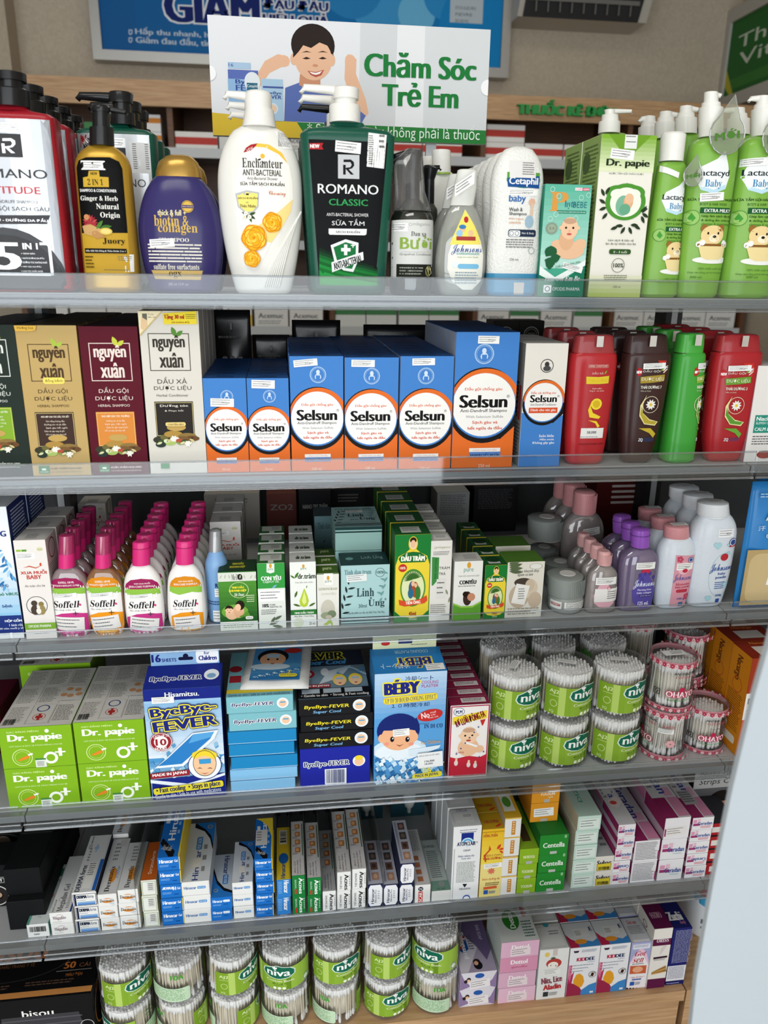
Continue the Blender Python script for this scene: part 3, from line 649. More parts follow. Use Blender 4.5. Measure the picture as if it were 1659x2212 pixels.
class Bot:
    """bottle from its silhouette: prof rows (y, xl, xr[, depth/width, exponent]) from top to bottom in crop coordinates"""
    def __init__(s, ctx, k, prof, ratio=.55, ex=2.4, Y=None, z0=None):
        s.ctx = ctx; s.k = k; s.z0 = DECK[k]+.0005 if z0 is None else z0
        Yf = FR[k] if Y is None else Y
        wmax = max(onY(*pp(ctx, p[2], p[0]), Yf).x-onY(*pp(ctx, p[1], p[0]), Yf).x for p in prof)
        s.Yc = Yf+wmax/2*ratio; s.secs = []
        pts = [(onY(*pp(ctx, p[1], p[0]), s.Yc), onY(*pp(ctx, p[2], p[0]), s.Yc)) for p in prof]
        s.X = sum((a.x+b.x)/2*(b.x-a.x) for a, b in pts)/sum(b.x-a.x for a, b in pts)
        for p, (a, b) in zip(prof, pts):
            rt = p[3] if len(p) > 3 and p[3] else ratio; e = p[4] if len(p) > 4 else ex; hw = (b.x-a.x)/2
            s.secs.append(((a.z+b.z)/2-s.z0, hw, hw*rt, e))
        s.secs.reverse(); z, r1, r2, e = s.secs[0]
        s.secs[0] = (.004, r1, r2, e); s.secs.insert(0, (0, r1-.0035, r2-.0035, e)); s.parts = []
    def lx(s, x, y): return onY(*pp(s.ctx, x, y), s.Yc).x-s.X
    def lz(s, y, x=None):
        x0 = CP.x; return rowZ(pp(s.ctx, 0, y)[1], s.X, s.Yc)-s.z0
    def body(s, m, n=36, name='bottle_body', smoothn=2):
        sc = s.secs
        for _ in range(smoothn):                      # round the profile off between the measured rows
            o = [sc[0]]
            for a, b in zip(sc, sc[1:]):
                if b[0]-a[0] > .006: o += [tuple(.75*p+.25*q for p, q in zip(a, b)), tuple(.25*p+.75*q for p, q in zip(a, b))]
                else: o += [a, b]
            sc = o+[sc[-1]]; sc = [q for i, q in enumerate(sc) if i == 0 or q[0] > sc[i-1][0]+1e-5]
        s.sm = sc; s.parts.append((name, MB().loft(sc, n).mesh(name, m, True), [])); return s
    def rings(s, name, rows, m, n=20, ratio=1, ex=2, cx=None):
        """round piece from (y, xl, xr) rows, bottom to top or top to bottom"""
        R = sorted((s.lz(y), (s.lx(xr, y)-s.lx(xl, y))/2, (s.lx(xr, y)-s.lx(xl, y))/2*ratio, ex, (s.lx(xr, y)+s.lx(xl, y))/2 if cx is None else cx, 0) for y, xl, xr in rows)
        s.parts.append((name, MB().loft(R, n).mesh(name, m, True), [])); return s
    def nozzle(s, x0, y0, x1, y1, r, m, drop=0, name='nozzle'):
        a = (s.lx(x0, y0), 0, s.lz(y0)); b = (s.lx(x1, y1), 0, s.lz(y1)); r = r/FPX/s.ctx[2]*(s.Yc+DIST)
        mid = tuple((p+q)/2 for p, q in zip(a, b)); P = [a, mid, b]
        if drop: P.append((b[0]+math.copysign(r*.7, b[0]-a[0]), 0, b[2]-drop*r))
        mb = MB().tube(P, [r*1.15, r, r*.8, r*.6][:len(P)], 10); s.parts.append((name, mb.mesh(name, m, True), [])); return s
    def label(s, TL, TR, BR, BL, name='label', fine=(.1, .12)):
        l = Q((TL, TR, BR, BL), 1); P = [onY(*pp(s.ctx, *p), s.Yc) for p in (TL, TR, BR, BL)]
        xa = min(p.x for p in P)-s.X; xb = max(p.x for p in P)-s.X; za = min(p.z for p in P)-s.z0; zb_ = max(p.z for p in P)-s.z0; l.A.asp = (xb-xa)/(zb_-za)
        def uv(x, y): p = onY(*pp(s.ctx, x, y), s.Yc); return ((p.x-s.X-xa)/(xb-xa), (zb_-p.z+s.z0)/(zb_-za))
        l.uv = uv; l.quad = (TL, TR, BR, BL)
        l.fn = curved(getattr(s, 'sm', s.secs), xa, xb, za, zb_, 0); l.fine = fine; l.name = name; s.lab = getattr(s, 'lab', [])+[l]; return l
    def done(s):
        for l in getattr(s, 'lab', []): s.parts[0][2].append((l.name, l.A.build(l.name, l.fn, fine=l.fine, m=getattr(l, 'mat', None))))
        s.lab = []; return s
    def put(s, label, cat='bottle', group=None, n=1, name='product_bottle', pitch=None, dx=0, rz=0, back=None):
        s.done(); D = pitch or 2*max(q[2] for q in s.secs)+.002; r = None
        for i in range(n):
            lb = label if n == 1 else label+', '+ORD[i]+' of its row'
            pt = s.parts if i == 0 or back is None else back
            o = thing(name, pt, (s.X+dx*i, s.Yc+i*D, s.z0), lb, cat, group or (label if n > 1 else None), rz=rz); r = r or o
        return r
def sticker(q, x0, y0, x1, y1, **k): q.tag(x0, y0, x1, y1, **k)
# ================================================================== top shelf: pump bottles, baby washes
BLKP = plastic('17181a', .3); WHTP = plastic('eceae4', .35)
def romano_logo(l, x0, y0, x1, y1, sq, rc):
    l.R(x0, y0, x1, y1, sq); w, h = x1-x0, y1-y0; X = lambda t: x0+t*w; Yv = lambda t: y0+t*h
    l.P([(X(.26), Yv(.2)), (X(.6), Yv(.2)), (X(.74), Yv(.3)), (X(.76), Yv(.45)), (X(.66), Yv(.57)), (X(.5), Yv(.61)), (X(.75), Yv(.83)), (X(.6), Yv(.83)), (X(.32), Yv(.55)), (X(.58), Yv(.52)), (X(.64), Yv(.42)), (X(.58), Yv(.31)), (X(.26), Yv(.31))], rc)
    l.R(X(.24), Yv(.42), X(.36), Yv(.83), rc)
# red pump shampoo
b = Bot(C1, 1, [(690, -40, 190), (712, -60, 210), (738, -205, 340), (760, -225, 372), (1300, -165, 430), (1850, -100, 478)], .42, 5)
b.body(plastic('9c1a28', .38)); RED = b
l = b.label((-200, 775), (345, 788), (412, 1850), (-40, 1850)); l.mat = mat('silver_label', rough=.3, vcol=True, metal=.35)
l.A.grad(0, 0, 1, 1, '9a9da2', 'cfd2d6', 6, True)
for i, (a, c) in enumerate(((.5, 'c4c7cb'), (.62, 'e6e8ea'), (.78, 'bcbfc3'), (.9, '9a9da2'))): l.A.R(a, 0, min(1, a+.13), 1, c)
l.tag(22, 808, 210, 865, price='181,000'); romano_logo(l, 15, 875, 178, 1022, '141416', 'eef0f2')
l.T('ROMANO', -185, 1095, 335, 1152, '1c1c1e', b=.015, res=3); l.T('ATTITUDE', -110, 1205, 292, 1250, 'a8242f', b=.03)
l.T('ANTI DANDRUFF SHAMPOO', -80, 1290, 276, 1310, '3a3a3c'); l.T('DẦU GỘI SẠCH GÀU', -95, 1318, 348, 1364, '2a2a2c')
l.P([(-160, 1385), (355, 1385), (335, 1440), (-150, 1440)], '17181a'); l.T('SẠCH GÀU - DƯỠNG DA ĐẦU', -120, 1400, 340, 1428, 'f2f2f2', b=.03)
l.E(110, 1850, 370, '2a2b2e', 372); l.E(110, 1870, 360, '121315', 350)
l.T('5', 5, 1555, 160, 1725, 'f4f4f4', b=.09, res=3); l.T('IN 1', 185, 1560, 275, 1598, 'f4f4f4', b=.06)
for i, t in enumerate(('SẠCH GÀU', 'NUÔI DƯỠNG DA ĐẦU', 'DƯỠNG TÓC KHÔNG KHÔ', 'MÁT DỊU DA ĐẦU', 'CHO TÓC CHẮC KHỎE')): l.T('> '+t, 175, 1618+27*i, (260, 318, 336, 300, 310)[i], 1632+27*i, 'ececec')
l.R(350, 1558, 368, 1760, 'f0f0f0'); l.R(10, 1745, 360, 1762, 'f0f0f0'); l.R(290, 1556, 368, 1572, 'f0f0f0')
b.rings('pump_collar', [(572, -45, 180), (580, -52, 188), (690, -50, 192)], BLKP); b.rings('pump_stem', [(520, -15, 145), (572, -15, 145)], BLKP)
b.rings('pump_head', [(462, -20, 140), (470, -45, 165), (522, -45, 168)], BLKP); b.nozzle(60, 500, -190, 490, 36, BLKP, 1)
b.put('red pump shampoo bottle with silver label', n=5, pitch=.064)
# dark green pump bottles: front one with the black label, and a row of silver labelled ones
def green_romano(ctx, prof, Y=None): 
    g = Bot(ctx, 1, prof, .42, 5, Y=Y); g.body(plastic('11503f', .38)); return g
b = green_romano(C2, [(775, 815, 1015), (800, 800, 1035), (832, 655, 1190), (860, 628, 1218), (1300, 668, 1206), (1850, 720, 1180)])
l = b.label((685, 893), (1172, 915), (1095, 1790), (752, 1790)); l.bg('101113')
for i in range(8): l.P([(745+i*2, 1800), (752, 1560+20*i), (900, 1620+18*i), (1110, 1680+14*i), (1110, 1800)], ('0d2a17', '124021', '16612c', '1c7a35', '146029', '1f8b3c', '17702f', '2a9b48')[i])
l.P([(688, 918), (775, 918), (765, 937), (775, 958), (688, 955)], 'b3262c'); l.T('NEW', 695, 925, 750, 948, 'f5f5f5', b=.06)
l.tag(848, 910, 1005, 978, rot=4, price='175,000'); romano_logo(l, 865, 990, 996, 1137, 'c4c6c8', '151618')
l.T('ROMANO', 742, 1172, 1113, 1230, 'e9eaec', b=.02, res=3); l.T('CLASSIC', 810, 1262, 1048, 1302, '34a05a', b=.03)
l.T('ANTI-BACTERIAL SHOWER', 795, 1348, 1053, 1368, 'e6e6e6'); l.T('SỮA TẮM', 828, 1382, 1028, 1424, 'f0f0f0'); l.P([(808, 1442), (1043, 1445), (1040, 1478), (1030, 1484), (815, 1480), (808, 1472)], 'eceded'); l.T('SẠCH KHUẨN', 853, 1450, 1000, 1474, '141414', b=.02)
l.P([(820, 1545), (912, 1508), (992, 1530), (990, 1640), (960, 1710), (900, 1700), (845, 1650)], 'e8ecea'); l.P([(838, 1558), (912, 1526), (976, 1544), (974, 1638), (952, 1690), (905, 1684), (860, 1640)], '18713a')
l.R(903, 1540, 923, 1606, 'f2f2f2'); l.R(885, 1562, 943, 1583, 'f2f2f2'); l.R(955, 1532, 961, 1560, 'f2f2f2'); l.R(945, 1543, 971, 1549, 'f2f2f2')
l.P([(825, 1650), (1020, 1585), (1024, 1635), (830, 1712)], 'eceeed'); l.T('ANTI-BACTERIAL', 836, 1628, 1016, 1672, '18211c', b=.03, rot=-17)
l2 = b.label((1052, 853), (1165, 868), (1148, 1075), (1040, 1062), 'stock_sticker'); l2.bg('efeeec'); l2.A.LN(.1, .08, .35, .92, 14, '444', dens=2); l2.A.LN(.62, .05, .9, .5, 3, '444', dens=2)
b.rings('pump_collar', [(664, 822, 1010), (672, 818, 1014), (776, 818, 1014)], WHTP); b.rings('pump_stem', [(618, 850, 990), (664, 850, 990)], WHTP); b.rings('pump_head', [(552, 850, 985), (560, 842, 1006), (626, 842, 1004)], WHTP); b.nozzle(930, 576, 660, 562, 24, WHTP, 1.2)
b.put('dark green pump bottle with black label and white pump'); FG = b
for i, (dy, lab) in enumerate(((.056, 'white'), (.112, 'black'))):
    pt = []
    for p in b.parts:
        if p[0].startswith('pump') or p[0] == 'nozzle':
            m = p[1]
            if lab == 'black': m = m.copy(); m.materials.clear(); m.materials.append(BLKP)
            pt.append((p[0], m))
        else: pt.append((p[0], p[1]))
    thing('product_bottle', pt, (b.X, b.Yc+dy, b.z0), 'dark green bottle with %s pump behind the black labelled one' % lab, 'bottle')
b = green_romano(C1, [(800, 720, 870), (822, 700, 890), (840, 520, 960), (862, 497, 1000), (1300, 540, 1022), (1860, 590, 1040)], Y=.13)
l = b.label((538, 875), (968, 880), (990, 1860), (610, 1860)); l.mat = MATS['silver_label']; l.A.grad(0, 0, 1, 1, '9da1a5', 'd9dcdf', 6, True); l.A.R(.08, .03, .66, 1, '23262a')
l.P([(538, 878), (578, 878), (570, 935), (538, 960)], '9c2026'); l.T('MỚI', 552, 895, 590, 945, 'f2f2f2', rot=-40); l.T('ROMANO', 640, 1155, 950, 1205, '3a3c40', res=3)
l.tag(735, 900, 822, 960, price='181,000'); l2 = b.label((843, 922), (973, 932), (972, 1122), (858, 1118), 'stock_sticker'); l2.bg('dfe0df'); l2.A.LN(.15, .06, .35, .9, 12, '4a4a4a', dens=2); l2.A.LN(.75, .06, .92, .9, 12, '666', dens=2)
b.rings('pump_collar', [(725, 708, 865), (803, 706, 868)], BLKP); b.rings('pump_stem', [(650, 720, 838), (727, 720, 838)], BLKP); b.rings('pump_head', [(592, 700, 845), (602, 695, 852), (662, 695, 850)], BLKP); b.nozzle(770, 628, 515, 622, 26, BLKP, .8)
b.put('green pump bottle with silver label behind the gold one', n=3, pitch=.06)
# gold ginger shampoo
b = Bot(C1, 1, [(935, 578, 735), (945, 560, 750), (985, 515, 810), (1040, 490, 838), (1100, 487, 848), (1500, 510, 870), (1860, 540, 900)], .55, 2.6)
b.body(mat('gold_plastic', 'b8902f', .3, .45))
l = b.label((500, 1015), (800, 1015), (868, 1745), (552, 1745)); l.mat = PRINT
l.P([(505, 1080), (520, 1035), (570, 1018), (720, 1018), (778, 1045), (798, 1090), (832, 1495), (540, 1495)], '0d0d0e')
l.P([(540, 1495), (832, 1495), (850, 1745), (562, 1745)], 'c29a32'); l.tag(538, 1040, 693, 1098, price='72,000')
l.P([(552, 1145), (585, 1140), (590, 1105), (655, 1105), (660, 1142), (715, 1145), (718, 1207), (555, 1205)], 'c9a437'); l.T('NEW', 602, 1113, 644, 1131, '2a2008', b=.04); l.T(serif('2 IN 1'), 582, 1155, 680, 1195, '1a1508')
l.T('SHAMPOO & CONDITIONER', 530, 1219, 764, 1238, 'eee', b=.03); l.T(serif('Ginger & Herb'), 534, 1262, 772, 1300, 'f4f2ec'); l.T(serif('Natural'), 638, 1312, 778, 1346, 'f4f2ec'); l.T(serif('Origin'), 664, 1365, 786, 1408, 'f4f2ec')
for i in range(16): l.leaf(598, 1430, 52, i*22.5, ('a8323a', 'c24a4c', '8c2630')[i % 3], .3)
l.E(575, 1395, 18, 'c98a5a'); l.P([(545, 1450), (600, 1440), (680, 1475), (690, 1500), (640, 1520), (560, 1500)], 'c9a06a'); l.P([(590, 1490), (640, 1480), (700, 1520), (640, 1530)], 'b98a54')
l.leaf(640, 1470, 70, 50, '4e7d33'); l.leaf(660, 1465, 80, 10, '3f6c2a'); l.E(700, 1485, 40, 'd8bc5a', 22); l.E(700, 1485, 30, 'ead382', 15)
l.T(serif('Juory'), 680, 1528, 818, 1572, '1b1508'); l.R(562, 1593, 828, 1622, '100f0c'); l.T('Dầu Gội Xả Gừng & Thảo Dược 2 in 1', 570, 1600, 820, 1616, 'f0eee6', b=.02)
l.LN(566, 1640, 640, 1725, 4, '5c4a14', rag=.4)
l2 = b.label((668, 1628), (868, 1630), (872, 1740), (672, 1740), 'stock_sticker'); l2.bg('e9e8e5'); l2.A.LN(.5, .1, .95, .4, 3, '555'); l2.A.LN(.08, .86, .92, .95, 1, '555', dens=.6)
b.rings('pump_collar', [(818, 574, 728), (935, 572, 732)], BLKP); b.rings('pump_stem', [(712, 592, 702), (820, 592, 704)], BLKP); b.rings('pump_head', [(675, 590, 700), (690, 580, 712), (718, 582, 710)], BLKP); b.nozzle(650, 690, 800, 712, 15, BLKP, .8)
b.put('gold ginger shampoo bottle with black pump')
# purple bottle with gold flip cap
b = Bot(C1, 1, [(1135, 1000, 1280), (1160, 975, 1310), (1250, 920, 1370), (1400, 888, 1420), (1520, 888, 1432), (1700, 920, 1425), (1860, 960, 1395)], .55, 2.4)
b.body(plastic('332d63', .3)); l = b.label((900, 1290), (1420, 1290), (1400, 1840), (945, 1840), fine=(.08, .1)); GD, WT = 'd9b45a', 'e9e4d8'
l.T('thick & full +', 1028, 1352, 1206, 1388, 'e8dcb0', b=.03); l.T(serif('biotin &'), 1006, 1385, 1222, 1455, GD); l.T(serif('collagen'), 1032, 1435, 1278, 1510, GD)
l.T(serif('SHAMPOO'), 1036, 1528, 1226, 1552, WT); l.E(1215, 1332, 37, GD); l.ring(1215, 1332, 34, .1, '8a6a24'); l.R(1180, 1322, 1250, 1342, '4a3a6a'); l.T('Salon Quality', 1184, 1326, 1246, 1338, 'e9dcae')
l.LN(968, 1566, 1310, 1690, 6, WT, rag=.04); l.LN(968, 1566, 1310, 1690, 6, WT, rag=.05, seed=4); l.tag(977, 1533, 1135, 1585, rot=-3, price='399,000')
l.T(ital('sulfate free surfactants'), 1002, 1690, 1288, 1725, 'efe9dc'); l.P([(985, 1728), (1310, 1732), (1296, 1790), (1010, 1784)], 'cfb06c'); l.T(serif('ogx'), 1100, 1738, 1180, 1780, '3a2c12'); l.T('385 ml 13 fl. oz.', 1095, 1808, 1222, 1824, 'c9c4d4')
GC = mat('gold_cap', 'b08a42', .25, .6)
b.rings('flip_cap', [(992, 1090, 1190), (1002, 1060, 1230), (1040, 1015, 1268), (1090, 1000, 1285), (1136, 995, 1290)], GC, ratio=.55, n=28); b.rings('cap_thumb_rim', [(1052, 1060, 1205), (1060, 1070, 1195)], GC, ratio=.62)
b.put('purple shampoo bottle with gold flip cap', n=2, pitch=.075)
# white rose shower cream
b = Bot(C2, 1, [(800, 272, 488), (830, 210, 530), (900, 160, 580), (1000, 125, 620), (1120, 108, 640), (1300, 118, 645), (1450, 140, 640), (1650, 190, 625), (1860, 250, 600)], .5, 2.3)
b.body(plastic('e8e6df', .3))
l = b.label((230, 915), (590, 915), (592, 1700), (238, 1700), fine=(.1, .06))
out = [(286, 975), (310, 935), (370, 917), (440, 925), (520, 975), (565, 1050), (585, 1150), (590, 1260), (575, 1340), (520, 1440), (455, 1530), (410, 1620), (385, 1670), (350, 1695), (315, 1675), (290, 1600), (268, 1500), (245, 1420), (236, 1300), (238, 1180), (255, 1060)]
l.P(out, 'f6f3ea'); l.P([(310, 935), (370, 917), (440, 925), (520, 975), (560, 1045), (500, 985), (420, 945)], 'f0c24a'); l.P([(590, 1260), (575, 1340), (520, 1440), (455, 1530), (300, 1500), (380, 1420), (500, 1340)], 'f7dc8e'); l.P([(284, 975), (300, 945), (330, 925), (370, 918), (360, 935), (330, 965)], 'a8262c'); l.T('NEW', 306, 945, 348, 975, 'f3e9e6', rot=-28)
l.T(serif('Enchanteur'), 276, 1012, 524, 1072, '24211f'); l.E(402, 998, 14, 'e9b73a'); l.leaf(395, 1015, 30, 200, '2c2a28'); l.leaf(400, 1025, 26, -60, '2c2a28', .25)
l.T('ANTI-BACTERIAL', 280, 1082, 520, 1120, '24211f', b=.02); l.T('Anti-Bacterial Shower', 308, 1127, 495, 1146, '333'); l.T('SỮA TẮM SẠCH KHUẨN', 265, 1150, 536, 1186, '24211f', b=.02); l.T(script('Charming'), 440, 1212, 544, 1250, 'c4632f')
l.P([(234, 1228), (305, 1208), (382, 1222), (378, 1310), (345, 1350), (300, 1352), (250, 1310)], 'b9bcbd'); l.P([(245, 1236), (305, 1220), (372, 1230), (368, 1305), (340, 1338), (302, 1340), (258, 1304)], 'f3e27a'); l.T('SẠCH KHUẨN', 250, 1245, 373, 1266, '1c1c1a', b=.03); l.T('từ', 300, 1276, 316, 1288, '1c1c1a'); l.T('Thiên Nhiên', 262, 1296, 360, 1314, '1c1c1a', b=.02); l.R(300, 1228, 318, 1238, '1c1c1a')
for a, c in ((20, '37502a'), (-30, '2c4422'), (-70, '3c5a2c'), (160, '37502a'), (210, '2c4422')): l.leaf(318, 1360, 46, a, c)
for x, y in ((300, 1350), (322, 1372), (290, 1372)): l.E(x, y, 13, 'f4f2e6', n=10); l.E(x, y, 4, 'd9b94a', n=8)
l.rose(462, 1405, 58, 2); l.rose(350, 1500, 76, 3); l.rose(338, 1628, 50, 5)
tagq = b.label((470, 830), (545, 826), (600, 945), (530, 950), 'stock_sticker'); tagq.bg('eeedea'); tagq.A.LN(.2, .1, .8, .9, 12, '555', dens=1.5)
rb = MB(); fn = curved(b.sm, -1, 1, 0, 1, 0)
for i in range(8):
    P = []
    for t in range(9):
        tt = t/8; x = b.lx(640-22*i-(150-10*i)*tt**.8, 1340+40*i); z = b.lz(1330+42*i+(470-42*i)*tt); q = fn((x+1)/2, 1-z, .0005); P.append(q)
    rb.tube(P, .0012, 6)
b.parts.append(('moulded_ribs', rb.mesh('moulded_ribs', plastic('e8e6df', .3), True), []))
b.rings('pump_collar', [(690, 288, 468), (700, 286, 470), (802, 270, 486)], WHTP); b.rings('pump_head', [(575, 305, 430), (585, 292, 448), (600, 286, 456), (692, 286, 458)], WHTP); b.nozzle(330, 612, 175, 598, 22, WHTP, 1.2)
b.put('white shower cream bottle with yellow roses', n=3, pitch=.062, dx=-.001)
# clear grapefruit conditioner with wrapped black pump
b = Bot(C2, 1, [(1250, 1300, 1385), (1300, 1250, 1420), (1345, 1215, 1460), (1400, 1200, 1472), (1860, 1205, 1462)], 1, 2)
b.body(clear('smoky_bottle', '6a6d66', .3, '3a3d36', .35)); l = b.label((1195, 1388), (1472, 1388), (1455, 1745), (1195, 1745)); l.bg('d9dad6')
l.T('milaganics', 1322, 1405, 1434, 1432, '9a9c96'); l.ring(1308, 1418, 9, .2, '9a9c96'); l.T(serif('Dau xa'), 1312, 1462, 1408, 1490, '3a3c36'); l.T('Bưởi', 1250, 1490, 1446, 1570, '8fae4a', b=.04, res=3)
l.R(1255, 1586, 1446, 1588, '9a9c96'); l.T('Grapefruit Conditioner', 1246, 1594, 1446, 1612, '5a5c56'); l.R(1228, 1662, 1456, 1745, '24261f'); l.LN(1245, 1680, 1390, 1735, 3, '9c9e94'); l.E(1424, 1705, 20, 'd8d08a', 32); l.tag(1195, 1408, 1292, 1460, price='138,000')
b.rings('pump_collar', [(1080, 1300, 1388), (1252, 1298, 1386)], BLKP); b.rings('pump_head', [(945, 1310, 1390), (965, 1298, 1398), (1010, 1305, 1395), (1082, 1312, 1380)], BLKP); b.nozzle(1340, 965, 1235, 990, 26, BLKP, 1.4)
wr = b.rings('plastic_wrap', [(938, 1300, 1402), (1010, 1222, 1410), (1200, 1225, 1420), (1330, 1215, 1462)], WRAP, n=14)
b.put('clear grapefruit conditioner bottle with wrapped black pump'); 
b2 = Bot(C2, 1, [(1280, 1405, 1470), (1330, 1375, 1500), (1860, 1372, 1500)], 1, 2, Y=.13); b2.body(MATS['smoky_bottle']); b2.rings('pump_collar', [(1130, 1410, 1480), (1285, 1412, 1478)], BLKP); b2.rings('pump_head', [(1040, 1415, 1475), (1060, 1405, 1505), (1130, 1412, 1480)], BLKP); b2.nozzle(1440, 1060, 1510, 1050, 16, BLKP, 1)
b2.put('clear bottle with black pump standing behind the grapefruit conditioner')
b2 = Bot(C2, 1, [(1085, 1465, 1582), (1130, 1440, 1600), (1200, 1405, 1640), (1860, 1400, 1640)], .6, 2.6, Y=.2); b2.body(plastic('dcdcd4', .4)); b2.rings('screw_cap', [(945, 1470, 1578), (955, 1464, 1582), (1088, 1466, 1582)], WHTP); b2.rings('green_band', [(1088, 1466, 1584), (1100, 1466, 1584)], plastic('9cbf4a'))
b2.put('white capped bottle with green neck band behind clear wash', n=2, pitch=.07, dx=-.004)
# clear baby wash, teardrop label
CLB = clear('clear_baby_bottle', 'e6e8e2', .3, 'dfe2da', .55)
b = Bot(C2, 1, [(1290, 1580, 1720), (1340, 1545, 1760), (1480, 1500, 1790), (1640, 1478, 1800), (1750, 1490, 1795), (1850, 1515, 1765)], .55, 2.4)
b.body(CLB); l = b.label((1545, 1310), (1780, 1310), (1760, 1830), (1580, 1830), fine=(.1, .08))
l.P([(1660, 1320), (1715, 1420), (1755, 1520), (1778, 1640), (1760, 1760), (1700, 1820), (1640, 1820), (1575, 1770), (1545, 1690), (1550, 1600), (1590, 1480)], 'f2f1e6'); l.P([(1660, 1322), (1715, 1420), (1748, 1500), (1755, 1540), (1560, 1540), (1580, 1490)], 'f0e16c')
l.E(1664, 1385, 14, 'b8303a', 20); l.E(1640, 1440, 20, 'e9c09a'); l.E(1640, 1430, 22, '3f7fb5', 14); l.E(1620, 1470, 20, '9cc4e2'); l.E(1690, 1470, 18, 'e9c09a'); l.R(1600, 1490, 1720, 1515, 'a9403c')
l.T(script('Johnsons'), 1568, 1540, 1760, 1606, '2a4f9c'); l.T('cottontouch', 1600, 1585, 1742, 1604, '3f9a9c', b=.03); l.T('top-to-toe bath', 1605, 1612, 1735, 1626, '7a9a4a'); l.RR(1606, 1660, 1740, 1690, '7fbfe0', .5); l.E(1590, 1665, 18, 'e6eef6'); l.LN(1590, 1710, 1740, 1790, 5, '8aa4b4')
l2 = b.label((1560, 1240), (1700, 1120), (1740, 1170), (1610, 1285), 'stock_sticker')
b.rings('white_cap', [(1065, 1640, 1735), (1072, 1625, 1750), (1180, 1600, 1745), (1295, 1575, 1725)], plastic('dedfd8', .35), ratio=.6)
s2 = Art(1.4); s2.tag(0, 0, 1, 1, rot=0); 
b.parts.append(('stock_sticker', s2.build('stock_sticker', lambda u, v, o: (lambda x, z: (x, -.0212-o+abs(x)*.25, z))(b.lx(1590+115*u, 1200)+.0, b.lz(1130+75*v)+ .015*(u-.5))), []))
b.put('clear baby wash bottle with teardrop label', n=2, pitch=.05)
# white dimpled baby wash with blue foot
b = Bot(C3, 1, [(798, 270, 330), (815, 225, 375), (870, 180, 415), (950, 150, 430), (1040, 148, 430), (1150, 150, 414), (1250, 140, 408), (1380, 130, 415), (1470, 130, 405), (1610, 130, 388)], .5, 2.6)
b.body(mat('dimpled_white', 'e9e9e4', .38, bump=.6, bscale=420)); l = b.label((215, 880), (400, 880), (385, 1440), (195, 1440))
l.E(311, 985, 92, '2f8a5a', 45); l.R(222, 945, 400, 985, '5a9c3a'); l.P([(222, 975), (400, 965), (396, 1032), (225, 1022)], '1d4f8f'); l.T('Cetaphil', 232, 972, 388, 1022, 'f2f4f4', b=.03); l.T('baby', 232, 1064, 320, 1115, '3f6fae', b=.03, res=3)
l.tag(225, 1036, 388, 1070, price='167,000', col='f4f4f0'); l.R(236, 882, 378, 975, 'e2dfdc'); l.LN(304, 892, 370, 965, 6, '555'); l.T('Wash &', 232, 1134, 304, 1154, '3a3c3e', b=.02); l.T('Shampoo', 232, 1158, 326, 1180, '3a3c3e', b=.02)
l.T('With organic', 230, 1188, 310, 1202, 'd99a6a'); l.T('calendula', 230, 1206, 294, 1220, 'd99a6a'); l.E(355, 1105, 18, 'e0b49a'); l.R(347, 1110, 362, 1180, 'dfc0a4'); l.E(340, 1210, 24, '9cb8c8', 34)
l.RR(226, 1252, 378, 1290, '24324a', .3); l.RR(230, 1256, 290, 1288, 'eceeee', .3); l.ring(244, 1272, 11, .2, '24324a'); l.ring(272, 1272, 11, .2, '24324a'); l.T('Hair & Body', 298, 1266, 366, 1280, 'eee'); l.LN(214, 1304, 378, 1356, 4, '777'); l.ring(352, 1365, 18, .2, 'a4b0a8'); l.T('230 mL', 232, 1406, 282, 1418, '555')
s_ = b.secs; zt_ = b.lz(1480); sec = [q for q in b.sm if q[0] <= zt_]; sec = [(q[0], q[1]+.0006, q[2]+.0006, q[3]) for q in sec]
b.parts.append(('blue_foot_cap', MB().loft(sec, 36).mesh('blue_foot_cap', plastic('3f8fb8', .3), True), []))
l = b.label((255, 1535), (312, 1535), (308, 1600), (255, 1600), 'seal_sticker'); l.bg('cfcac4'); l.fn = (lambda f: (lambda u, v, o: f(u, v, o+.001)))(l.fn)
b.put('white dimpled baby wash bottle with blue foot', n=8, pitch=.039)
# teal baby bath box
b = Box(C3, 1, (440, 1003), (700, 1003), (655, 1608), (412, 1605), .042, ('3fa184', '2f8a70', '8fcab8'))
f = b.f; f.bg('4aa88c'); f.A.grad(0, 0, 1, .62, '5fb59c', 'a5d8c8', 10); f.A.R(0, .62, 1, .74, 'b9e0d4'); f.A.poly([(0, .78), (.3, .86), (.6, .83), (1, .7), (1, 1), (0, 1)], '1f7a5c'); f.A.poly([(0, .72), (.35, .82), (1, .66), (1, .71), (.5, .84), (.2, .84), (0, .8)], 'eef6f2')
f.T(serif('P'), 466, 1046, 566, 1152, 'd99a4a', b=.02); f.T(ital('hyto'), 548, 1092, 612, 1140, '1f6a78'); f.T('BEBE', 595, 1098, 672, 1132, '1f6a78'); f.RR(505, 1147, 668, 1165, '2f8a70', .3); f.T('DUNG DỊCH TẮM RÔM SẢY EM BÉ', 510, 1150, 662, 1161, 'f0f6f2'); f.R(605, 1020, 645, 1036, 'f2e4e8'); f.T('CGMP', 609, 1023, 642, 1033, 'd0506a'); f.R(646, 1020, 686, 1036, 'd0506a'); f.T('ASEAN', 650, 1023, 683, 1033, 'fff')
for x, y in ((480, 1032), (640, 1075), (515, 1070), (680, 1060), (470, 1195), (610, 1190), (500, 1170)): f.ring(x, y, 13, .15, 'd6efe8')
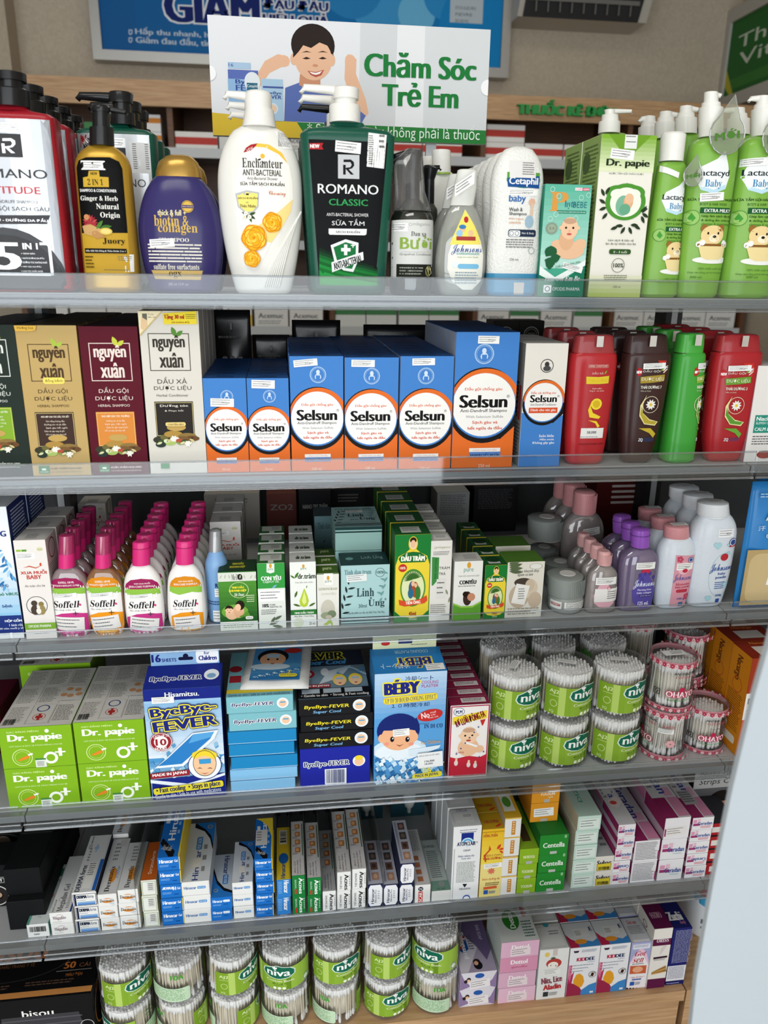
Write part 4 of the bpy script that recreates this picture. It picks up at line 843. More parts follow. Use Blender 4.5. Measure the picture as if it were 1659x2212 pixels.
f.E(575, 1365, 85, 'e9bd98', 48); f.E(515, 1345, 40, 'e9bd98', 34, rot=30); f.E(630, 1340, 42, 'e9bd98', 34, rot=-30); f.E(560, 1310, 40, 'e0b08a', 55); f.face(577, 1240, 50, skin='efc6a2', bald=True, smile='c9605a')
f.E(478, 1247, 32, '8a9a88', 32); f.E(478, 1247, 22, '9cae98', 22); f.T('5.5', 465, 1240, 492, 1254, '5a4a2a')
for a, x, y in ((60, 450, 1400), (120, 500, 1400), (20, 470, 1420), (160, 500, 1440), (90, 470, 1470)): f.leaf(x, y, 62, a, '235c3a', .75)
f.tag(540, 1442, 652, 1475, rot=14, price='32,000'); f.T(serif('Tam Goi Em Be'), 444, 1502, 636, 1530, 'f2f6f4', it=.2); f.T('Chiết xuất từ thiên nhiên', 500, 1430, 640, 1448, '2a7a5c', rot=-12); f.R(440, 1552, 482, 1592, 'eef2f0'); f.ring(461, 1572, 14, .3, '2a3c34'); f.T('OPODIS PHARMA', 488, 1564, 636, 1582, 'e9f2ee')
b.put('teal baby bath box with a baby picture', n=3)
# green and cream carton
b = Box(C3, 1, (765, 730), (1060, 735), (960, 1608), (670, 1605), .062, ('ebe8dc', '93ac5c', 'b5c87a', '8fa85e', '9ab868'))
f = b.f; f.A.grad(0, 0, 1, .22, '7fae36', 'dfe7c0', 9); f.A.poly([(.12, 0), (.9, 0), (.6, .11), (.4, .11)], '6f9c2c'); f.A.grad(0, .86, 1, 1, 'e6e6c8', 'b4c467', 5)
f.R(885, 730, 952, 806, 'e4e6e2'); f.A.L += 1; f.R(892, 768, 945, 772, '555'); f.R(892, 740, 945, 744, '555'); f.tag(808, 810, 935, 862, rot=4, price='110,000'); f.T('Dr. papie', 786, 862, 1016, 910, '24301c', b=.07, res=3); f.T('NƯỚC TẮM GỘI THẢO DƯỢC', 798, 930, 986, 946, '5a6a44')
f.P([(895, 985), (910, 1015), (905, 1035), (888, 1035), (880, 1018)], '8fae5a'); f.E(885, 1090, 110, '4f9436', 100); f.E(840, 1040, 60, '4f9436', 40); f.E(930, 1040, 62, '4f9436', 40); f.E(885, 1092, 85, 'eef0e2', 80); f.E(845, 1048, 42, 'eef0e2', 28); f.E(925, 1048, 42, 'eef0e2', 28)
f.E(870, 1110, 40, '7fb59a', 55); f.E(900, 1090, 26, 'e3b088', 40); f.E(905, 1072, 24, 'e9bd98', 28); f.E(880, 1130, 30, '6aa888', 30)
for a, x, y in ((120, 770, 1060), (150, 775, 1100), (200, 780, 1120), (230, 785, 1150), (60, 775, 1050), (20, 965, 1140), (60, 975, 1150), (-30, 975, 1150), (-60, 970, 1165), (180, 870, 1220), (240, 880, 1225), (300, 900, 1225), (0, 910, 1215), (200, 840, 1225), (330, 930, 1215)): f.leaf(x, y, 42, a, '2a3a24', .4)
f.T('Làm sạch & bảo vệ', 786, 1292, 926, 1308, '36402a'); f.T('làn da tự nhiên cho bé', 772, 1312, 938, 1328, '36402a'); f.RR(790, 1348, 910, 1376, '35572a', .4); f.T('0 - 3 tuổi', 814, 1354, 888, 1370, 'f2f4ea'); f.ring(838, 1438, 36, .06, '3a3f36'); f.T('100%', 812, 1426, 868, 1450, '33382e', b=.02); f.LN(755, 1492, 888, 1524, 3, '7a7f68', al=1); f.T('230 ml', 808, 1552, 850, 1564, '555')
s = b.left((560, 775), (765, 735), (670, 1605), (480, 1600)); s.A.LN(.15, .05, .9, .9, 34, '5a6a3c', dens=.9); s.A.E(.3, .15, .16, '4a5c34'); s.A.ring(.3, .15, .2, .15, '4a5c34')
b.put('green and cream herbal baby bath carton', n=2); PPX, PPY = b.X, b.Y
# bottle taken out of that carton, behind
b = Bot(C3, 1, [(725, 765, 840), (745, 740, 870), (1600, 735, 870)], .7, 3, Y=.165); b.body(plastic('93b85e', .35)); b.rings('pump_collar', [(665, 742, 852), (728, 738, 850)], WHTP); b.rings('pump_stem', [(628, 758, 842), (668, 755, 845)], WHTP); b.rings('pump_head', [(600, 770, 825), (632, 775, 820)], WHTP); b.nozzle(790, 608, 915, 602, 11, WHTP, 1.2)
b.put('pale green pump bottle standing behind the herbal baby bath carton')
# green baby body wash bottles
def lacta(ctx, prof, big, lq, Y=None):
    b = Bot(ctx, 1, prof, .62, 2.6, Y=Y); b.body(plastic('7fb246', .33)); return b
def lacta_art(l, x, y, w, new=True):
    """x, y = centre of the white drop; w = its width (crop pixels)"""
    k = w/165
    l.P([(x+60*k, y-130*k), (x+75*k, y-60*k), (x+82*k, y), (x+60*k, y+62*k), (x, y+86*k), (x-60*k, y+66*k), (x-84*k, y), (x-60*k, y-50*k), (x+20*k, y-90*k)], 'eff3f2'); l.P([(x+60*k, y+40*k), (x+62*k, y+60*k), (x, y+86*k), (x-60*k, y+66*k), (x-60*k, y+46*k), (x, y+66*k)], 'bfe0ee')
    l.T('Lactacyd', x-78*k, y-35*k, x+80*k, y+6*k, '1f2a33', b=.03, res=3); l.T(ital('Baby'), x-42*k, y+15*k, x+42*k, y+62*k, '3a86b8')
    l.T('SỮA TẮM GỘI HÀNG NGÀY', x-110*k, y+103*k, x+110*k, y+125*k, '2a4f1f', b=.03); l.T('BODY & HAIR WASH', x-65*k, y+132*k, x+70*k, y+146*k, '35602a'); l.R(x-65*k, y+156*k, x+112*k, y+186*k, '1d5a30'); l.T('EXTRA MILKY', x-45*k, y+163*k, x+95*k, y+180*k, 'f2f6ee', b=.04)
    l.T('Giúp làm sạch dịu nhẹ', x-60*k, y+192*k, x+110*k, y+208*k, '2a4f1f', b=.02); l.T('& dưỡng ẩm vượt trội', x-60*k, y+212*k, x+105*k, y+228*k, '2a4f1f', b=.02); l.T('cleanses & moisturizes', x-60*k, y+232*k, x+95*k, y+246*k, '4a7a34'); l.E(x-100*k, y+205*k, 34*k, '9cc870'); l.ring(x-100*k, y+205*k, 34*k, .08, '4a8a34'); l.P([(x-100*k, y+180*k), (x-84*k, y+208*k), (x-100*k, y+226*k), (x-116*k, y+208*k)], '4a9a3c')
    X, Y = x-5*k, y+360*k
    l.E(X, Y+60*k, 98*k, 'f4f4ee', 18*k); l.E(X-40*k, Y-100*k, 18*k, '9a6a34'); l.E(X+45*k, Y-98*k, 18*k, '9a6a34'); l.E(X, Y-65*k, 58*k, 'f0d59a', 50*k); l.E(X+8*k, Y-50*k, 26*k, 'fbefd2', 20*k); l.E(X+10*k, Y-58*k, 9*k, '2a1a10', 7*k)
    for sx in (-22, 30): l.E(X+sx*k, Y-75*k, 5*k, '2a1a10', 7*k, n=10)
    l.E(X-45*k, Y-30*k, 24*k, 'f0d59a', 20*k); l.P([(X-72*k, Y-15*k), (X+72*k, Y-15*k), (X+58*k, Y+45*k), (X+30*k, Y+58*k), (X-30*k, Y+58*k), (X-58*k, Y+45*k)], 'f0dca0'); l.R(X-76*k, Y-22*k, X+76*k, Y-10*k, '8a5f2c')
    for sx, sy in ((-70, -20), (-50, -28), (60, -26), (75, -18)): l.E(X+sx*k, Y+sy*k, 13*k, 'f8f8f4', n=12)
    l.T('100% chiết xuất từ sữa', x-75*k, y+455*k, x+65*k, y+468*k, '4f7a38'); l.T('Giúp cân bằng pH & Không gây kích ứng', x-125*k, y+476*k, x+110*k, y+490*k, '4f7a38')
def hangtag(b, x, y, r, words=True):
    """clear drop-shaped plastic tag hooked on the pump"""
    X, Z = b.lx(x, y), b.lz(y); R = r/FPX/b.ctx[2]*(b.Yc+DIST); yf = -max(q[2] for q in b.secs)-.004
    P = [(X+R*math.sin(math.radians(a))*(1 if abs(a) < 150 else .98), Z-R*math.cos(math.radians(a))) for a in range(-140, 141, 20)]; P.append((X+.15*R, Z+1.9*R))
    b.parts.append(('hang_tag', MB().prism(P, yf, yf+.0012).mesh('hang_tag', clear('tag_plastic', 'f2f5ee', .25, 'e8efe2', .16)), [('tag_edge', MB().tube([(p[0], yf, p[1]) for p in P]+[(P[0][0], yf, P[0][1])], .0009, 6).mesh('tag_edge', clear('tag_edge', 'dfe2dc', .5, 'dfe2dc', .5))),
        ('tag_print', (lambda A: A.build('tag_print', lambda u, v, o: (X-.75*R+1.5*R*u, yf-o, Z+.35*R-.7*R*v)))(Art(2.1).T('MỚI', .05, .15, .95, .9, '4f7f34', b=.06, rot=-8)))]))
def lpump(b, xl, xr, yc0, yc1, yh, tipx):
    xm = (xl+xr)/2; hw = (xr-xl)/2
    b.rings('pump_collar', [(yc0, xl, xr), (yc1, xl-2, xr)], WHTP); b.rings('pump_stem', [(yc0-28, xm-hw*.75, xm+hw*.75), (yc0+2, xm-hw*.8, xm+hw*.8)], WHTP); b.rings('pump_head', [(yh, xm-hw*.55, xm+hw*.55), (yc0-26, xm-hw*.6, xm+hw*.6)], WHTP); b.nozzle(xm, yh+12, tipx, yh+16, 15, WHTP, 1)
b = lacta(C3, [(885, 1068, 1190), (905, 1058, 1205), (1100, 1035, 1195), (1400, 985, 1170), (1610, 958, 1155)], False, None); l = b.label((1030, 895), (1215, 895), (1165, 1560), (980, 1560)); lacta_art(l, 1135, 1095, 150); l.P([(1047, 898), (1152, 945), (1145, 975), (1040, 930)], 'efefec')
b.rings('screw_cap', [(724, 1092, 1200), (735, 1082, 1208), (880, 1068, 1192)], WHTP); hangtag(b, 1210, 960, 52)
b.put('small green baby wash bottle with white screw cap')
b = lacta(C3, [(745, 1290, 1400), (770, 1245, 1450), (800, 1222, 1480), (1000, 1210, 1465), (1400, 1180, 1425), (1600, 1155, 1375)], True, None); l = b.label((1205, 790), (1480, 790), (1400, 1530), (1175, 1530)); lacta_art(l, 1318, 970, 175); l.tag(1248, 1055, 1372, 1100, rot=-4, price='153,000'); l.T('500 ml', 1198, 1500, 1255, 1512, '4f7a38')
lpump(b, 1288, 1410, 590, 750, 505, 1400); hangtag(b, 1382, 745, 95)
b.put('large green baby wash pump bottle with a clear drop tag'); LB = b
b = lacta(C3, [(745, 1560, 1690), (770, 1510, 1730), (800, 1490, 1750), (1000, 1475, 1740), (1400, 1420, 1690), (1600, 1378, 1650)], True, None); l = b.label((1480, 790), (1745, 790), (1660, 1530), (1410, 1530)); lacta_art(l, 1572, 970, 178); l.tag(1478, 870, 1600, 912, rot=-4, price='153,000'); l.T('500 ml', 1488, 1500, 1548, 1512, '4f7a38')
lpump(b, 1575, 1690, 600, 745, 525, 1565); hangtag(b, 1655, 760, 95); b.put('large green baby wash pump bottle at the far end of the top shelf'); LB2 = b
for x, y, yy, tip, i in ((1210, 640, .12, 1275, 0), (1100, 665, .2, 1170, 1), (1010, 690, .27, 970, 2), (1495, 645, .12, 1420, 3)):
    bb = lacta(C3, [(y+90, x-55, x+55), (y+120, x-100, x+105), (1580, x-120, x+60)], True, None, Y=yy); lpump(bb, x-52, x+58, y+5, y+92, y-60 if i in (0,) else y-55, tip); bb.put(['green baby wash pump bottle behind the small capped one', 'green baby wash pump bottle third from the tagged ones', 'rearmost green baby wash pump bottle near the green carton', 'green baby wash pump bottle between the two tagged ones'][i])
# ================================================================== second shelf: herbal shampoo cartons, anti-dandruff boxes, flip-cap bottles
def herbs(f, x, y, w):
    k = w/270
    for i, (dx, dy, r, c) in enumerate(((-110, 15, 40, '3a3a2c'), (-70, 0, 34, '6f6a3c'), (-20, -20, 60, 'b08c44'), (0, -62, 62, 'c2a05a'), (70, -5, 60, '8f7440'), (100, 10, 50, '6b4a2c'), (40, 20, 50, '7a5a34'), (-40, 30, 40, 'a9c069'), (-10, 12, 30, 'e9e6d8'), (20, 24, 26, 'b4523c'), (60, 30, 30, '59402a'), (-100, 45, 34, '2e3a34'), (80, 36, 22, 'e6e4c4'), (-60, 22, 22, 'dce4c0'))):
        f.E(x+dx*k, y+dy*k, r*k, c, r*k*(.36 if i in (2, 3, 4, 5) else .55), n=14)
    for i in range(9): f.leaf(x-120*k+i*30*k, y+30*k, 40*k, (20, 200, 60, 150, 330)[i % 5], ('3f5a2c', 'd8d6a8', '4a3626', 'cfc48a', '7f9a4a')[i % 5], .4)
    for dx in (-15, 75): 
        for a in range(0, 360, 60): f.leaf(x+dx*k, y+(8 if dx < 0 else 42)*k, 24*k, a, 'f0eee2', .5)
def ncarton(TL, TR, BR, BL, cols, tc, sx, sy, boxc, btc, lines, pill=None, cond=False, foot=True, leafc='c9cf4a'):
    """sx, sy: offset of the print from the maroon carton (crop pixels)"""
    b = Box(D1, 2, TL, TR, BR, BL, .055, cols); f = b.f; f.bg(cols[0]); X = lambda x: x+sx
    q = lambda x, y: (x+sx, y+sy)
    f.frame(578+sx, 296+sy, 842+sx, 536+sy, tc, .014)
    f.R(725+sx, 290+sy, 790+sx, 302+sy, cols[0]); f.leaf(*q(750, 318), 68, 110, leafc, .5); f.leaf(*q(752, 315), 58, 38, leafc, .5)
    f.T('nguyên', 604+sx, 308+sy, 806+sx, 412+sy, tc, b=.03, res=3); f.T('xuân', 648+sx, 420+sy, 795+sx, 516+sy, tc, b=.03, res=3)
    t1, t2 = ('DẦU XẢ', 'DƯỢC LIỆU') if cond else ('DẦU GỘI', 'DƯỢC LIỆU')
    f.T(t1, 632+sx, 573+sy, 822+sx, 618+sy, tc); f.T(t2, 610+sx, 626+sy, 852+sx, 664+sy, tc); f.T('HERBAL SHAMPOO' if not cond else 'Herbal Conditioner', 628+sx, 684+sy, 832+sx, 700+sy, tc)
    if pill: f.RR(665+sx, 510+sy, 805+sx, 552+sy, 'f0dc6a', .4); f.T(pill, 682+sx, 518+sy, 792+sx, 544+sy, '3a3016')
    f.R(620+sx, 732+sy, 868+sx, 955+sy, boxc); f.frame(624+sx, 738+sy, 864+sx, 950+sy, 'e9d68a', .007)
    f.T(lines[0], 650+sx, 750+sy, 830+sx, 770+sy, btc, b=.02)
    for i, t in enumerate(lines[1:]): f.T(t, 680+sx-(i % 2)*10, 782+sy+i*21, 800+sx+(i % 3)*10, 798+sy+i*21, btc)
    herbs(f, 755+sx, 960+sy, 270)
    if foot: f.R(632+sx, 1073+sy, 700+sx, 1122+sy, '2a7a44'); f.leaf(650+sx, 1100+sy, 34, 20, 'e6f0e2'); f.leaf(682+sx, 1100+sy, 34, 160, 'e6f0e2'); f.T('HOA LINH', 640+sx, 1106+sy, 694+sx, 1116+sy, 'e6f0e2'); f.T('DƯỢC PHẨM HOA LINH', 710+sx, 1078+sy, 906+sx, 1098+sy, tc, b=.03); f.T('Uy tín chất lượng để phát triển bền vững', 712+sx, 1104+sy, 906+sx, 1118+sy, tc)
    return b
LM = ['PHÙ HỢP CHO TÓC THƯỜNG', 'Dưỡng tóc và da đầu', 'Sạch gàu, hết ngứa', 'Giảm tóc gãy rụng từ gốc', 'Hỗ trợ mọc tóc thay thế']
b = ncarton((503, 190), (880, 195), (955, 1140), (590, 1145), ('5a1424', '4a101e', '2e1418'), 'ead9d0', 0, 0, 'd98a3f', 'f6ead8', LM); b.put('maroon herbal shampoo carton', n=5)
LM2 = ['PHÙ HỢP CHO TÓC DẦU, TÓC BẾT', 'Cân bằng lượng dầu', 'Dưỡng tóc và da đầu', 'Sạch gàu hết ngứa', 'Giảm tóc gãy rụng từ gốc', 'Hỗ trợ mọc tóc thay thế']
b = ncarton((97, 185), (495, 187), (580, 1145), (207, 1150), ('bfa268', 'a88a52', '4a3f2c'), '4e3a24', -388, 10, '43302a', 'efe4d2', LM2, pill='Bồng bềnh', leafc='a9c24a')
b.f.P([(97, 186), (242, 188), (236, 215), (215, 222), (105, 222)], 'e3b54a'); b.f.T('Hương hoa', 118, 192, 222, 214, '3a2c14'); b.put('beige herbal shampoo carton', n=5)
b = ncarton((-300, 180), (100, 182), (205, 1150), (-170, 1152), ('26302a', '1c2420', '1c2420'), 'dfe4dc', -782, -20, '86ad35', 'f2f6e2', ['PHÙ HỢP CHO TÓC KHÔ, HƯ TỔN', 'Sạch gàu, hết ngứa', 'Dưỡng tóc và da đầu', 'Giảm tóc gãy rụng', 'Hỗ trợ mọc tóc mới']); b.put('dark green herbal shampoo carton', n=4)
b = ncarton((880, 90), (1268, 97), (1330, 1140), (965, 1140), ('d9d4ca', 'b3ada2', 'c4beb4'), '3a342e', 374, -60, '2c2826', 'efe9dc', ['Dưỡng tóc', '& Phục hồi'], cond=True, foot=False, leafc='5a8a3c')
f = b.f; f.P([(881, 92), (1040, 94), (895, 250)], 'd9bf7c'); f.P([(881, 92), (1030, 94), (893, 240)], 'efe2bc'); f.P([(908, 108), (940, 108), (942, 170), (915, 172)], '6a6a5c'); f.P([(905, 130), (940, 150), (945, 185), (920, 215), (900, 200)], 'e6c49a'); f.T('Tuýp', 945, 108, 985, 120, '5a5a50'); f.T('dầu xả', 945, 124, 995, 136, '5a5a50')
f.P([(1040, 108), (1258, 96), (1262, 180), (1050, 178)], 'ead43a'); f.T('Tặng 30 ml', 1050, 115, 1178, 152, 'a8281e', b=.05); f.LN(1188, 116, 1256, 150, 3, '6a5a1a', al=1); f.T('GIÁ KHÔNG ĐỔI', 1098, 158, 1212, 172, '8a2018', b=.03)
f.RR(1060, 803, 1190, 828, 'e9cf86', .4); f.T('CHUYÊN SÂU', 1075, 809, 1176, 823, '4a3410', b=.03); f.R(1030, 1065, 1085, 1098, '3a8a4c'); b.put('tall white herbal conditioner carton with yellow corner', n=4)
# anti-dandruff cartons; print measured on the first 100 ml box in crop D2
def selsun(b, k, cx, cy, r, vol, cond=False, st=None, y0=0):
    """cx, cy, r: disc in crop pixels"""
    f = b.f; f.bg('4682ca' if not cond else 'e6e1d8')
    if not cond: f.P([(cx-3*r, cy+.55*r), (cx-1.1*r, cy+.62*r), (cx, cy+1.08*r), (cx+r*1.1, cy+.5*r), (cx+3*r, cy), (cx+3*r, cy+4*r), (cx-3*r, cy+4*r)], 'e36f2c'); f.P([(cx-3*r, cy-.2*r), (cx-.9*r, cy-.1*r), (cx+.9*r, cy-.2*r), (cx+.9*r, cy+.7*r), (cx-.9*r, cy+.7*r), (cx-3*r, cy+.3*r)], 'e36f2c')
    else: f.P([(cx-3*r, cy+.4*r), (cx-.9*r, cy+.6*r), (cx, cy+1.0*r), (cx+r*1.1, cy+.6*r), (cx+3*r, cy+.2*r), (cx+3*r, cy+5*r), (cx-3*r, cy+5*r)], '4682ca')
    f.E(cx, cy+.02*r, 1.12*r, '1c1a1a', 1.17*r, n=44)
    f.E(cx+.04*r, cy-.05*r, 1.1*r, 'e36f2c', 1.07*r, n=44); f.P([(cx-1.1*r, cy), (cx+1.1*r, cy), (cx+1.1*r, cy+.5*r), (cx+.5*r, cy+1.05*r), (cx-.5*r, cy+1.05*r), (cx-1.1*r, cy+.5*r)], '1c1a1a')
    f.E(cx, cy+.03*r, 1.01*r, '4682ca', 1.01*r, n=44); f.E(cx, cy, .985*r, 'f4f2ee', .98*r, n=44)
    T = lambda t, a, b_, c, d, col, **kw: f.T(t, cx+a*r, cy+b_*r, cx+c*r, cy+d*r, col, **kw)
    if cond:
        T('Dầu xả dưỡng tóc', -.66, -.58, .66, -.4, 'd9663a', b=.03); T('Selsun', -.7, -.38, .68, .0, '171515', b=.06, res=3); T('®', .72, -.4, .84, -.28, '171515'); T('Anti-Dandruff Conditioner', -.7, .06, .66, .18, '444'); f.R(cx-.78*r, cy+.28*r, cx+.72*r, cy+.56*r, 'd9552f'); T('Dành cho tóc gàu', -.68, .34, .62, .5, 'f6f0ea', b=.03)
        return f
    T('Dầu gội chống gàu', -.6, -.58, .58, -.44, 'd9663a', b=.03); T('Selsun', -.76, -.32, .72, .08, '171515', b=.07, res=3); T('®', .72, -.34, .82, -.24, '171515'); T('Anti-Dandruff Shampoo', -.76, .12, .72, .25, '2a2a2a', b=.01); T('With Selenium Sulfide', -.58, .32, .6, .4, '8a8a8a'); T('Sạch gàu và', -.38, .49, .42, .61, 'd9552f', b=.03); T('hết ngứa da đầu', -.52, .65, .55, .79, 'd9552f', b=.03)
    # round emblem with a standing figure
    ey = cy-1.62*r; f.ring(cx+.02*r, ey, .31*r, .12, 'a9c9ea'); f.ring(cx+.02*r, ey, .25*r, .05, 'a9c9ea'); f.E(cx+.02*r, ey-.1*r, .07*r, 'cfe0f2', .09*r); f.E(cx+.02*r, ey+.08*r, .12*r, 'cfe0f2', .12*r); f.R(cx-.06*r, ey+.02*r, cx+.1*r, ey+.2*r, '4682ca')
    f.R(cx-.48*r, cy+1.34*r, cx+.5*r, cy+1.46*r, 'f2eee8'); T('CÔNG THỨC CẢI TIẾN', -.36, 1.37, .38, 1.43, 'd9663a'); f.R(cx-.48*r, cy+1.46*r, cx+.5*r, cy+1.62*r, '5a83c4'); T('NHANH HẾT NGỨA', -.44, 1.49, .46, 1.59, '14223c', b=.04); T(vol, -.2, 1.84, .16, 1.95, 'f4d8c4')
    if st: f.tag(cx+st[0]*r, cy+st[1]*r, cx+st[2]*r, cy+st[3]*r, rot=st[4], price='91,000')
    return f
SC_ = ('4682ca', 'c9cdd4', '2f63ac', 'aab4c6', 'aab4c6')
def stripes(b):
    t = b.top((0, 0), (1, 0), (1, 1), (0, 1)); t.A.R(0, 0, 1, 1, '2a5693'); t.A.T('Selsun', .3, .25, .7, .6, '1c2f52', b=.05); t.A.LN(.2, .7, .8, .85, 1, '1c3560')
for q, disc, vol, n, st, lb in (
    (((20, 515), (295, 515), (318, 1118), (55, 1118)), (172, 840, 130), '50 ml', 7, (-.78, -1.52, .37, -1.12, 2), 'small blue and orange carton beside the white one'),
    (((298, 515), (562, 515), (578, 1112), (320, 1115)), (440, 838, 130), '50 ml', 7, (-.85, -2.4, .28, -2.0, 2), 'small blue and orange carton in the second column'),
    (((567, 375), (907, 378), (910, 1103), (583, 1105)), (744, 765, 168), '100 ml', 7, (-.9, -2.2, 0, -1.94, -5), 'blue and orange 100 ml carton in the first column'),
    (((915, 385), (1252, 385), (1250, 1103), (915, 1105)), (1080, 765, 165), '100 ml', 8, (-.75, -2.22, .13, -1.96, 1), 'blue and orange 100 ml carton in the middle column'),
    (((1268, 375), (1603, 378), (1580, 1100), (1252, 1100)), (1422, 765, 165), '100 ml', 8, (-.5, -2.28, .36, -2.02, -1), 'blue and orange 100 ml carton in the last column')):
    b = Box(D2, 2, *q, .03 if vol == '50 ml' else .038, SC_); selsun(b, 2, *disc, vol, st=st); stripes(b); b.put(lb, n=n, group='anti-dandruff cartons', jit=.0008)
b = Box(D3, 2, (85, 180), (410, 182), (360, 865), (55, 880), .055, SC_); selsun(b, 2, 224, 552, 160, '250 ml', st=(-.18, -2.2, .5, -1.95, 1)); stripes(b); b.put('large blue and orange 250 ml carton', n=4, group='anti-dandruff cartons')
b = Box(D3, 2, (430, 240), (655, 235), (600, 860), (400, 870), .045, ('e6e1d8', 'd6d2ca', 'e2ded6', '8d8a88', 'd6d2ca')); f = selsun(b, 2, 524, 546, 97, '', cond=True)
f.ring(540, 358, 34, .1, '2a2a2a'); f.E(540, 350, 12, '3a3a3a', 14); f.E(540, 372, 20, '4a4a4a', 14)
for i, t in enumerate(('Suôn khỏe', 'Mềm mượt', 'Không gãy gàu')): f.T(t, (502, 506, 470)[i], 704+18*i, 576, 718+18*i, 'eef2f6', b=.02)
s = b.left((380, 225), (430, 240), (400, 870), (365, 810)); s.A.T('Selsun', .1, .32, .6, .6, '2a2a2a', rot=270, b=.04); s.A.R(.65, .34, .85, .62, '9a2c34'); s.A.LN(.1, .65, .9, .95, 10, '4a4a4a')
b.put('cream and blue dandruff conditioner carton', n=3)
# flip cap herbal shampoo bottles
def thai(prof, cap, colr, colc, label, disc, n, Y=None, rz=0, art=True, lc='d9c43a', band='8a8a2a', num='7', dx=0, ratio=.5):
    b = Bot(D3, 2, prof, ratio, 3, Y=Y); b.body(plastic(colr, .3)); b.rings('flip_cap', cap, plastic(colc, .3), ratio=ratio*.95, ex=3, n=28)
    y0, xl, xr = cap[-1]; b.rings('cap_seam', [(y0-2, xl-1, xr+1), (y0+1, xl-1, xr+1)], plastic('2a1414'), ratio=ratio*.95, ex=3, n=28)
    cxm = (cap[0][1]+cap[0][2])/2; k = Art(1); 
    z1, z0 = b.lz(cap[0][0]+4), b.lz(cap[0][0]+58); X = b.lx(cxm+8, cap[0][0]); yf = -max(q[2] for q in b.secs)*.98-.0008
    seal = MB().box(X-.0045, X+.0045, yf-.0004, yf, z0, z1); b.parts.append(('seal_sticker', seal.mesh('seal_sticker', mat('foil_seal', 'c9c6c0', .3, .6)), []))
    if art:
        x0, x1, y0, y1 = disc; l = b.label((x0, y0), (x1, y0+4), (x1-42, y1), (x0-8, y1)); w = x1-x0; h = y1-y0; U = lambda u: x0+u*w; Vv = lambda v: y0+v*h
        art(l, U, Vv)
    b.put(label, n=n, pitch=.062, dx=dx, rz=rz)
    return b
def thaiart(num, band, new=True, st=True):
    def a(l, U, V):
        l.P([(U(.62), V(-.06)), (U(1.12), V(.0)), (U(1.12), V(.24))], 'c8342c'); l.T('MỚI', U(.8), V(.03), U(1.12), V(.13), 'f4ece8', b=.04, rot=48)
        for i in range(12): l.leaf(U(-.02), V(.14), 22, i*30, 'c0282c', .5)
        l.T('NEW', U(-.08), V(.125), U(.1), V(.16), 'fff', b=.04); l.T('DẦU GỘI', U(.16), V(.105), U(.8), V(.15), 'eceae2'); l.leaf(U(.82), V(.13), 24, 45, '7fae3a')
        l.P([(U(.05), V(.2)), (U(.5), V(.185)), (U(1.0), V(.17)), (U(1.0), V(.25)), (U(.5), V(.27)), (U(.05), V(.28))], band); l.T('DƯỢC LIỆU', U(.1), V(.195), U(.95), V(.255), 'efeede'); l.T('THÁI DƯƠNG '+num, U(.06), V(.3), U(.86), V(.345), 'e9e6da', b=.03); l.T('Mềm & Mượt', U(.06), V(.36), U(.45), V(.385), 'd9d2c0')
        l.ring(U(.45), V(.54), 40, .06, 'e6dcc0')
        for i in range(10): l.leaf(U(.45), V(.54), 26, i*36, 'f2efe6', .4)
        l.E(U(.45), V(.54), 7, 'e6c43a')
        l.P([(U(.3), V(.42)), (U(.05), V(.55)), (U(.02), V(.68)), (U(.2), V(.78)), (U(.62), V(.8)), (U(.74), V(.75)), (U(.4), V(.72)), (U(.15), V(.64)), (U(.14), V(.55))], 'e9dfa0'); l.P([(U(.1), V(.56)), (U(.05), V(.66)), (U(.22), V(.77)), (U(.6), V(.785)), (U(.7), V(.75)), (U(.4), V(.735)), (U(.16), V(.65))], {'7': 'b9a63a', '3': '5f9a3a'}[num])
        l.P([(U(.0), V(.83)), (U(.45), V(.83)), (U(.66), V(.9)), (U(.56), V(.95)), (U(.4), V(.89))], {'7': 'c9b23a', '3': '6fa83e'}[num]); l.T('ZQ', U(.0), V(.955), U(.16), V(1.0), 'e6eef6', b=.04); l.LN(U(.2), V(.95), U(.6), V(1.0), 3, '34548a')
        if st: l.tag(U(.15), V(.03), U(1.0), V(.1), rot=-2, price='98,000')
    return a
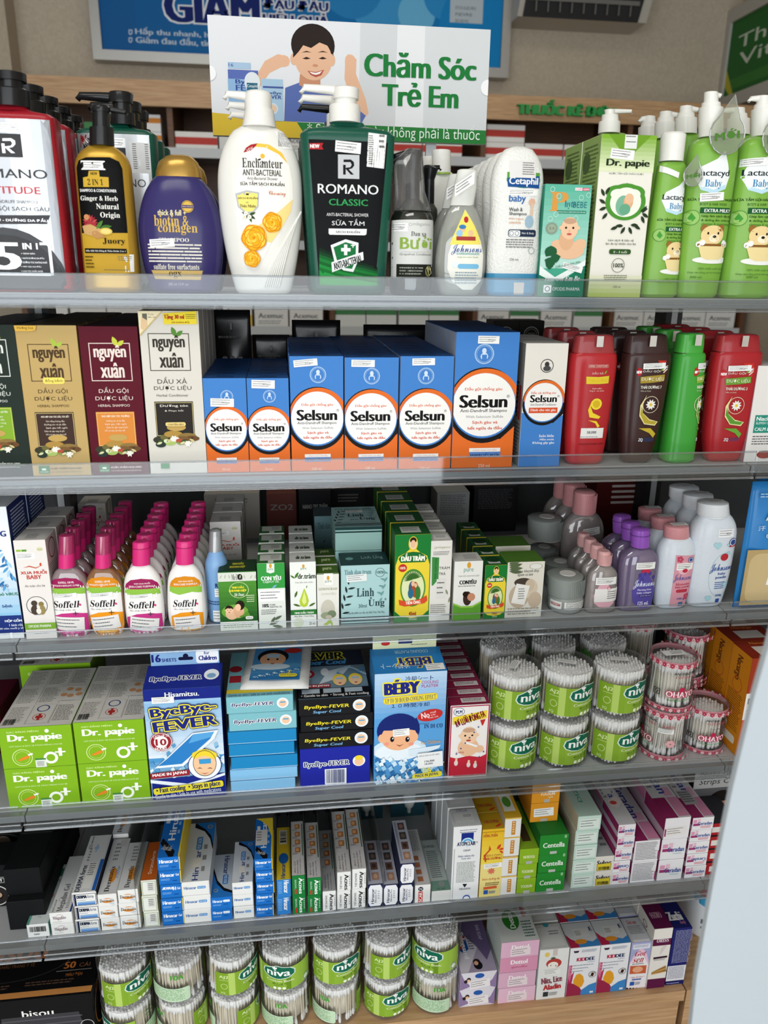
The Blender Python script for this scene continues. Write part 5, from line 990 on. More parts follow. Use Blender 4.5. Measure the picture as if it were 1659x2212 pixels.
def redart(l, U, V):
    l.frame(U(.06), V(.01), U(.92), V(.05), 'e6c8b8', .008); l.T('HERBAL CONDITIONER', U(.1), V(.015), U(.88), V(.042), 'e9d6c8'); l.T('DẦU XẢ', U(.22), V(.1), U(.7), V(.14), 'eedfd0'); l.leaf(U(.74), V(.14), 22, 60, '7fae3a'); l.P([(U(-.04), V(.17)), (U(.5), V(.175)), (U(.95), V(.16)), (U(.95), V(.26)), (U(.5), V(.27)), (U(-.04), V(.27))], 'e3c93a'); l.T('THÁI DƯƠNG', U(.05), V(.19), U(.88), V(.245), 'd9b42a'); l.T('Suôn mềm', U(.22), V(.315), U(.62), V(.34), 'eedfd0'); l.T('Óng ả - tự nhiên', U(.1), V(.35), U(.72), V(.375), 'eedfd0')
    l.E(U(.4), V(.54), 27, 'efd83e'); l.E(U(.4), V(.54), 18, 'd9b42a'); l.P([(U(.2), V(.5)), (U(.04), V(.62)), (U(.1), V(.72)), (U(.5), V(.74)), (U(.58), V(.71)), (U(.25), V(.66)), (U(.16), V(.58))], 'efd23a'); l.P([(U(.05), V(.76)), (U(.4), V(.77)), (U(.55), V(.84)), (U(.45), V(.86)), (U(.35), V(.8))], 'efd23a')
    l.R(U(-.35), V(.865), U(.8), V(1.1), 'ecebe8'); l.T('58,000', U(.0), V(.905), U(.4), V(.945), '222', b=.03); l.LN(U(-.3), V(.98), U(.6), V(1.0), 1, '777'); l.T('DẦU XẢ THÁI DƯƠNG 7 200ML', U(-.32), V(1.06), U(.74), V(1.09), '222')
thai([(282, 668, 876), (292, 655, 884), (340, 645, 886), (500, 640, 866), (700, 632, 840), (850, 640, 818)], [(192, 700, 860), (200, 684, 872), (240, 676, 876), (284, 668, 878)], 'b3262c', 'a03a3c', 'bright red herbal conditioner bottle', (722, 838, 335, 705), 3, dx=0, **{'art': redart})
thai([(282, 930, 1146), (292, 920, 1152), (340, 915, 1154), (500, 912, 1132), (700, 915, 1105), (850, 930, 1075)], [(190, 960, 1130), (198, 945, 1142), (240, 936, 1146), (284, 930, 1148)], '3a211f', '3a2524', 'dark brown herbal shampoo bottle', (980, 1112, 318, 725), 3, dx=0, **{'art': thaiart('7', 'a8923a')})
bb = thai([(282, 1190, 1318), (292, 1184, 1325), (340, 1178, 1328), (500, 1160, 1310), (700, 1135, 1290), (840, 1122, 1276)], [(185, 1215, 1322), (192, 1205, 1328), (240, 1198, 1326), (284, 1190, 1320)], '3fa03a', '45a83e', 'green herbal shampoo bottle turned sideways', (1262, 1330, 318, 720), 3, dx=0, ratio=.8, **{'art': thaiart('3', '8fae3a', st=True)})
thai([(276, 1385, 1608), (286, 1375, 1614), (340, 1366, 1614), (500, 1352, 1590), (700, 1335, 1555), (840, 1330, 1498)], [(190, 1415, 1590), (198, 1402, 1604), (240, 1392, 1608), (278, 1385, 1610)], 'ab222a', 'a52a30', 'dark red herbal shampoo bottle at the end', (1402, 1535, 330, 722), 4, dx=0, **{'art': thaiart('3', '6f9a3a')})
b = Box(D3, 2, (1600, 350), (1760, 352), (1700, 840), (1545, 838), .05, ('e9e6e2', 'b99aa2', 'e0dcd8', 'b48f9c')); f = b.f; f.R(1590, 600, 1800, 690, '2f8f7c'); f.T('Niacinamide', 1602, 608, 1740, 628, 'f2f6f4', b=.04); f.T('BLEMISH CONTROL', 1600, 634, 1720, 646, 'e6f0ee'); f.T('CALM & CLEAR', 1594, 662, 1740, 680, 'f2f6f4', b=.03); f.LN(1582, 705, 1720, 755, 4, '666'); f.E(1650, 800, 40, '9a3a34', 20)
s = b.left((1580, 390), (1600, 350), (1545, 838), (1540, 820)); s.A.LN(.1, .1, .9, .7, 20, '7a5a66'); b.put('white and teal face cream carton beside the red bottle', n=2)
# dark goods of the far side of the gondola, seen over the cartons
def pouch(x0, x1, y0, Y, k, label, colr='141416', dots=False, rows=2):
    p, q = onY(x0, y0, Y), onY(x1, y0, Y); w = q.x-p.x; h = p.z-DECK[k]-.001
    V = []; n = 9; m = 12
    for j in range(m+1):
        for i in range(n+1):
            u, v = i/n, j/m; bulge = .014*math.sin(math.pi*u)*math.sin(math.pi*min(1, v*1.15+.02))**.7+.001
            V.append((-w/2+w*u, -bulge, h*v))
    for j in range(m+1):
        for i in range(n+1):
            u, v = i/n, j/m; V.append((-w/2+w*u, .012*math.sin(math.pi*u)*math.sin(math.pi*min(1, v*1.1))**.7+.001, h*v))
    F = []; o = (n+1)*(m+1)
    for j in range(m):
        for i in range(n):
            a = j*(n+1)+i; F.append((a, a+1, a+n+2, a+n+1)); F.append((a+o, a+o+n+1, a+o+n+2, a+o+1))
    for i in range(n): F.append((i, i+o, i+o+1, i+1)); a = m*(n+1)+i; F.append((a, a+1, a+1+o, a+o))
    for j in range(m): a = j*(n+1); F.append((a, a+n+1, a+n+1+o, a+o)); a += n; F.append((a, a+o, a+n+1+o, a+n+1))
    A = Art(w/h)
    if dots:
        for i in range(3): A.E(.3+.2*i, .38, .07, '8a8a88'); A.LN(.26+.2*i, .36, .34+.2*i, .4, 2, '2a2a2a')
        A.poly([(.3, .5), (.34, .5), (.48, .72), (.44, .72)], '55585a'); A.poly([(.7, .5), (.66, .5), (.56, .72), (.6, .72)], '55585a')
    A.LN(.15, .2, .85, .24, 1, '5a5a58'); A.R(.47, .1, .52, .15, '8a8a88')
    thing('black_pouch', [('pouch_body', mesh('pouch_body', V, F, mat('black_film', colr, .25), smooth=True)), ('pouch_print', A.build('pouch_print', lambda u, v, of: (-w/2+w*u, -.016-of, h*(1-v))))], ((p.x+q.x)/2, Y, DECK[k]+.0005), label, 'pouch')
pouch(458, 540, 668, .285, 2, 'black pouch with three grey dots behind the small cartons', dots=True)
pouch(545, 625, 722, .30, 2, 'plain glossy black pouch behind the small cartons')
pouch(630, 735, 690, .345, 2, 'folded black film pouch peaking over the first column')
pouch(785, 945, 700, .352, 2, 'flat black bag behind the last 100 ml column')
for i, (x, lb) in enumerate(((1095, 'dark carton with a round white seal behind the tall blue carton'), (1150, 'dark carton with a round white seal beside the red caps'))):
    p = onY(x-28, 692, .32); q = onY(x+27, 692, .32); w = q.x-p.x; h = p.z-DECK[2]-.001; A = Art(w/h); A.ring(.5, .13, .3, .1, 'b9b6ae'); A.ring(.5, .13, .22, .06, 'b9b6ae'); A.LN(.35, .115, .65, .145, 2, 'b9b6ae')
    thing('product_carton', [('carton_body', cartonmesh(w, .05, h, ('2b2926', '1f1d1b', '3a3733'))), ('front_print', A.build('front_print', front(w, h)))], ((p.x+q.x)/2, .32, DECK[2]+.0005), lb, 'box')
# ================================================================== third shelf: repellents, oils, baby care
# wound wash carton at the near end
b = Box(E1, 3, (-150, 195), (52, 190), (140, 985), (-60, 992), .075, ('d3e4f0', '1d2c66', 'dfe4ea', '1d2c66', '1d2c66'), Y=.03); f = b.f; f.A.R(0, 0, 1, 1, 'eef2f4'); f.A.grad(0, .35, 1, .86, 'eef2f4', '8fc4e6', 8); f.R(-120, 885, 160, 1000, '24387f'); f.T('G', 10, 340, 44, 376, '24387f', b=.08); f.T('AN', -60, 340, -10, 376, '24387f', b=.08); f.T('Công DỤNG', -80, 680, 50, 704, '24387f', b=.04); f.T('bỏ VIRUS,', -10, 732, 116, 756, '2a7a5c', b=.05); f.T('bệnh', 8, 810, 70, 836, '24387f', b=.03); f.T('HỘP GỒM', 20, 904, 132, 930, 'eef2fa', b=.05); f.T('1 bình rửa', 48, 938, 138, 954, 'dfe6f6', b=.03); f.T('30 viên muối y tế', -18, 960, 142, 978, 'dfe6f6', b=.03)
for i in range(14): f.leaf(20+6*i % 60, 460+18*i, 60, 200+25*(i % 5), ('5a9fd0', 'a9d4ee', '2f74b0')[i % 3], .3)
s = b.right((52, 190), (120, 130), (155, 350), (140, 985)); s.A.LN(.15, .05, .9, .5, 18, 'b9c4e0'); b.put('white and blue wash carton cut by the frame edge', n=2)
# mosquito repellent cartons
def xua(TL, TR, BR, BL, ctx, label, n, Y=None, foot=True):
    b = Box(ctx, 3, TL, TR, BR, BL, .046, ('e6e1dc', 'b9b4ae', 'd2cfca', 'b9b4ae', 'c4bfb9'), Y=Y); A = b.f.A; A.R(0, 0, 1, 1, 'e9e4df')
    A.R(.05, .09, .2, .11, '9cc04a'); A.R(.22, .09, .38, .11, '5f9a3a'); A.E(.8, .09, .1, 'd9d6b0', rv=.02); A.T('THỦY BẢO', .72, .085, .88, .1, '5a8a3a')
    A.tag(.02, .125, .62, .185, price='75,000'); A.poly([(.2, .27), (.4, .25), (.6, .27), (.85, .245), (.6, .28), (.4, .262)], 'c85a3c'); A.leaf(.75, .26, .14, 80, 'd9523c', .5)
    A.T('XUA MUỖI', .1, .29, .92, .335, 'c4392f', b=.04); A.T('BABY', .28, .345, .74, .385, 'c4392f', b=.04); A.T('An toàn cho bé', .18, .44, .82, .465, '7a7268')
    A.ring(.48, .655, .34, .05, '2a231f'); A.E(.4, .63, .1, '4a4038'); A.E(.4, .70, .13, '4a4038', rv=.05); A.E(.62, .64, .085, '8a7a4a'); A.E(.62, .70, .12, '9a8a58', rv=.05); A.E(.52, .67, .055, 'eee8e0'); A.E(.52, .71, .08, 'eee8e0', rv=.03)
    A.R(0, .835, 1, .9, '7fae3a'); A.T('OPODIS PHARMA', .12, .852, .86, .88, 'eef4e2', b=.03); A.T('Thể tích: 60ml', .28, .93, .74, .945, '8a8a82')
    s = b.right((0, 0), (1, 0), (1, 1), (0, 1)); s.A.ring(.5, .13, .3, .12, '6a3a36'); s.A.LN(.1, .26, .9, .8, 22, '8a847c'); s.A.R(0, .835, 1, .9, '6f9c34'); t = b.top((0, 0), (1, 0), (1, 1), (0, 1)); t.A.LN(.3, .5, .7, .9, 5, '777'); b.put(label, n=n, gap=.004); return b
xua((82, 405), (295, 405), (360, 1005), (165, 1010), E1, 'white repellent carton beside the wash carton', 3)
xua((1340, 290), (1545, 285), (1560, 880), (1375, 885), E1, 'white repellent carton behind the blue spray', 3, Y=.155)
xua((500, 175), (690, 165), (700, 600), (540, 610), E1, 'white repellent carton behind the orange sprays', 1, Y=.31)
# repellent bottles
def soff_art(l, colr, white, st1, st2):
    A = l.A; out = [(.0, 1), (0, .2), (.06, .08), (.2, .02), (.5, 0), (.8, .02), (.94, .08), (1, .2), (1, 1)]
    A.poly(out, 'f2efec'); A.poly([(0, .16), (.06, .08), (.2, .02), (.5, 0), (.8, .02), (.94, .08), (1, .16)], colr[0])
    A.poly([(0, .16), (1, .16), (1, .27), (.7, .24), (.3, .28), (0, .24)], '8fc04a'); A.T('SOFFELL 130 ML' if not white else 'KEM XUA MUỖI', .3, .055, .74, .085, 'f4ece8', b=.03); A.T('MOSQUITO REPELLENT, FLORAL' if not white else 'SKIN-CARE FORMULA', .14, .105, .88, .135, 'f4ece8', b=.02)
    A.T(serif('Soffell'), .1, .36, .82, .47, '1c1a1a', it=.2); A.leaf(.86, .45, .1, 120, 'd9508a', .7); A.T('dịu nhẹ trên da', .1, .49, .7, .52, '5a5a58')
    A.poly([(0, .62), (.3, .56), (.7, .55), (1, .58), (1, 1), (0, 1)], colr[1]); A.E(.5, .78, .4, colr[2], rv=.14)
    for i in range(8): A.leaf(.5, .78, .3, i*45+10, colr[3], .4)
    A.R(.68, .53, .7, .6, '3a3a3a'); A.R(.62, .56, .77, .57, '3a3a3a')
    A.T('NSX: 290323 HSD: 290325', .14, .895, .9, .915, '4a2a2a'); A.T('Số lô: 5670323 C 1', .14, .925, .8, .943, '4a2a2a'); A.T('HƯƠNG HOA', .3, .965, .7, .985, 'f4e6e6')
    if st1: A.tag(.1, .24, .78, .31, rot=-3, price='38,000')
    if st2: A.tag(.08, .62, .9, .84, rot=st2, col='efebe8')
PK = ('9c2258', 'c83a86', 'd9589c', 'e58ab8'); OR = ('d98a1c', 'ef9a22', 'f4b04a', 'f6c46a')
SPK = clear('pink_clear', 'ecd8dc', .3, 'e6cfd2', .5); SOR = clear('amber_clear', 'd9a878', .3, 'c68a5a', .6)
MAG = plastic('d82c7a', .3); MGT = clear('magenta_clear', 'e04a8c', .3, 'd83a80', .75)
def spray(prof, lq, cap, m, pal, label, n, dx):
    b = Bot(E1, 3, prof, .5, 2.6); b.body(m); l = b.label(*lq); soff_art(l, pal, False, True, 4 if pal is PK else -6)
    (y0, y1, y2, xl, xr) = cap; w = xr-xl
    b.rings('spray_collar', [(y1, xl+2, xr-2), (y2, xl, xr)], MAG); b.rings('clear_overcap', [(y0, xl+w*.1, xr-w*.1), (y0+4, xl+w*.03, xr-w*.03), (y1+4, xl, xr)], MGT); b.rings('spray_head', [(y0+20, xl+w*.25, xr-w*.25), (y1, xl+w*.2, xr-w*.2)], plastic('d9609a'))
    b.put(label, n=n, pitch=.03, dx=dx)
spray([(570, 395, 470), (595, 362, 520), (640, 334, 560), (700, 326, 575), (900, 340, 585), (1028, 375, 580)], ((336, 630), (545, 630), (572, 1015), (362, 1015)), (366, 480, 572, 374, 482), SPK, PK, 'clear pink repellent spray bottle', 5, .0)
spray([(570, 620, 700), (595, 590, 745), (640, 562, 780), (700, 556, 796), (900, 568, 800), (1024, 595, 792)], ((570, 625), (772, 625), (785, 1010), (592, 1010)), (366, 480, 572, 608, 714), SOR, OR, 'clear amber repellent spray bottle', 6, .0)
def lotion(prof, lq, cap, pal, label, n, st1, st2):
    b = Bot(E1, 3, prof, .5, 2.6); b.body(plastic('ece9e6', .32)); l = b.label(*lq); soff_art(l, pal, True, st1, st2); y0, y1, xl, xr = cap
    b.rings('flip_cap', [(y0, xl+8, xr-8), (y0+5, xl+2, xr-2), (y0+38, xl+1, xr-1), (y1, xl, xr)], MAG, ratio=.75); b.rings('cap_seam', [(y0+38, xl-1, xr+1), (y0+41, xl-1, xr+1)], plastic('8a184c'), ratio=.76)
    b.put(label, n=n, pitch=.0295)
lotion([(556, 860, 950), (580, 835, 985), (620, 808, 1020), (680, 795, 1042), (880, 800, 1056), (1034, 828, 1050)], ((818, 635), (1025, 635), (1045, 1015), (835, 1020)), (412, 558, 846, 962), PK, 'white bottle of pink floral repellent lotion', 7, True, 8)
lotion([(548, 1140, 1230), (575, 1108, 1262), (615, 1085, 1292), (680, 1072, 1310), (880, 1072, 1328), (1028, 1095, 1318)], ((1095, 620), (1290, 620), (1310, 1010), (1115, 1015)), (406, 552, 1126, 1240), OR, 'white bottle of orange repellent lotion', 7, False, -4)
b = Bot(E1, 3, [(470, 1340, 1425), (500, 1330, 1440), (540, 1314, 1458), (600, 1312, 1462), (905, 1335, 1465)], 1, 2, Y=.045); b.body(plastic('7fa9d6', .35)); l = b.label((1312, 620), (1425, 620), (1440, 900), (1330, 900)); l.T('R', 1384, 655, 1400, 682, '24406f', b=.06); l.tag(1380, 690, 1420, 740); l.tag(1370, 828, 1430, 900); l.LN(1330, 770, 1420, 800, 2, '24406f')
b.rings('clear_overcap', [(335, 1352, 1408), (342, 1340, 1418), (470, 1334, 1424)], clear('clear_cap', 'e6e8ea', .35, 'e2e4e6', .45)); b.rings('spray_head', [(380, 1362, 1400), (470, 1360, 1402)], plastic('e6e6e6')); b.put('blue spray bottle with clear cap')
# essential oil boxes
b = Box(E2, 3, (118, 600), (360, 592), (372, 960), (133, 970), .045, ('2f6b2c', '1f4f22', '24402a')); f = b.f; f.bg('3a7a30'); f.A.grad(0, .16, 1, .86, '4f8f34', '245c26', 8); f.R(110, 600, 380, 655, 'dcded4'); f.T(serif('Me Doan'), 205, 612, 275, 648, '33302c'); f.E(258, 628, 16, '24211f', 18)
for i in range(8): f.leaf(130+32*i, 640, 30, 60+20*(i % 3), 'b9c0a8', .3)
f.ring(252, 710, 62, .06, 'cfe0a0', 50); f.T('TINH DẦU', 205, 680, 282, 700, 'efe23a', b=.05); f.T('KHUYNH DIỆP', 190, 702, 298, 724, 'efe23a', b=.05); f.T(serif('Me Doan'), 222, 728, 284, 748, 'eef2e2', it=.2); f.LN(300, 740, 355, 790, 4, 'cfe0b4'); f.E(225, 845, 85, '6fa83e', 45); f.E(205, 860, 40, 'e9bd98', 36); f.face(188, 835, 24, skin='efc6a2'); f.E(250, 840, 34, 'e0b08a', 44); f.E(258, 805, 28, '24180f', 30); f.E(245, 818, 18, 'efc6a2', 22)
for i in range(7): f.leaf(250+12*i, 880, 50, 20+15*i, '5a9434', .25)
f.RR(292, 872, 342, 892, 'eef0ea', .5); f.T('60ml', 302, 877, 332, 888, '3a5a2a'); f.R(120, 905, 385, 985, 'dfe4da'); f.LN(150, 925, 350, 950, 2, '9aa492'); t = b.top((0, 0), (1, 0), (1, 1), (0, 1)); t.A.T('TINH DẦU', .35, .2, .65, .45, 'c9c23a', b=.04); t.A.T('KHUYNH DIỆP', .3, .5, .7, .75, 'c9c23a', b=.04)
b.put('dark green eucalyptus oil box with mother and child', n=1)
def leafy(f, pts, c):
    for x, y, l_, a in pts: f.leaf(x, y, l_, a, c, .3)
b = Box(E2, 3, (362, 545), (540, 540), (548, 965), (378, 975), .035, ('e2e6de', '2f8a3c', '2f6b34')); f = b.f; f.bg('e4e8e0'); f.R(355, 540, 545, 702, '3a9a44'); f.P([(425, 545), (475, 545), (475, 600), (450, 608), (425, 600)], 'e9eee6'); f.E(450, 560, 9, 'd9a03a', 14); f.T('pure', 434, 576, 466, 592, '4a7a3a'); f.T('CON YÊU', 390, 618, 516, 652, 'f4f8f2', b=.05); f.T('CAJEPUT OIL', 402, 655, 506, 670, 'eef4ea', b=.02); f.leaf(460, 702, 40, 40, '7fb0d0'); f.tag(376, 712, 535, 782); f.T('100%', 398, 800, 438, 822, '2a2a28', b=.04); f.T('PURE', 445, 800, 480, 810, '2a2a28'); f.T('ESSENTIAL OIL', 445, 812, 522, 822, '2a2a28'); f.LN(390, 835, 490, 870, 3, '777'); leafy(f, [(440, 930, 70, 20), (450, 925, 60, 60), (460, 935, 70, -10), (470, 900, 60, 30)], '5a6a54'); t = b.top((0, 0), (1, 0), (1, 1), (0, 1)); t.A.R(.1, .1, .9, .75, 'c9ccc4'); t.A.LN(.5, .2, .85, .6, 4, '777'); t.A.R(.4, .75, .6, 1, 'e4e8e0'); b.put('green and white cajeput oil box', n=4, gap=.006)
b = Box(E2, 3, (567, 540), (735, 530), (740, 948), (578, 950), .035, ('e6e8e2', '3a8a3c', 'd2d4d0', '2f7a34')); f = b.f; f.bg('eceee8'); f.E(655, 562, 8, 'd9a03a', 12); f.T('pure', 638, 572, 674, 588, '4a7a3a'); f.leaf(600, 640, 50, 60, '4a7a2c'); f.leaf(600, 640, 36, 140, '4a7a2c'); f.T('dr.tràm', 620, 608, 732, 640, '2a3a24', b=.04); f.T('Tinh dầu thiên nhiên', 602, 656, 716, 668, '777'); f.P([(660, 700), (680, 745), (690, 780), (680, 812), (658, 820), (636, 810), (630, 780), (645, 740)], 'b4cc3a'); f.P([(660, 720), (672, 760), (674, 790), (658, 805), (645, 780)], 'dfe88a'); leafy(f, [(600, 760, 50, 70), (590, 800, 50, -20), (690, 815, 50, 30), (675, 700, 20, 80)], '4f6a2c'); f.R(560, 835, 745, 866, '2f7a34'); f.T('TINH DẦU TRÀM', 598, 842, 720, 860, 'f0f6ea', b=.04); f.T('Đậm Đặc - Thơm Nồng', 600, 870, 722, 882, '2a3a24'); f.E(625, 915, 32, 'd9dfc4', 28); f.T('20 ml', 692, 912, 730, 930, '555'); t = b.top((0, 0), (1, 0), (1, 1), (0, 1)); t.A.T('dr.tràm', .25, .35, .8, .7, '3a4a34', b=.04); b.put('white oil box with a green drop', n=4, gap=.005)
b = Box(E2, 3, (740, 610), (880, 605), (882, 940), (742, 950), .03, ('e4e2da', '4a7a2c', '4a6a24')); f = b.f; f.bg('e6e4dc'); f.R(735, 600, 890, 612, '4f7a2c'); f.P([(785, 606), (842, 606), (842, 670), (832, 678), (795, 678), (785, 670)], 'f2f2ec'); f.E(812, 635, 9, 'd9a03a', 14); f.T('pure', 792, 650, 834, 668, '4a7a3a'); f.T(serif('LEMONGRASS'), 752, 695, 870, 710, '8a8a5a'); f.T('CONYÊU', 768, 724, 862, 740, 'b9b6a4'); f.E(810, 830, 45, 'c9c4b4', 60); f.E(800, 870, 36, '9aa484', 22); f.E(835, 860, 28, '7a8a6a', 24); f.E(815, 880, 20, 'c4b8a8', 14); leafy(f, [(780, 930, 60, 20), (800, 935, 60, 60), (840, 935, 50, 110)], 'a9bf4a'); t = b.top((0, 0), (1, 0), (1, 1), (0, 1)); t.A.T('pure', .3, .3, .7, .7, 'c9d4a0', b=.03); b.put('cream lemongrass oil box with olive lid', n=3, gap=.004)
# pale blue tea tree boxes: upright one in front, flat ones on top of the row behind
LC = ('9cc4c4', '8fb8b8', '1c3a3c')
b = Box(E2, 3, (890, 560), (1195, 550), (1200, 915), (893, 925), .05, LC)
def linhart(A):
    A.R(0, 0, 1, 1, 'a9cccc'); A.T(serif('Tinh dau tram'), .07, .07, .62, .15, '4a6a74'); A.ring(.8, .13, .1, .1, '3a5a5c'); A.T('100%', .73, .1, .87, .15, '3a5a5c', b=.03)
    for i in range(9): t = i/8; A.leaf(.02+.16*t, .8-.55*t, .16, 60+ (40 if i % 2 else -50), '22302e', .28)
    for i in range(8): t = i/7; A.leaf(.97-.12*t, .15+.4*t, .14, 200+(40 if i % 2 else -40), '6a9a98', .28)
    A.T(serif('Linh'), .32, .38, .68, .52, '2a4448'); A.T(serif('Ung'), .56, .58, .9, .72, '2a4448'); A.R(.6, .54, .63, .565, '2a4448'); A.T('®', .9, .56, .94, .6, '2a4448'); A.T('30ml', .36, .65, .53, .71, '3a5a5c'); A.T('Dòng sản phẩm cao cấp của Dầu Tràm Tiên Ông', .11, .77, .9, .82, '33504f'); A.R(0, .87, 1, .89, '1c3a3c'); A.R(0, .92, 1, .94, '1c3a3c'); A.R(0, .97, 1, .985, '1c3a3c')
linhart(b.f.A); b.f.tag(925, 610, 1052, 655, rot=-3, col='e2e6e4'); t = b.top((0, 0), (1, 0), (1, 1), (0, 1)); t.A.T('Linh Ứng', .45, .25, .9, .6, '7fa4a6'); t.A.E(.2, .5, .08, '6a9a98'); b.put('pale blue tea tree oil box standing in front', n=1); LX, LW, LH = b.X, b.w, b.h
b2 = Box(E2, 3, (880, 402), (1190, 400), (1190, 505), (870, 505), .095, ('93b8b0', '84a8a2', 'a9cccc'), Y=b.Y+.056, z0=DECK[3]+b.h+.001)
b2.h = .036; b2.w = LW; b2.X = LX-.004; b2.f.A.R(0, 0, 1, .12, '1c3a3c'); b2.f.A.R(0, .18, 1, .24, '1c3a3c'); t = b2.top((0, 0), (1, 0), (1, 1), (0, 1)); linhart(t.A); t.A.tag(.3, .22, .68, .33, rot=-2); b2.put('pale blue tea tree oil box lying flat on the others')
for i in range(2): thing('product_carton', [('carton_body', cartonmesh(LW, .046, LH, LC))], (LX-.004, b.Y+.056+.048*i, DECK[3]+.0005), 'pale blue tea tree oil box under the flat one, '+('nearer' if i == 0 else 'rear'), 'box', 'tea tree oil boxes')
b3 = Box(E2, 3, (715, 250), (835, 245), (840, 480), (735, 480), .05, ('5a7478', '3f5458', '33484c'), Y=.2); A = b3.f.A; A.R(0, 0, 1, 1, '5f7d82'); A.T(serif('Tinh dau'), .2, .1, .9, .2, '34484c'); [A.leaf(.1+.1*i, .9-.12*i, .2, 60, '22302e', .28) for i in range(5)]; b3.put('shaded tea tree oil box behind the lemongrass box')  # shade is mixed into the colours of this copy of the pale box
# yellow and green cajuput oil cartons
def tien(ctx, TL, TR, BR, BL, d, vol, label, n, big):
    b = Box(ctx, 3, TL, TR, BR, BL, d, ('d9c23a', '1d6b30', '1d5c2c', '2f6b34', '1d6b30')); A = b.f.A
    A.R(0, 0, 1, 1, '1f7a34'); A.poly([(.02, 1), (.02, .34), (.1, .24), (.3, .2), (.5, .13), (.7, .2), (.9, .24), (.98, .34), (.98, 1)], 'ecd23e'); A.poly([(0, .86), (.2, .93), (.5, .95), (.8, .93), (1, .86), (1, 1), (0, 1)], '1f7a34')
    A.E(.5, .1, .13, 'e6c43a', rv=.08); A.E(.5, .1, .1, 'f0d8b4', rv=.065); A.E(.5, .065, .09, '2a201a', rv=.035); A.E(.5, .105, .07, 'e9bd98', rv=.045)
    A.poly([(.14, .24), (.3, .2), (.5, .19), (.7, .2), (.86, .24), (.9, .27), (.84, .31), (.16, .31), (.1, .27)], '1d6b30'); A.T('DẦU TRÀM', .18, .205, .83, .295, 'f4f2e2', b=.05)
    A.E(.22, .37, .12, 'c0302a', rv=.045, n=14); A.T('100%', .14, .355, .3, .385, 'f4e6d0', b=.03); A.E(.52, .6, .36, '4f8f3a', rv=.215, n=36); A.E(.52, .6, .32, 'dfe4b0', rv=.19, n=36)
    for i in range(14): A.leaf(.52, .5, .28, 20+i*13, '3a6a2a', .14)
    A.E(.5, .6, .1, '4a5a78', rv=.08); A.E(.58, .62, .1, 'a8502a', rv=.09); A.E(.46, .66, .08, '2f6a8a', rv=.06); A.E(.52, .55, .05, 'e9bd98', rv=.03); A.E(.6, .57, .04, 'e9bd98', rv=.025); A.E(.66, .66, .08, '3f7a34', rv=.08)
    A.poly([(.12, .73), (.3, .75), (.74, .73), (.92, .69), (.94, .75), (.86, .78), (.3, .81), (.14, .79)], 'd9502f'); A.T('TIÊN ÔNG', .32, .74, .74, .785, 'fbf2e2', b=.04, rot=-3); A.T(vol, .42, .875, .62, .915, 'b0342a', b=.04); A.LN(.42, .945, .66, .98, 2, 'cfe0c4', al=1)
    t = b.top((0, 0), (1, 0), (1, 1), (0, 1)); t.A.R(.2, .35, .75, .85, 'c9ccc6'); t.A.LN(.25, .45, .7, .75, 2, '777') if big else t.A.E(.5, .4, .35, '16401f'); b.put(label, n=n, gap=.003); return b
tien(E2, (1235, 365), (1455, 360), (1450, 905), (1222, 910), .05, '45ml', 'yellow and green 45 ml cajuput oil carton', 5, True)
b = tien(E3, (235, 452), (342, 440), (325, 735), (212, 738), .036, '10ml', 'small yellow and green 10 ml oil carton', 5, False)
b = Box(E2, 3, (1455, 400), (1592, 405), (1580, 885), (1445, 890), .036, ('e2dfd8', 'cfccc4', 'd9d6ce')); f = b.f; f.T('milaganics', 1490, 436, 1578, 452, '9a9a6a'); f.ring(1482, 444, 7, .25, '9a9a6a'); f.LN(1470, 468, 1575, 495, 3, '777'); f.P([(1462, 500), (1508, 505), (1505, 640), (1470, 680), (1462, 680)], '3f8a44'); f.T('TINH GIẢM MỤN', 1476, 512, 1496, 640, '1f3a22', rot=270); f.T('TRÀM', 1508, 560, 1576, 580, '3a3a36'); f.T('TRÀ', 1508, 595, 1550, 616, '3a3a36'); f.tag(1492, 640, 1552, 760, col='dcdad4'); f.LN(1455, 800, 1560, 860, 5, '8a8a84'); leafy(f, [(1570, 790, 50, 70), (1565, 740, 40, 110)], '8a8a72'); t = b.top((0, 0), (1, 0), (1, 1), (0, 1)); t.A.R(.2, .3, .9, .8, 'f0eeea'); t.A.LN(.3, .4, .8, .7, 3, '777'); b.put('white tea tree carton with a green tab', n=4, gap=.01)
b = Box(E3, 3, (75, 425), (218, 428), (207, 715), (62, 720), .035, ('e4e4de', 'c4c4bc', 'cfd0ca')); f = b.f; f.bg('e8e8e2'); f.E(148, 446, 10, 'd9a03a', 15); f.T('pure', 122, 462, 170, 484, '3a8a7a'); f.T('TINH DẦU KHUYNH DIỆP', 92, 492, 200, 504, '555'); f.T('CONYÊU', 100, 515, 184, 540, '1c1c1a', b=.06); f.LN(92, 547, 195, 556, 1, '777'); f.E(140, 612, 22, '3a2a24', 36); f.E(160, 605, 20, 'c48a6a', 20); f.E(130, 590, 14, '24180f', 14); f.A.poly([(0, .72), (.3, .78), (.7, .78), (1, .7), (1, 1), (0, 1)], '5fa034'); f.A.poly([(0, .7), (.3, .76), (.7, .76), (1, .68), (1, .71), (.7, .79), (.3, .79), (0, .73)], '8fc44a'); t = b.top((0, 0), (1, 0), (1, 1), (0, 1)); t.A.LN(.4, .3, .9, .8, 4, '888'); b.put('white and green eucalyptus oil box', n=1)
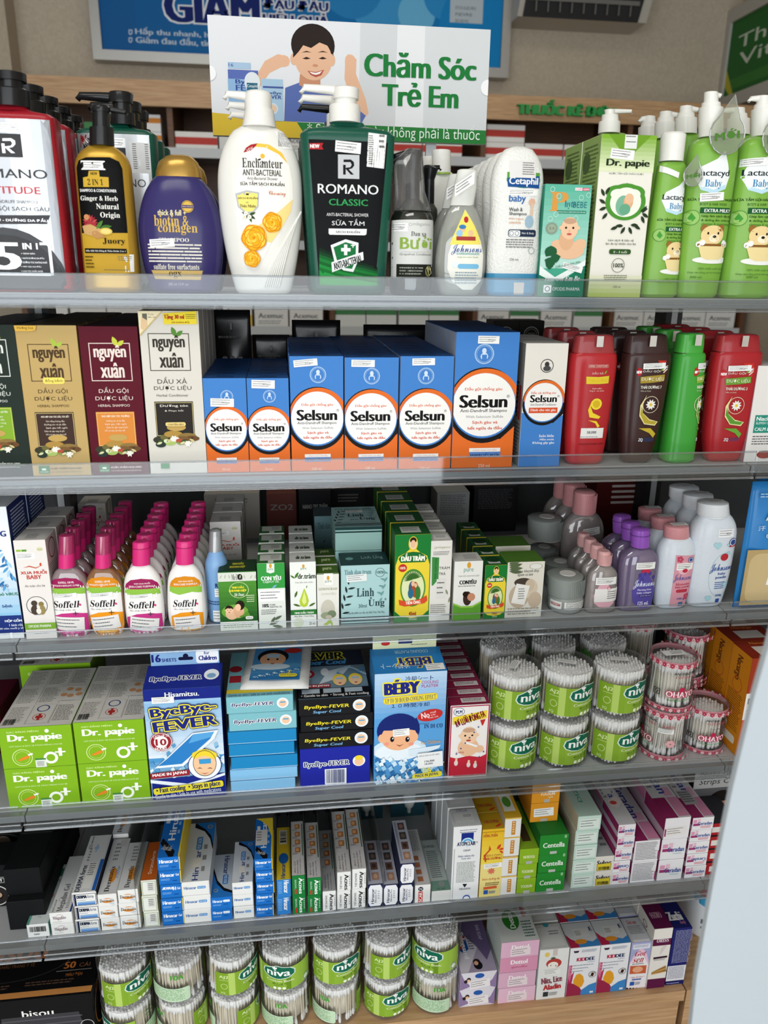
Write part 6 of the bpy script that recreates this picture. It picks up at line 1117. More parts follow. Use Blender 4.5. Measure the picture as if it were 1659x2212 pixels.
b = Box(E3, 3, (345, 430), (530, 430), (513, 708), (325, 710), .045, ('dcd8cc', '5a8a3a', '4f7a2c')); f = b.f; f.bg('e0dcd0'); leafy(f, [(350, 440+8*i, 70, 40-12*i) for i in range(5)], '5a6a4a'); f.T(serif('Tinh dau khuynh diep'), 365, 468, 500, 484, '5a5a50', it=.2); f.T(serif('ngam ca nen'), 392, 488, 470, 502, '5a5a50', it=.2); f.E(400, 600, 52, 'bfae98', 60); f.E(440, 560, 55, 'd4c4ae', 50); f.E(420, 530, 44, '4a4038', 22); f.E(480, 620, 34, 'c4b29c', 40); f.E(455, 545, 24, 'cbb9a2', 30); f.E(485, 452, 32, 'e6e6de', 14); f.ring(485, 452, 32, .06, '5a6a4a', 14); l_ = f; f.A.R(*f.bx(372, 540, 442, 640), 'eceae4', rot=12); f.LN(395, 560, 430, 620, 5, '777'); f.LN(340, 660, 505, 700, 3, '9a9484'); b.put('cream oil box with a grey portrait picture', n=2, gap=.02)
# grey ointment tubs
def tub(x0, x1, y0, y1, y2, label, Y, z0=None, st=True):
    b = Bot(E3, 3, [(y1, x0+6, x1-6), (y1+8, x0+2, x1-2), (y2, x0+4, x1-6)], 1, 2, Y=Y, z0=z0); b.body(plastic('9a9e9a', .4), smoothn=1)
    b.rings('screw_lid', [(y0, x0+10, x1-10), (y0+6, x0, x1), (y1-2, x0, x1), (y1, x0+4, x1-4)], plastic('8e9490', .4), n=32); g = MB(); zr, zt_ = b.lz(y1-6), b.lz(y0+12); R = (b.lx(x1, y0)-b.lx(x0, y0))/2
    for i in range(48): a = i*math.pi/24; g.box(R*.995, R+.0006, -.0007, .0007, zr, zt_, M=Matrix.Rotation(a, 4, 'Z'))
    b.parts.append(('lid_ribs', g.mesh('lid_ribs', plastic('8a908c', .4)), [])); sec = [q for q in b.sm]
    A = Art(3); A.R(0, 0, .3, 1, 'e9e9e6'); A.R(.36, 0, 1, 1, 'eeeeea'); A.LN(.4, .1, .96, .9, 7, '555'); A.R(.02, .3, .27, .62, 'a8302c'); A.T('EXPERT', .04, .36, .26, .55, 'f4f0ee', b=.03); rr = sec[len(sec)//2][1]+.0003
    b.parts.append(('wrap_label', A.build('wrap_label', wrap(rr, .008, b.lz(y1)*.8, -75, 70), fine=(.06, .5)), [])); tp = MB().loft([(b.lz(y0)+.0001, R*.45, R*.45), (b.lz(y0)+.0008, R*.43, R*.43)], 16).mesh('lid_sticker', plastic('dcdcd8')); b.parts.append(('lid_sticker', tp, []))
    b.put(label, 'jar', name='ointment_tub'); return b
t1 = tub(546, 720, 488, 585, 705, 'grey ointment tub in front beside the clear oil', .026); hh = t1.lz(488)
t2 = tub(530, 672, 425, 492, 580, 'grey ointment tub second behind the front one', .112)
z = DECK[3]+hh+.002
t3 = tub(448, 612, 200, 305, 395, 'grey ointment tub on top at the back', .175, z0=z)
thing('ointment_tub', t2.parts, (t3.X, t3.Yc, DECK[3]+.0005), 'grey ointment tub underneath the raised one', 'jar')
# clear baby oil bottles, cologne, powders
OIL = clear('baby_oil', 'f6f0ee', .3, 'ece2e0', .38); PKC = plastic('cf8f92', .38); PKS = plastic('d9a6a6', .38)
def drop(l, x, y, w, h, c):
    l.P([(x, y-h*.55), (x+w*.25, y-h*.25), (x+w*.48, y+h*.08), (x+w*.45, y+h*.35), (x+w*.2, y+h*.5), (x-w*.2, y+h*.5), (x-w*.45, y+h*.35), (x-w*.48, y+h*.08), (x-w*.25, y-h*.25)], c)
def capribs(b, y0, y1, xl, xr, m):
    g = MB(); R = (b.lx(xr, y1)-b.lx(xl, y1))/2; cx = (b.lx(xr, y1)+b.lx(xl, y1))/2
    for i in range(36): a = i*math.pi/18; g.box(R*.97, R+.0005, -.0006, .0006, b.lz(y1), b.lz(y0), M=Matrix.Translation((cx, 0, 0)) @ Matrix.Rotation(a, 4, 'Z'))
    b.parts.append(('cap_ribs', g.mesh('cap_ribs', m), []))
b = Bot(E3, 3, [(438, 795, 850), (455, 775, 870), (475, 750, 888), (520, 740, 895), (690, 735, 885)], .5, 2.6); b.body(OIL); l = b.label((738, 480), (892, 480), (880, 690), (735, 690)); drop(l, 815, 575, 110, 140, 'e2aebb'); l.tag(775, 495, 880, 530, price='39,000'); l.R(768, 550, 886, 615, 'eeebe8'); l.LN(830, 562, 880, 605, 4, '666'); l.ring(840, 548, 10, .2, 'b83a5c')
b.rings('ribbed_cap', [(372, 805, 856), (380, 800, 862), (440, 796, 864)], PKS); capribs(b, 388, 432, 797, 864, PKS); b.put('small clear baby oil bottle with pink cap', n=4, pitch=.026)
b = Bot(E3, 3, [(178, 665, 780), (200, 640, 800), (240, 615, 820), (300, 606, 822), (560, 620, 800)], .5, 2.6, Y=.165); b.body(OIL); l = b.label((690, 240), (800, 240), (780, 440), (690, 440)); drop(l, 735, 330, 110, 140, 'd08a9c'); l.E(742, 295, 16, 'b0303c', 10); l.tag(705, 242, 790, 278, rot=-8); l.T(script('Johnsons'), 685, 340, 760, 375, '2f4f9a')
b.rings('ribbed_cap', [(66, 690, 772), (74, 680, 784), (180, 672, 782)], PKC); capribs(b, 84, 172, 674, 783, PKC); b.put('large clear baby oil bottle with pink cap', n=3, pitch=.046)
b = Bot(E3, 3, [(350, 985, 1045), (366, 950, 1070), (390, 915, 1090), (430, 902, 1100), (688, 892, 1062)], .5, 2.8); b.body(clear('lilac_oil', 'c6b4d8', .3, 'a592bd', .6)); l = b.label((940, 400), (1085, 400), (1075, 680), (930, 680)); drop(l, 1012, 545, 128, 200, '5a4fa0'); l.T(script('Johnsons'), 958, 500, 1066, 548, 'e4ecf8'); l.T('Morning Dew', 978, 547, 1048, 558, 'e9e6f6', b=.02); l.T('baby cologne', 975, 562, 1050, 573, 'e9e6f6', b=.02); l.R(985, 576, 1052, 588, '3a3478'); l.T('gentle & mildly scented', 990, 578, 1048, 586, 'cfc8ea'); l.T('125 mL', 980, 610, 1035, 628, 'e9e6f6', b=.03); l.E(1020, 458, 22, 'c4324a', 12); l.tag(972, 415, 1068, 448, price='77,000')
for x, y in ((990, 480), (1040, 470), (1060, 490), (1000, 498), (1015, 470)): l.E(x, y, 8, '4a4494', 10, n=8)
PUR = plastic('8f52b8', .3); b.rings('flip_cap', [(258, 985, 1050), (264, 972, 1060), (290, 968, 1060), (350, 968, 1056)], PUR, ratio=.85); b.rings('cap_seam', [(288, 966, 1062), (292, 966, 1062)], plastic('6a3a8c'), ratio=.86); b.put('lilac baby cologne bottle with purple cap', n=3, pitch=.032)
def powder(prof, cap, capc, label, art, n, Y=None):
    b = Bot(E3, 3, prof, .62, 2.5, Y=Y); b.body(plastic('d5dde6', .36)); art(b); y0, y1, xl, xr = cap; w = xr-xl
    b.rings('sifter_cap', [(y0, xl+w*.12, xr-w*.12), (y0+5, xl+w*.03, xr-w*.03), (y1-8, xl, xr), (y1, xl+4, xr-4)], plastic(capc, .38), ratio=.8, n=30); b.rings('neck_ring', [(y1, xl+6, xr-6), (y1+8, xl+6, xr-6)], plastic('dfe4e8'), ratio=.8)
    zt_ = b.lz(y0); A = Art(2); A.R(0, 0, 1, 1, 'e6e6e4'); A.LN(.1, .2, .9, .8, 2, '777'); R = w/FPX/2.34*.4; b.parts.append(('cap_sticker', A.build('cap_sticker', lambda u, v, o: (-.012+.024*u, .006-.012*v, zt_+.0002+o)), [])); b.put(label, n=n, pitch=.042)
def art1(b):
    l = b.label((1165, 375), (1265, 378), (1235, 635), (1135, 635)); l.bg('d99aa8'); l.E(1205, 440, 30, 'e9bcc6', 30); l.tag(1168, 415, 1254, 448, price='36,000'); l.T(script('Johnsons'), 1152, 468, 1246, 512, '2f4f9a'); l.T('blossoms', 1165, 512, 1236, 526, 'b8384c', b=.03); l.T('baby powder', 1162, 528, 1238, 543, 'b8384c', b=.02); l.RR(1165, 546, 1225, 562, 'b8384c', .5); l.T('100 g', 1172, 588, 1210, 602, '2f4f9a', b=.03); l.E(1210, 452, 14, 'c4324a', 10); l.R(1178, 612, 1202, 632, '2f6a9a')
    for a in range(5): l.E(1222+11*math.cos(a*1.26), 585+11*math.sin(a*1.26), 8, 'c44a64', n=8)
    for a in range(5): l.E(1185+10*math.cos(a*1.26), 395+10*math.sin(a*1.26), 7, 'c44a64', n=8)
    l.E(1240, 398, 15, '34508f', 13); l.ring(1240, 398, 12, .2, 'e9eef4', 10)
powder([(300, 1140, 1252), (318, 1118, 1265), (345, 1100, 1278), (400, 1092, 1282), (560, 1088, 1262), (678, 1092, 1238)], (240, 302, 1132, 1258), 'cf8f94', 'white baby powder bottle with pink label', art1, 3)
def art2(b):
    l = b.label((1330, 240), (1470, 240), (1425, 630), (1310, 630)); l.ring(1392, 470, 68, .03, 'b4d4d8', 110); l.T(script('Johnsons'), 1328, 412, 1448, 462, '2f4f9a'); l.T('baby', 1368, 456, 1408, 472, '2f4f9a', b=.02); l.T('powder', 1356, 474, 1414, 492, '2f4f9a', b=.02); l.LN(1348, 505, 1405, 545, 4, '4a6fae', al=1); l.T('200g', 1356, 568, 1392, 582, '2f4f9a', b=.02); l.R(1360, 592, 1380, 610, '2f4f9a'); l.E(1400, 380, 20, 'b8303a', 18); l.tag(1370, 242, 1452, 282, col='eef0f2', price='68,000')
    for x, y, r in ((1366, 322, 20), (1424, 360, 10), (1410, 520, 16), (1322, 588, 16), (1420, 320, 8)):
        l.E(x-r*.45, y-r*.2, r*.55, 'a9d4dc', n=10); l.E(x+r*.45, y-r*.2, r*.55, 'a9d4dc', n=10); l.P([(x-r, y), (x+r, y), (x, y+r)], 'a9d4dc')
    l.E(1446, 308, 22, '34508f', 20); l.ring(1446, 308, 19, .2, 'e9eef4', 17); l.R(1424, 322, 1466, 330, 'b03038')
powder([(185, 1312, 1448), (205, 1290, 1466), (245, 1265, 1482), (300, 1256, 1484), (500, 1246, 1460), (658, 1252, 1425)], (122, 188, 1302, 1458), 'e0e4e8', 'large white baby powder bottle', art2, 3)
# blue sunscreen pouches at the far end
def sunpouch(i):
    Y = .03+.02*i; x0, x1, y0 = 1600+12*i, 1690+12*i, 1040-6*i; p, q = onY(x0, 1200, Y), onY(x1+40, 1200, Y); w = q.x-p.x; h = onY(x0, y0, Y).z-DECK[3]-.001
    V = []; n, m = 8, 10
    for sgn in (-1, 1):
        for j in range(m+1):
            for k in range(n+1):
                u, v = k/n, j/m; V.append((-w/2+w*u, sgn*(.0008+.008*math.sin(math.pi*u)*math.sin(math.pi*v)**.6), h*v))
    o = (n+1)*(m+1); F = []
    for j in range(m):
        for k in range(n): a = j*(n+1)+k; F += [(a, a+1, a+n+2, a+n+1), (a+o, a+o+n+1, a+o+n+2, a+o+1)]
    for k in range(n): F.append((k, k+o, k+o+1, k+1)); a = m*(n+1)+k; F.append((a, a+1, a+1+o, a+o))
    for j in range(m): a = j*(n+1); F.append((a, a+n+1, a+n+1+o, a+o)); a += n; F.append((a, a+o, a+n+1+o, a+n+1))
    A = Art(w/h)
    if i == 0:
        A.R(.04, .52, .96, .97, 'b9a070'); A.RR(.1, .55, .9, .95, 'cdb688', .2); A.T('ANESSA', .25, .22, .95, .29, 'f0e6c4', b=.02); A.T('汗・水・空気', .15, .33, .9, .37, 'd9e6f0'); A.T('UVブロ', .3, .39, .8, .43, 'd9e6f0'); A.T('スキン', .4, .45, .8, .49, 'd9e6f0'); A.LN(.1, .08, .7, .12, 2, 'a9cce6'); A.tag(.45, .62, .85, .82, rot=8)
        for a in range(7): A.leaf(.5, .2, .2, 30+20*a, 'e9e2c0', .2)
    thing('sunscreen_pouch', [('pouch_body', mesh('pouch_body', V, F, plastic('2a7fc4' if i < 2 else '1f5f9c', .25), smooth=True)), ('pouch_print', A.build('pouch_print', lambda u, v, of: (-w/2+w*u, -.0092-of, h*(1-v))))] if i == 0 else [('pouch_body', mesh('pouch_body', V, F, plastic('2a7fc4' if i < 2 else '1f5f9c', .25), smooth=True)), ('hang_strip', MB().box(-.012, .012, -.0005, .0005, h-.012, h+.002).mesh('hang_strip', plastic('dfe6ee')))],
          ((p.x+q.x)/2, Y, DECK[3]+.0005), ['blue sunscreen pouch with a gold panel in front', 'plain blue pouch behind the gold panelled one', 'darkest blue pouch at the back of the far bay'][i], 'pouch')
for i in range(3): sunpouch(i)
# cartons on the far side of the third shelf, in shadow
DK = [(440, 560, 1068, .40, ('b9b4ac', '8a857e', 'c4c0b8'), 'grey carton behind the repellent bottles', None), (575, 640, 1068, .39, ('6a3a34', '4a2824', '7a4a40'), 'dark red carton in the shadow behind the oil boxes', 'ZO2'), (645, 715, 1062, .36, ('1c1c1e', '141416', '2a2a2c'), 'black carton with pale lettering behind the oil boxes', 'NANO TRỊ THÂM'), (715, 790, 1058, .41, ('232325', '141416', '2a2a2c'), 'black carton behind the flat tea tree box', None),
      (945, 1015, 1064, .37, ('8f9290', '6a6c6a', '9a9c9a'), 'grey carton with fine print behind the white carton', 'l'), (1025, 1120, 1052, .40, ('1f1f21', '161618', '29292b'), 'wide black carton behind the small oil boxes', 'l'), (1290, 1400, 1040, .33, ('5c1c1c', '4a1616', '6a2424'), 'dark red carton with white tabs behind the cologne', 'tabs')]
for x0, x1, y0, Y, c, lb, w_ in DK:
    p, q = onY(x0, y0, Y), onY(x1, y0, Y); w = q.x-p.x; h = p.z-DECK[3]-.001; A = Art(w/h)
    if w_ == 'l': A.LN(.1, .05, .9, .5, 12, '55585a' if c[0][0] == '8' else '4a4a4c')
    elif w_ == 'tabs':
        for i in range(4): A.RR(.3, .06+.09*i, .8, .1+.09*i, 'd9c9c4', .5)
    elif w_: A.T(w_, .12, .22, .88, .34, '8a8a86', b=.02)
    else: A.LN(.2, .1, .8, .3, 3, '77746e')
    thing('product_carton', [('carton_body', cartonmesh(w, .06, h, c)), ('front_print', A.build('front_print', front(w, h)))], ((p.x+q.x)/2, Y, DECK[3]+.0005), lb, 'box')
# ================================================================== fourth shelf: gauze, fever patches, cotton buds
Z4 = DECK[4]
def papie_front(A, st=False):
    A.T('GẠC RĂNG MIỆNG', .11, .08, .55, .14, 'dff0a8', b=.02); A.T('Dr. papie', .12, .17, .85, .38, 'f4f8ec', b=.07, res=3); A.E(.66, .12, .03, 'f4f8ec', rv=.045, n=10); A.T('LÀM SẠCH & BẢO VỆ RĂNG MIỆNG CHO BÉ', .12, .43, .85, .48, 'e4f2bc')
    A.ring(.28, .74, .14, .07, 'dff0a8'); A.ring(.28, .74, .105, .06, 'cfe68a'); A.poly([(.2, .8), (.33, .7), (.38, .71), (.36, .77), (.24, .82)], 'e58a2c'); A.R(.36, .65, .43, .69, 'f4f8ec', rot=-18); A.ring(.67, .78, .1, .4, 'f4f8ec'); A.T('+', .75, .55, .87, .75, 'f4f8ec', b=.1)
    if st: A.R(.45, .78, .6, 1.0, 'dfe6dc'); A.R(.45, .78, .6, .82, '4a8a4a'); A.LN(.47, .86, .58, .98, 4, '3a3a3a')
def papie_top(A):
    A.R(0, 0, 1, 1, 'd2d0ca')
    for i in range(3):
        for j in range(3): A.LN(.04+.33*i, .04+.32*j, .3+.33*i, .3+.32*j, 11, '6a6860', rag=.3, seed=i*3+j, dens=1.6, th=.3); A.R(.33*i+.01, .33*j, .33*i+.016, .33*j+.31, 'a9a69e')
    A.R(.36, .66, .66, .96, 'd2d0ca'); A.R(.62, .34, .98, .6, 'd2d0ca'); A.ring(.5, .72, .09, .2, '2a3a7a'); A.ring(.5, .86, .09, .1, 'b0302c'); A.R(.48, .81, .52, .91, 'b0302c'); A.R(.45, .84, .55, .88, 'b0302c')
    for x, y in ((.7, .5), (.8, .52), (.75, .4), (.88, .42), (.92, .5)): A.E(x, y, .05, 'c9946a', rv=.03)
    A.bars(.04, .88, .2, .97, n=14)
PC = ('7fae1f', '86b02c', 'd2d0ca')
def papie(TL, TR, BR, BL, z0, h, d, label, st, Y=None):
    b = Box(F1, 4, TL, TR, BR, BL, d, PC, z0=z0, Y=Y); b.h = h; b.f.A.asp = b.w/h; b.f.A.R(0, 0, 1, 1, '83b424'); papie_front(b.f.A, st); t = b.top((0, 0), (1, 0), (1, 1), (0, 1)); papie_top(t.A); b.put(label); return b
ztl = (onY(*pp(F1, 0, 600), FR[4]).z+onY(*pp(F1, 460, 575), FR[4]).z)/2; zr = (onY(*pp(F1, 470, 570), FR[4]).z+onY(*pp(F1, 920, 535), FR[4]).z)/2
dg = onZ(*pp(F1, 585, 215), ztl).y-FR[4]
for (TL, TR, BR, BL, zt, nm) in (((0, 600), (460, 575), (480, 835), (5, 865), ztl, 'first'), ((470, 570), (920, 535), (940, 785), (490, 820), zr, 'second')):
    h = (zt-Z4)/2-.0008; papie(TL, TR, BR, BL, Z4+.0005+h+.0006, h, dg, 'upper lime green gauze box in the %s column' % nm, nm == 'first'); papie(TL, TR, BR, BL, Z4+.0005, h, dg, 'lower lime green gauze box in the %s column' % nm, True)
pb = Box(F1, 4, (125, 205), (592, 180), (600, 500), (160, 520), .09, PC, Y=FR[4]+dg+.012); t = pb.top((0, 0), (1, 0), (1, 1), (0, 1)); papie_top(t.A); papie_front(pb.f.A); pb.put('lime green gauze box standing behind the two columns')
# fever patch carton with hang flap
def gable(ctx, TL, TR, BR, BL, rTL, rTR, fTL, depth, cols, art, roofart, flapart, flapcol, label, Y=None):
    """carton with a sloping roof and an upright hang flap; rTL,rTR = back edge of the roof, fTL = top of the flap"""
    b = Box(ctx, 4, TL, TR, BR, BL, depth, cols, Y=Y); w, h, d = b.w, b.h, depth
    zr_ = h+.018; rise = max(.004, rowZ(pp(ctx, 0, (rTL[1]+rTR[1])/2)[1], b.X, b.Y+d)-b.z0-h); zr_ = h+rise; zf = rowZ(pp(ctx, 0, fTL[1])[1], b.X, b.Y+d)-b.z0
    c = [lin(x) for x in cols]; mb = MB()
    mb.add([(-w/2, 0, 0), (w/2, 0, 0), (w/2, 0, h), (-w/2, 0, h)], [(0, 1, 2, 3)], c[0]); mb.add([(-w/2, 0, h), (w/2, 0, h), (w/2, d, zr_), (-w/2, d, zr_)], [(0, 1, 2, 3)], c[2])
    for x, o in ((-w/2, 1), (w/2, 0)): mb.add([(x, 0, 0), (x, 0, h), (x, d, zr_), (x, d, 0)], [(0, 1, 2, 3) if o else (3, 2, 1, 0)], c[1])
    mb.add([(-w/2, d, 0), (w/2, d, 0), (w/2, d, zr_), (-w/2, d, zr_)], [(3, 2, 1, 0)], c[1]); mb.add([(-w/2, 0, 0), (w/2, 0, 0), (w/2, d, 0), (-w/2, d, 0)], [(3, 2, 1, 0)], c[1])
    art(b.f); F = [('carton_body', mb.mesh('carton_body', CARTON)), ('front_print', b.f.A.build('front_print', front(w, h)))]
    R = Art(w/math.hypot(d, rise)); roofart(R); F.append(('roof_print', R.build('roof_print', lambda u, v, o: (-w/2+w*u, d*(1-v)-o*.3, h+rise*(1-v)+o))))
    fl = MB().box(-w/2+.004, w/2-.004, d-.0008, d+.0004, zr_, zf); L = Art(w/(zf-zr_)); flapart(L); F.append(('hang_flap', fl.mesh('hang_flap', plastic(flapcol, .42)), [('flap_print', L.build('flap_print', lambda u, v, o: (-w/2+.004+(w-.008)*u, d-.0008-o, zr_+(zf-zr_)*(1-v))))]))
    thing('product_carton', F, (b.X, b.Y, b.z0), label, 'box'); return b
def outline(f, t, x0, y0, x1, y1, ci, co, r, b=.07, cm=None, rm=0, **k):
    for rr, c in ((r, co), (rm, cm)):
        if c is None: continue
        for a in range(8): f.T(t, x0+rr*math.cos(a*.785), y0+rr*math.sin(a*.785), x1+rr*math.cos(a*.785), y1+rr*math.sin(a*.785), c, b=b, **k)
    f.T(t, x0, y0, x1, y1, ci, b=b, **k)
def bbf(f):
    f.bg('9cc4e2'); f.A.grad(0, .12, 1, .75, '8fbce0', 'e6eef4', 8); f.A.R(0, 0, 1, .1, '1c2a84'); f.A.grad(0, .62, 1, .86, '4f97cc', 'a9d0ea', 6)
    rd = random.Random(3)
    for i in range(60): x, y = 950+rd.random()*480, 690+rd.random()*220; f.P([(x, y), (x+18, y-14), (x+30, y+6), (x+10, y+20)], ('d9ecf6', '8fc0e0', '5a9ccc', 'eef6fa')[i % 4])
    f.P([(970, 930), (1440, 880), (1450, 1060), (975, 1070)], '1c2a84'); f.P([(940, 925), (1200, 950), (1440, 880), (1440, 895), (1200, 975), (940, 945)], 'e6eef6')
    f.T('Hisamitsu.', 1060, 362, 1280, 392, 'eef2f8', b=.04); f.tag(975, 395, 1120, 435, price='77,000')
    outline(f, 'ByeBye-', 968, 448, 1385, 518, '20297c', '20297c', 12, cm='f0e23a', rm=7, rot=-5); outline(f, 'FEVER', 985, 530, 1390, 595, '20297c', '20297c', 12, cm='f0e23a', rm=7, b=.09, rot=-5)
    f.P([(1235, 625), (1400, 605), (1375, 660), (1175, 835), (990, 850), (1060, 790)], 'e9eef2'); f.P([(1240, 632), (1375, 615), (1350, 660), (1165, 820), (1010, 835), (1075, 785)], '2f7fc4'); f.P([(1240, 632), (1375, 615), (1355, 650), (1210, 690)], '5aa4dc')
    f.E(1033, 680, 73, '9a2530'); f.E(1033, 680, 46, 'f2f2f0'); f.ring(1033, 680, 70, .05, 'f2f2f0'); f.T('10', 1000, 660, 1066, 702, '9a2530', b=.06); f.T('LASTS UP TO', 985, 632, 1085, 652, 'f4eeee', b=.02, rot=-6); f.T('HOURS', 995, 712, 1070, 732, 'f4eeee', b=.04)
    f.R(960, 870, 1215, 905, '9a2530', rot=-3); f.T('MADE IN JAPAN', 975, 875, 1195, 898, 'f6f0f0', b=.05, rot=-3)
    f.E(1312, 828, 108, 'eef4f8'); f.ring(1312, 828, 108, .05, '20297c'); f.E(1312, 815, 75, 'f2c69c', 82)
    for i in range(9): f.E(1250+15*i, 765-18*math.sin(i*.4), 20, 'f0d43a', 22, n=12)
    f.ring(1312, 815, 75, .04, '2a2a3a', 82); f.P([(1275, 790), (1350, 785), (1352, 815), (1278, 820)], '3f9ad0')
    for x in (1280, 1345): f.P([(x-18, 848), (x, 842), (x+18, 848), (x, 847)], '2a2020')
    f.P([(1285, 875), (1312, 884), (1340, 872), (1312, 880)], 'a8302c')
    f.RR(978, 950, 1430, 990, 'f0e03a', .3, rot=-4); f.T('• Fast cooling  • Stays in place', 998, 948, 1410, 990, '1c2456', b=.03, rot=-4); f.T('Gentle to skin / Safe to use with medications', 990, 990, 1415, 1018, 'e6ecf6', rot=-4)
def bbroof(A):
    A.R(0, 0, 1, 1, '1f2d8c'); A.T('ByeBye-FEVER', .07, .5, .74, .72, '20297c', b=.07); 
    for a in range(6): A.T('ByeBye-FEVER', .07+.008*math.cos(a), .5+.02*math.sin(a), .74+.008*math.cos(a), .72+.02*math.sin(a), 'eef0f4', b=.06)
    A.T('ByeBye-FEVER', .07, .5, .74, .72, '20297c', b=.04); A.E(.87, .5, .1, 'eef2f6', rv=.22); A.E(.87, .55, .06, '7fa9cc', rv=.1)
def bbflap(A):
    A.R(0, 0, 1, 1, '8fb8de'); A.T('16', .02, .2, .14, .75, '20297c', b=.08); A.T('SHEETS', .16, .5, .37, .75, '20297c', b=.05); A.RR(.4, .45, .62, .68, '14163c', .5); A.E(.51, .4, .04, '14163c'); A.RR(.66, .04, .99, .95, 'f2f4f6', .2); A.T('for', .78, .12, .86, .34, '20297c', b=.04); A.T('Children', .7, .42, .96, .75, '20297c', b=.06)
gable(F1, (915, 355), (1415, 335), (1445, 1015), (970, 1050), (945, 205), (1415, 178), (950, 102), .05, ('8fb8de', '1c2a7a', '1f2d8c'), bbf, bbroof, bbflap, '8fb8de', 'tall blue and yellow fever patch carton with hang flap')
def babyroof(A):
    A.R(0, 0, 1, 1, '2a7fc4'); A.T('BÉBY', .32, .4, .82, .85, 'e9d23a', b=.1, rot=180); A.T('BÉBY', .33, .42, .81, .83, '20297c', b=.04, rot=180); A.T('COOLING PLASTER', .34, .12, .82, .24, 'bfe0f4', rot=180); A.T('冷却シート', .1, .62, .5, .84, 'eaf2f8', rot=180); A.tag(.72, .7, .98, .95, rot=-2)
def beby(f):
    f.bg('5a9fd8'); f.A.grad(0, 0, 1, .4, 'b4cfe8', '6aa6da', 8); f.T('冷却シート', 1300, 262, 1475, 292, '24346a', b=.02)
    outline(f, 'BÉBY', 1172, 280, 1385, 372, '20297c', 'f0e03a', 9, b=.08, rot=-2); f.T('COOLING', 1402, 292, 1506, 310, 'b8387a'); f.T('PLASTER', 1402, 316, 1506, 334, 'b8387a')
    f.RR(1157, 380, 1503, 425, 'e9c43a', .5, rot=-3); f.RR(1163, 385, 1497, 420, 'f2e03e', .5, rot=-3); f.T(serif('UP TO 10 HOURS COOLING EFFECT'), 1172, 388, 1490, 418, '24346a', rot=-3); f.T('１０時間冷却', 1212, 430, 1450, 455, '24346a')
    f.E(1455, 507, 78, 'c4322f', 36, rot=-10); f.T('No', 1400, 490, 1450, 525, 'f4e6e4', b=.03, rot=-10); f.T('small', 1455, 482, 1490, 494, 'f4e6e4', rot=-8); f.T('order', 1458, 498, 1490, 508, 'f4e6e4', rot=-8); f.T('Weakly acidic', 1440, 514, 1506, 526, 'f4e6e4', rot=-8); f.T(serif('IN DI CO'), 1418, 562, 1532, 586, '24346a'); f.T('Distributed by', 1390, 555, 1450, 564, '445')
    f.E(1260, 720, 170, 'cfe4f2', 70); f.E(1260, 735, 150, 'e6f0f6', 55); f.E(1255, 600, 135, '1c2a70', 105)
    for a in range(5): f.P([(1130+a*50, 560), (1170+a*50, 500+10*abs(a-2)), (1190+a*50, 570)], '1c2a70')
    f.E(1258, 640, 112, 'efb48a', 85); f.E(1145, 650, 20, 'efb48a', 26); f.E(1360, 640, 20, 'efb48a', 26); f.P([(1150, 600), (1170, 540), (1340, 530), (1362, 600), (1300, 590), (1210, 600)], '1c2a70'); f.tag(1220, 590, 1325, 635, rot=-3)
    for x in (1215, 1312): f.E(x, 655, 13, '1c1a24', 17); f.E(x+4, 650, 4, 'fff', 5)
    for x in (1180, 1335): f.E(x, 685, 16, 'ef9a84', 10)
    f.P([(1238, 688), (1262, 700), (1290, 684), (1264, 694)], '8a3020'); f.T('For Children', 1398, 662, 1518, 684, 'e9a83a', rot=-3); f.P([(1320, 720), (1520, 690), (1510, 710), (1380, 760), (1320, 760)], 'd9e8f2')
    rd = random.Random(9)
    for i in range(110): x, y = 1095+rd.random()*440, 775+rd.random()*150; f.P([(x, y), (x+22, y-16), (x+34, y+8), (x+12, y+22)], ('cfe6f4', '5a9fd0', '2f74b0', '9cccea', 'e9f4fa')[i % 5])
    f.R(1375, 728, 1530, 822, 'eceeee', rot=-4); f.T('136,000', 1418, 776, 1478, 790, '222', b=.03, rot=-4); f.T('18,000', 1418, 794, 1468, 806, '222', b=.03, rot=-4); f.T('MIẾNG DÁN HẠ SỐT BEBY', 1382, 738, 1510, 752, '333', rot=-4); f.T('16', 1408, 822, 1458, 856, 'f0e03a', b=.04); f.RR(1340, 855, 1525, 888, 'f0e03a', .4, rot=-4); f.T('MADE IN JAPAN', 1360, 860, 1500, 884, '24346a', b=.02, rot=-4)
gable(F2, (1105, 245), (1560, 235), (1535, 890), (1095, 925), (1070, 98), (1500, 72), (1085, -30), .062, ('5a9fd8', '3a7fbc', '2a7fc4'), beby, babyroof, lambda A: (A.R(0, 0, 1, 1, 'dfe4b8'), A.R(.4, .5, .62, .75, '24346a'), A.E(.2, .7, .07, 'c4322f', rv=.12), A.LN(.6, .8, .9, .9, 1, '777')), 'dfe4b8', 'blue cooling plaster carton with a drawn boy on its front')
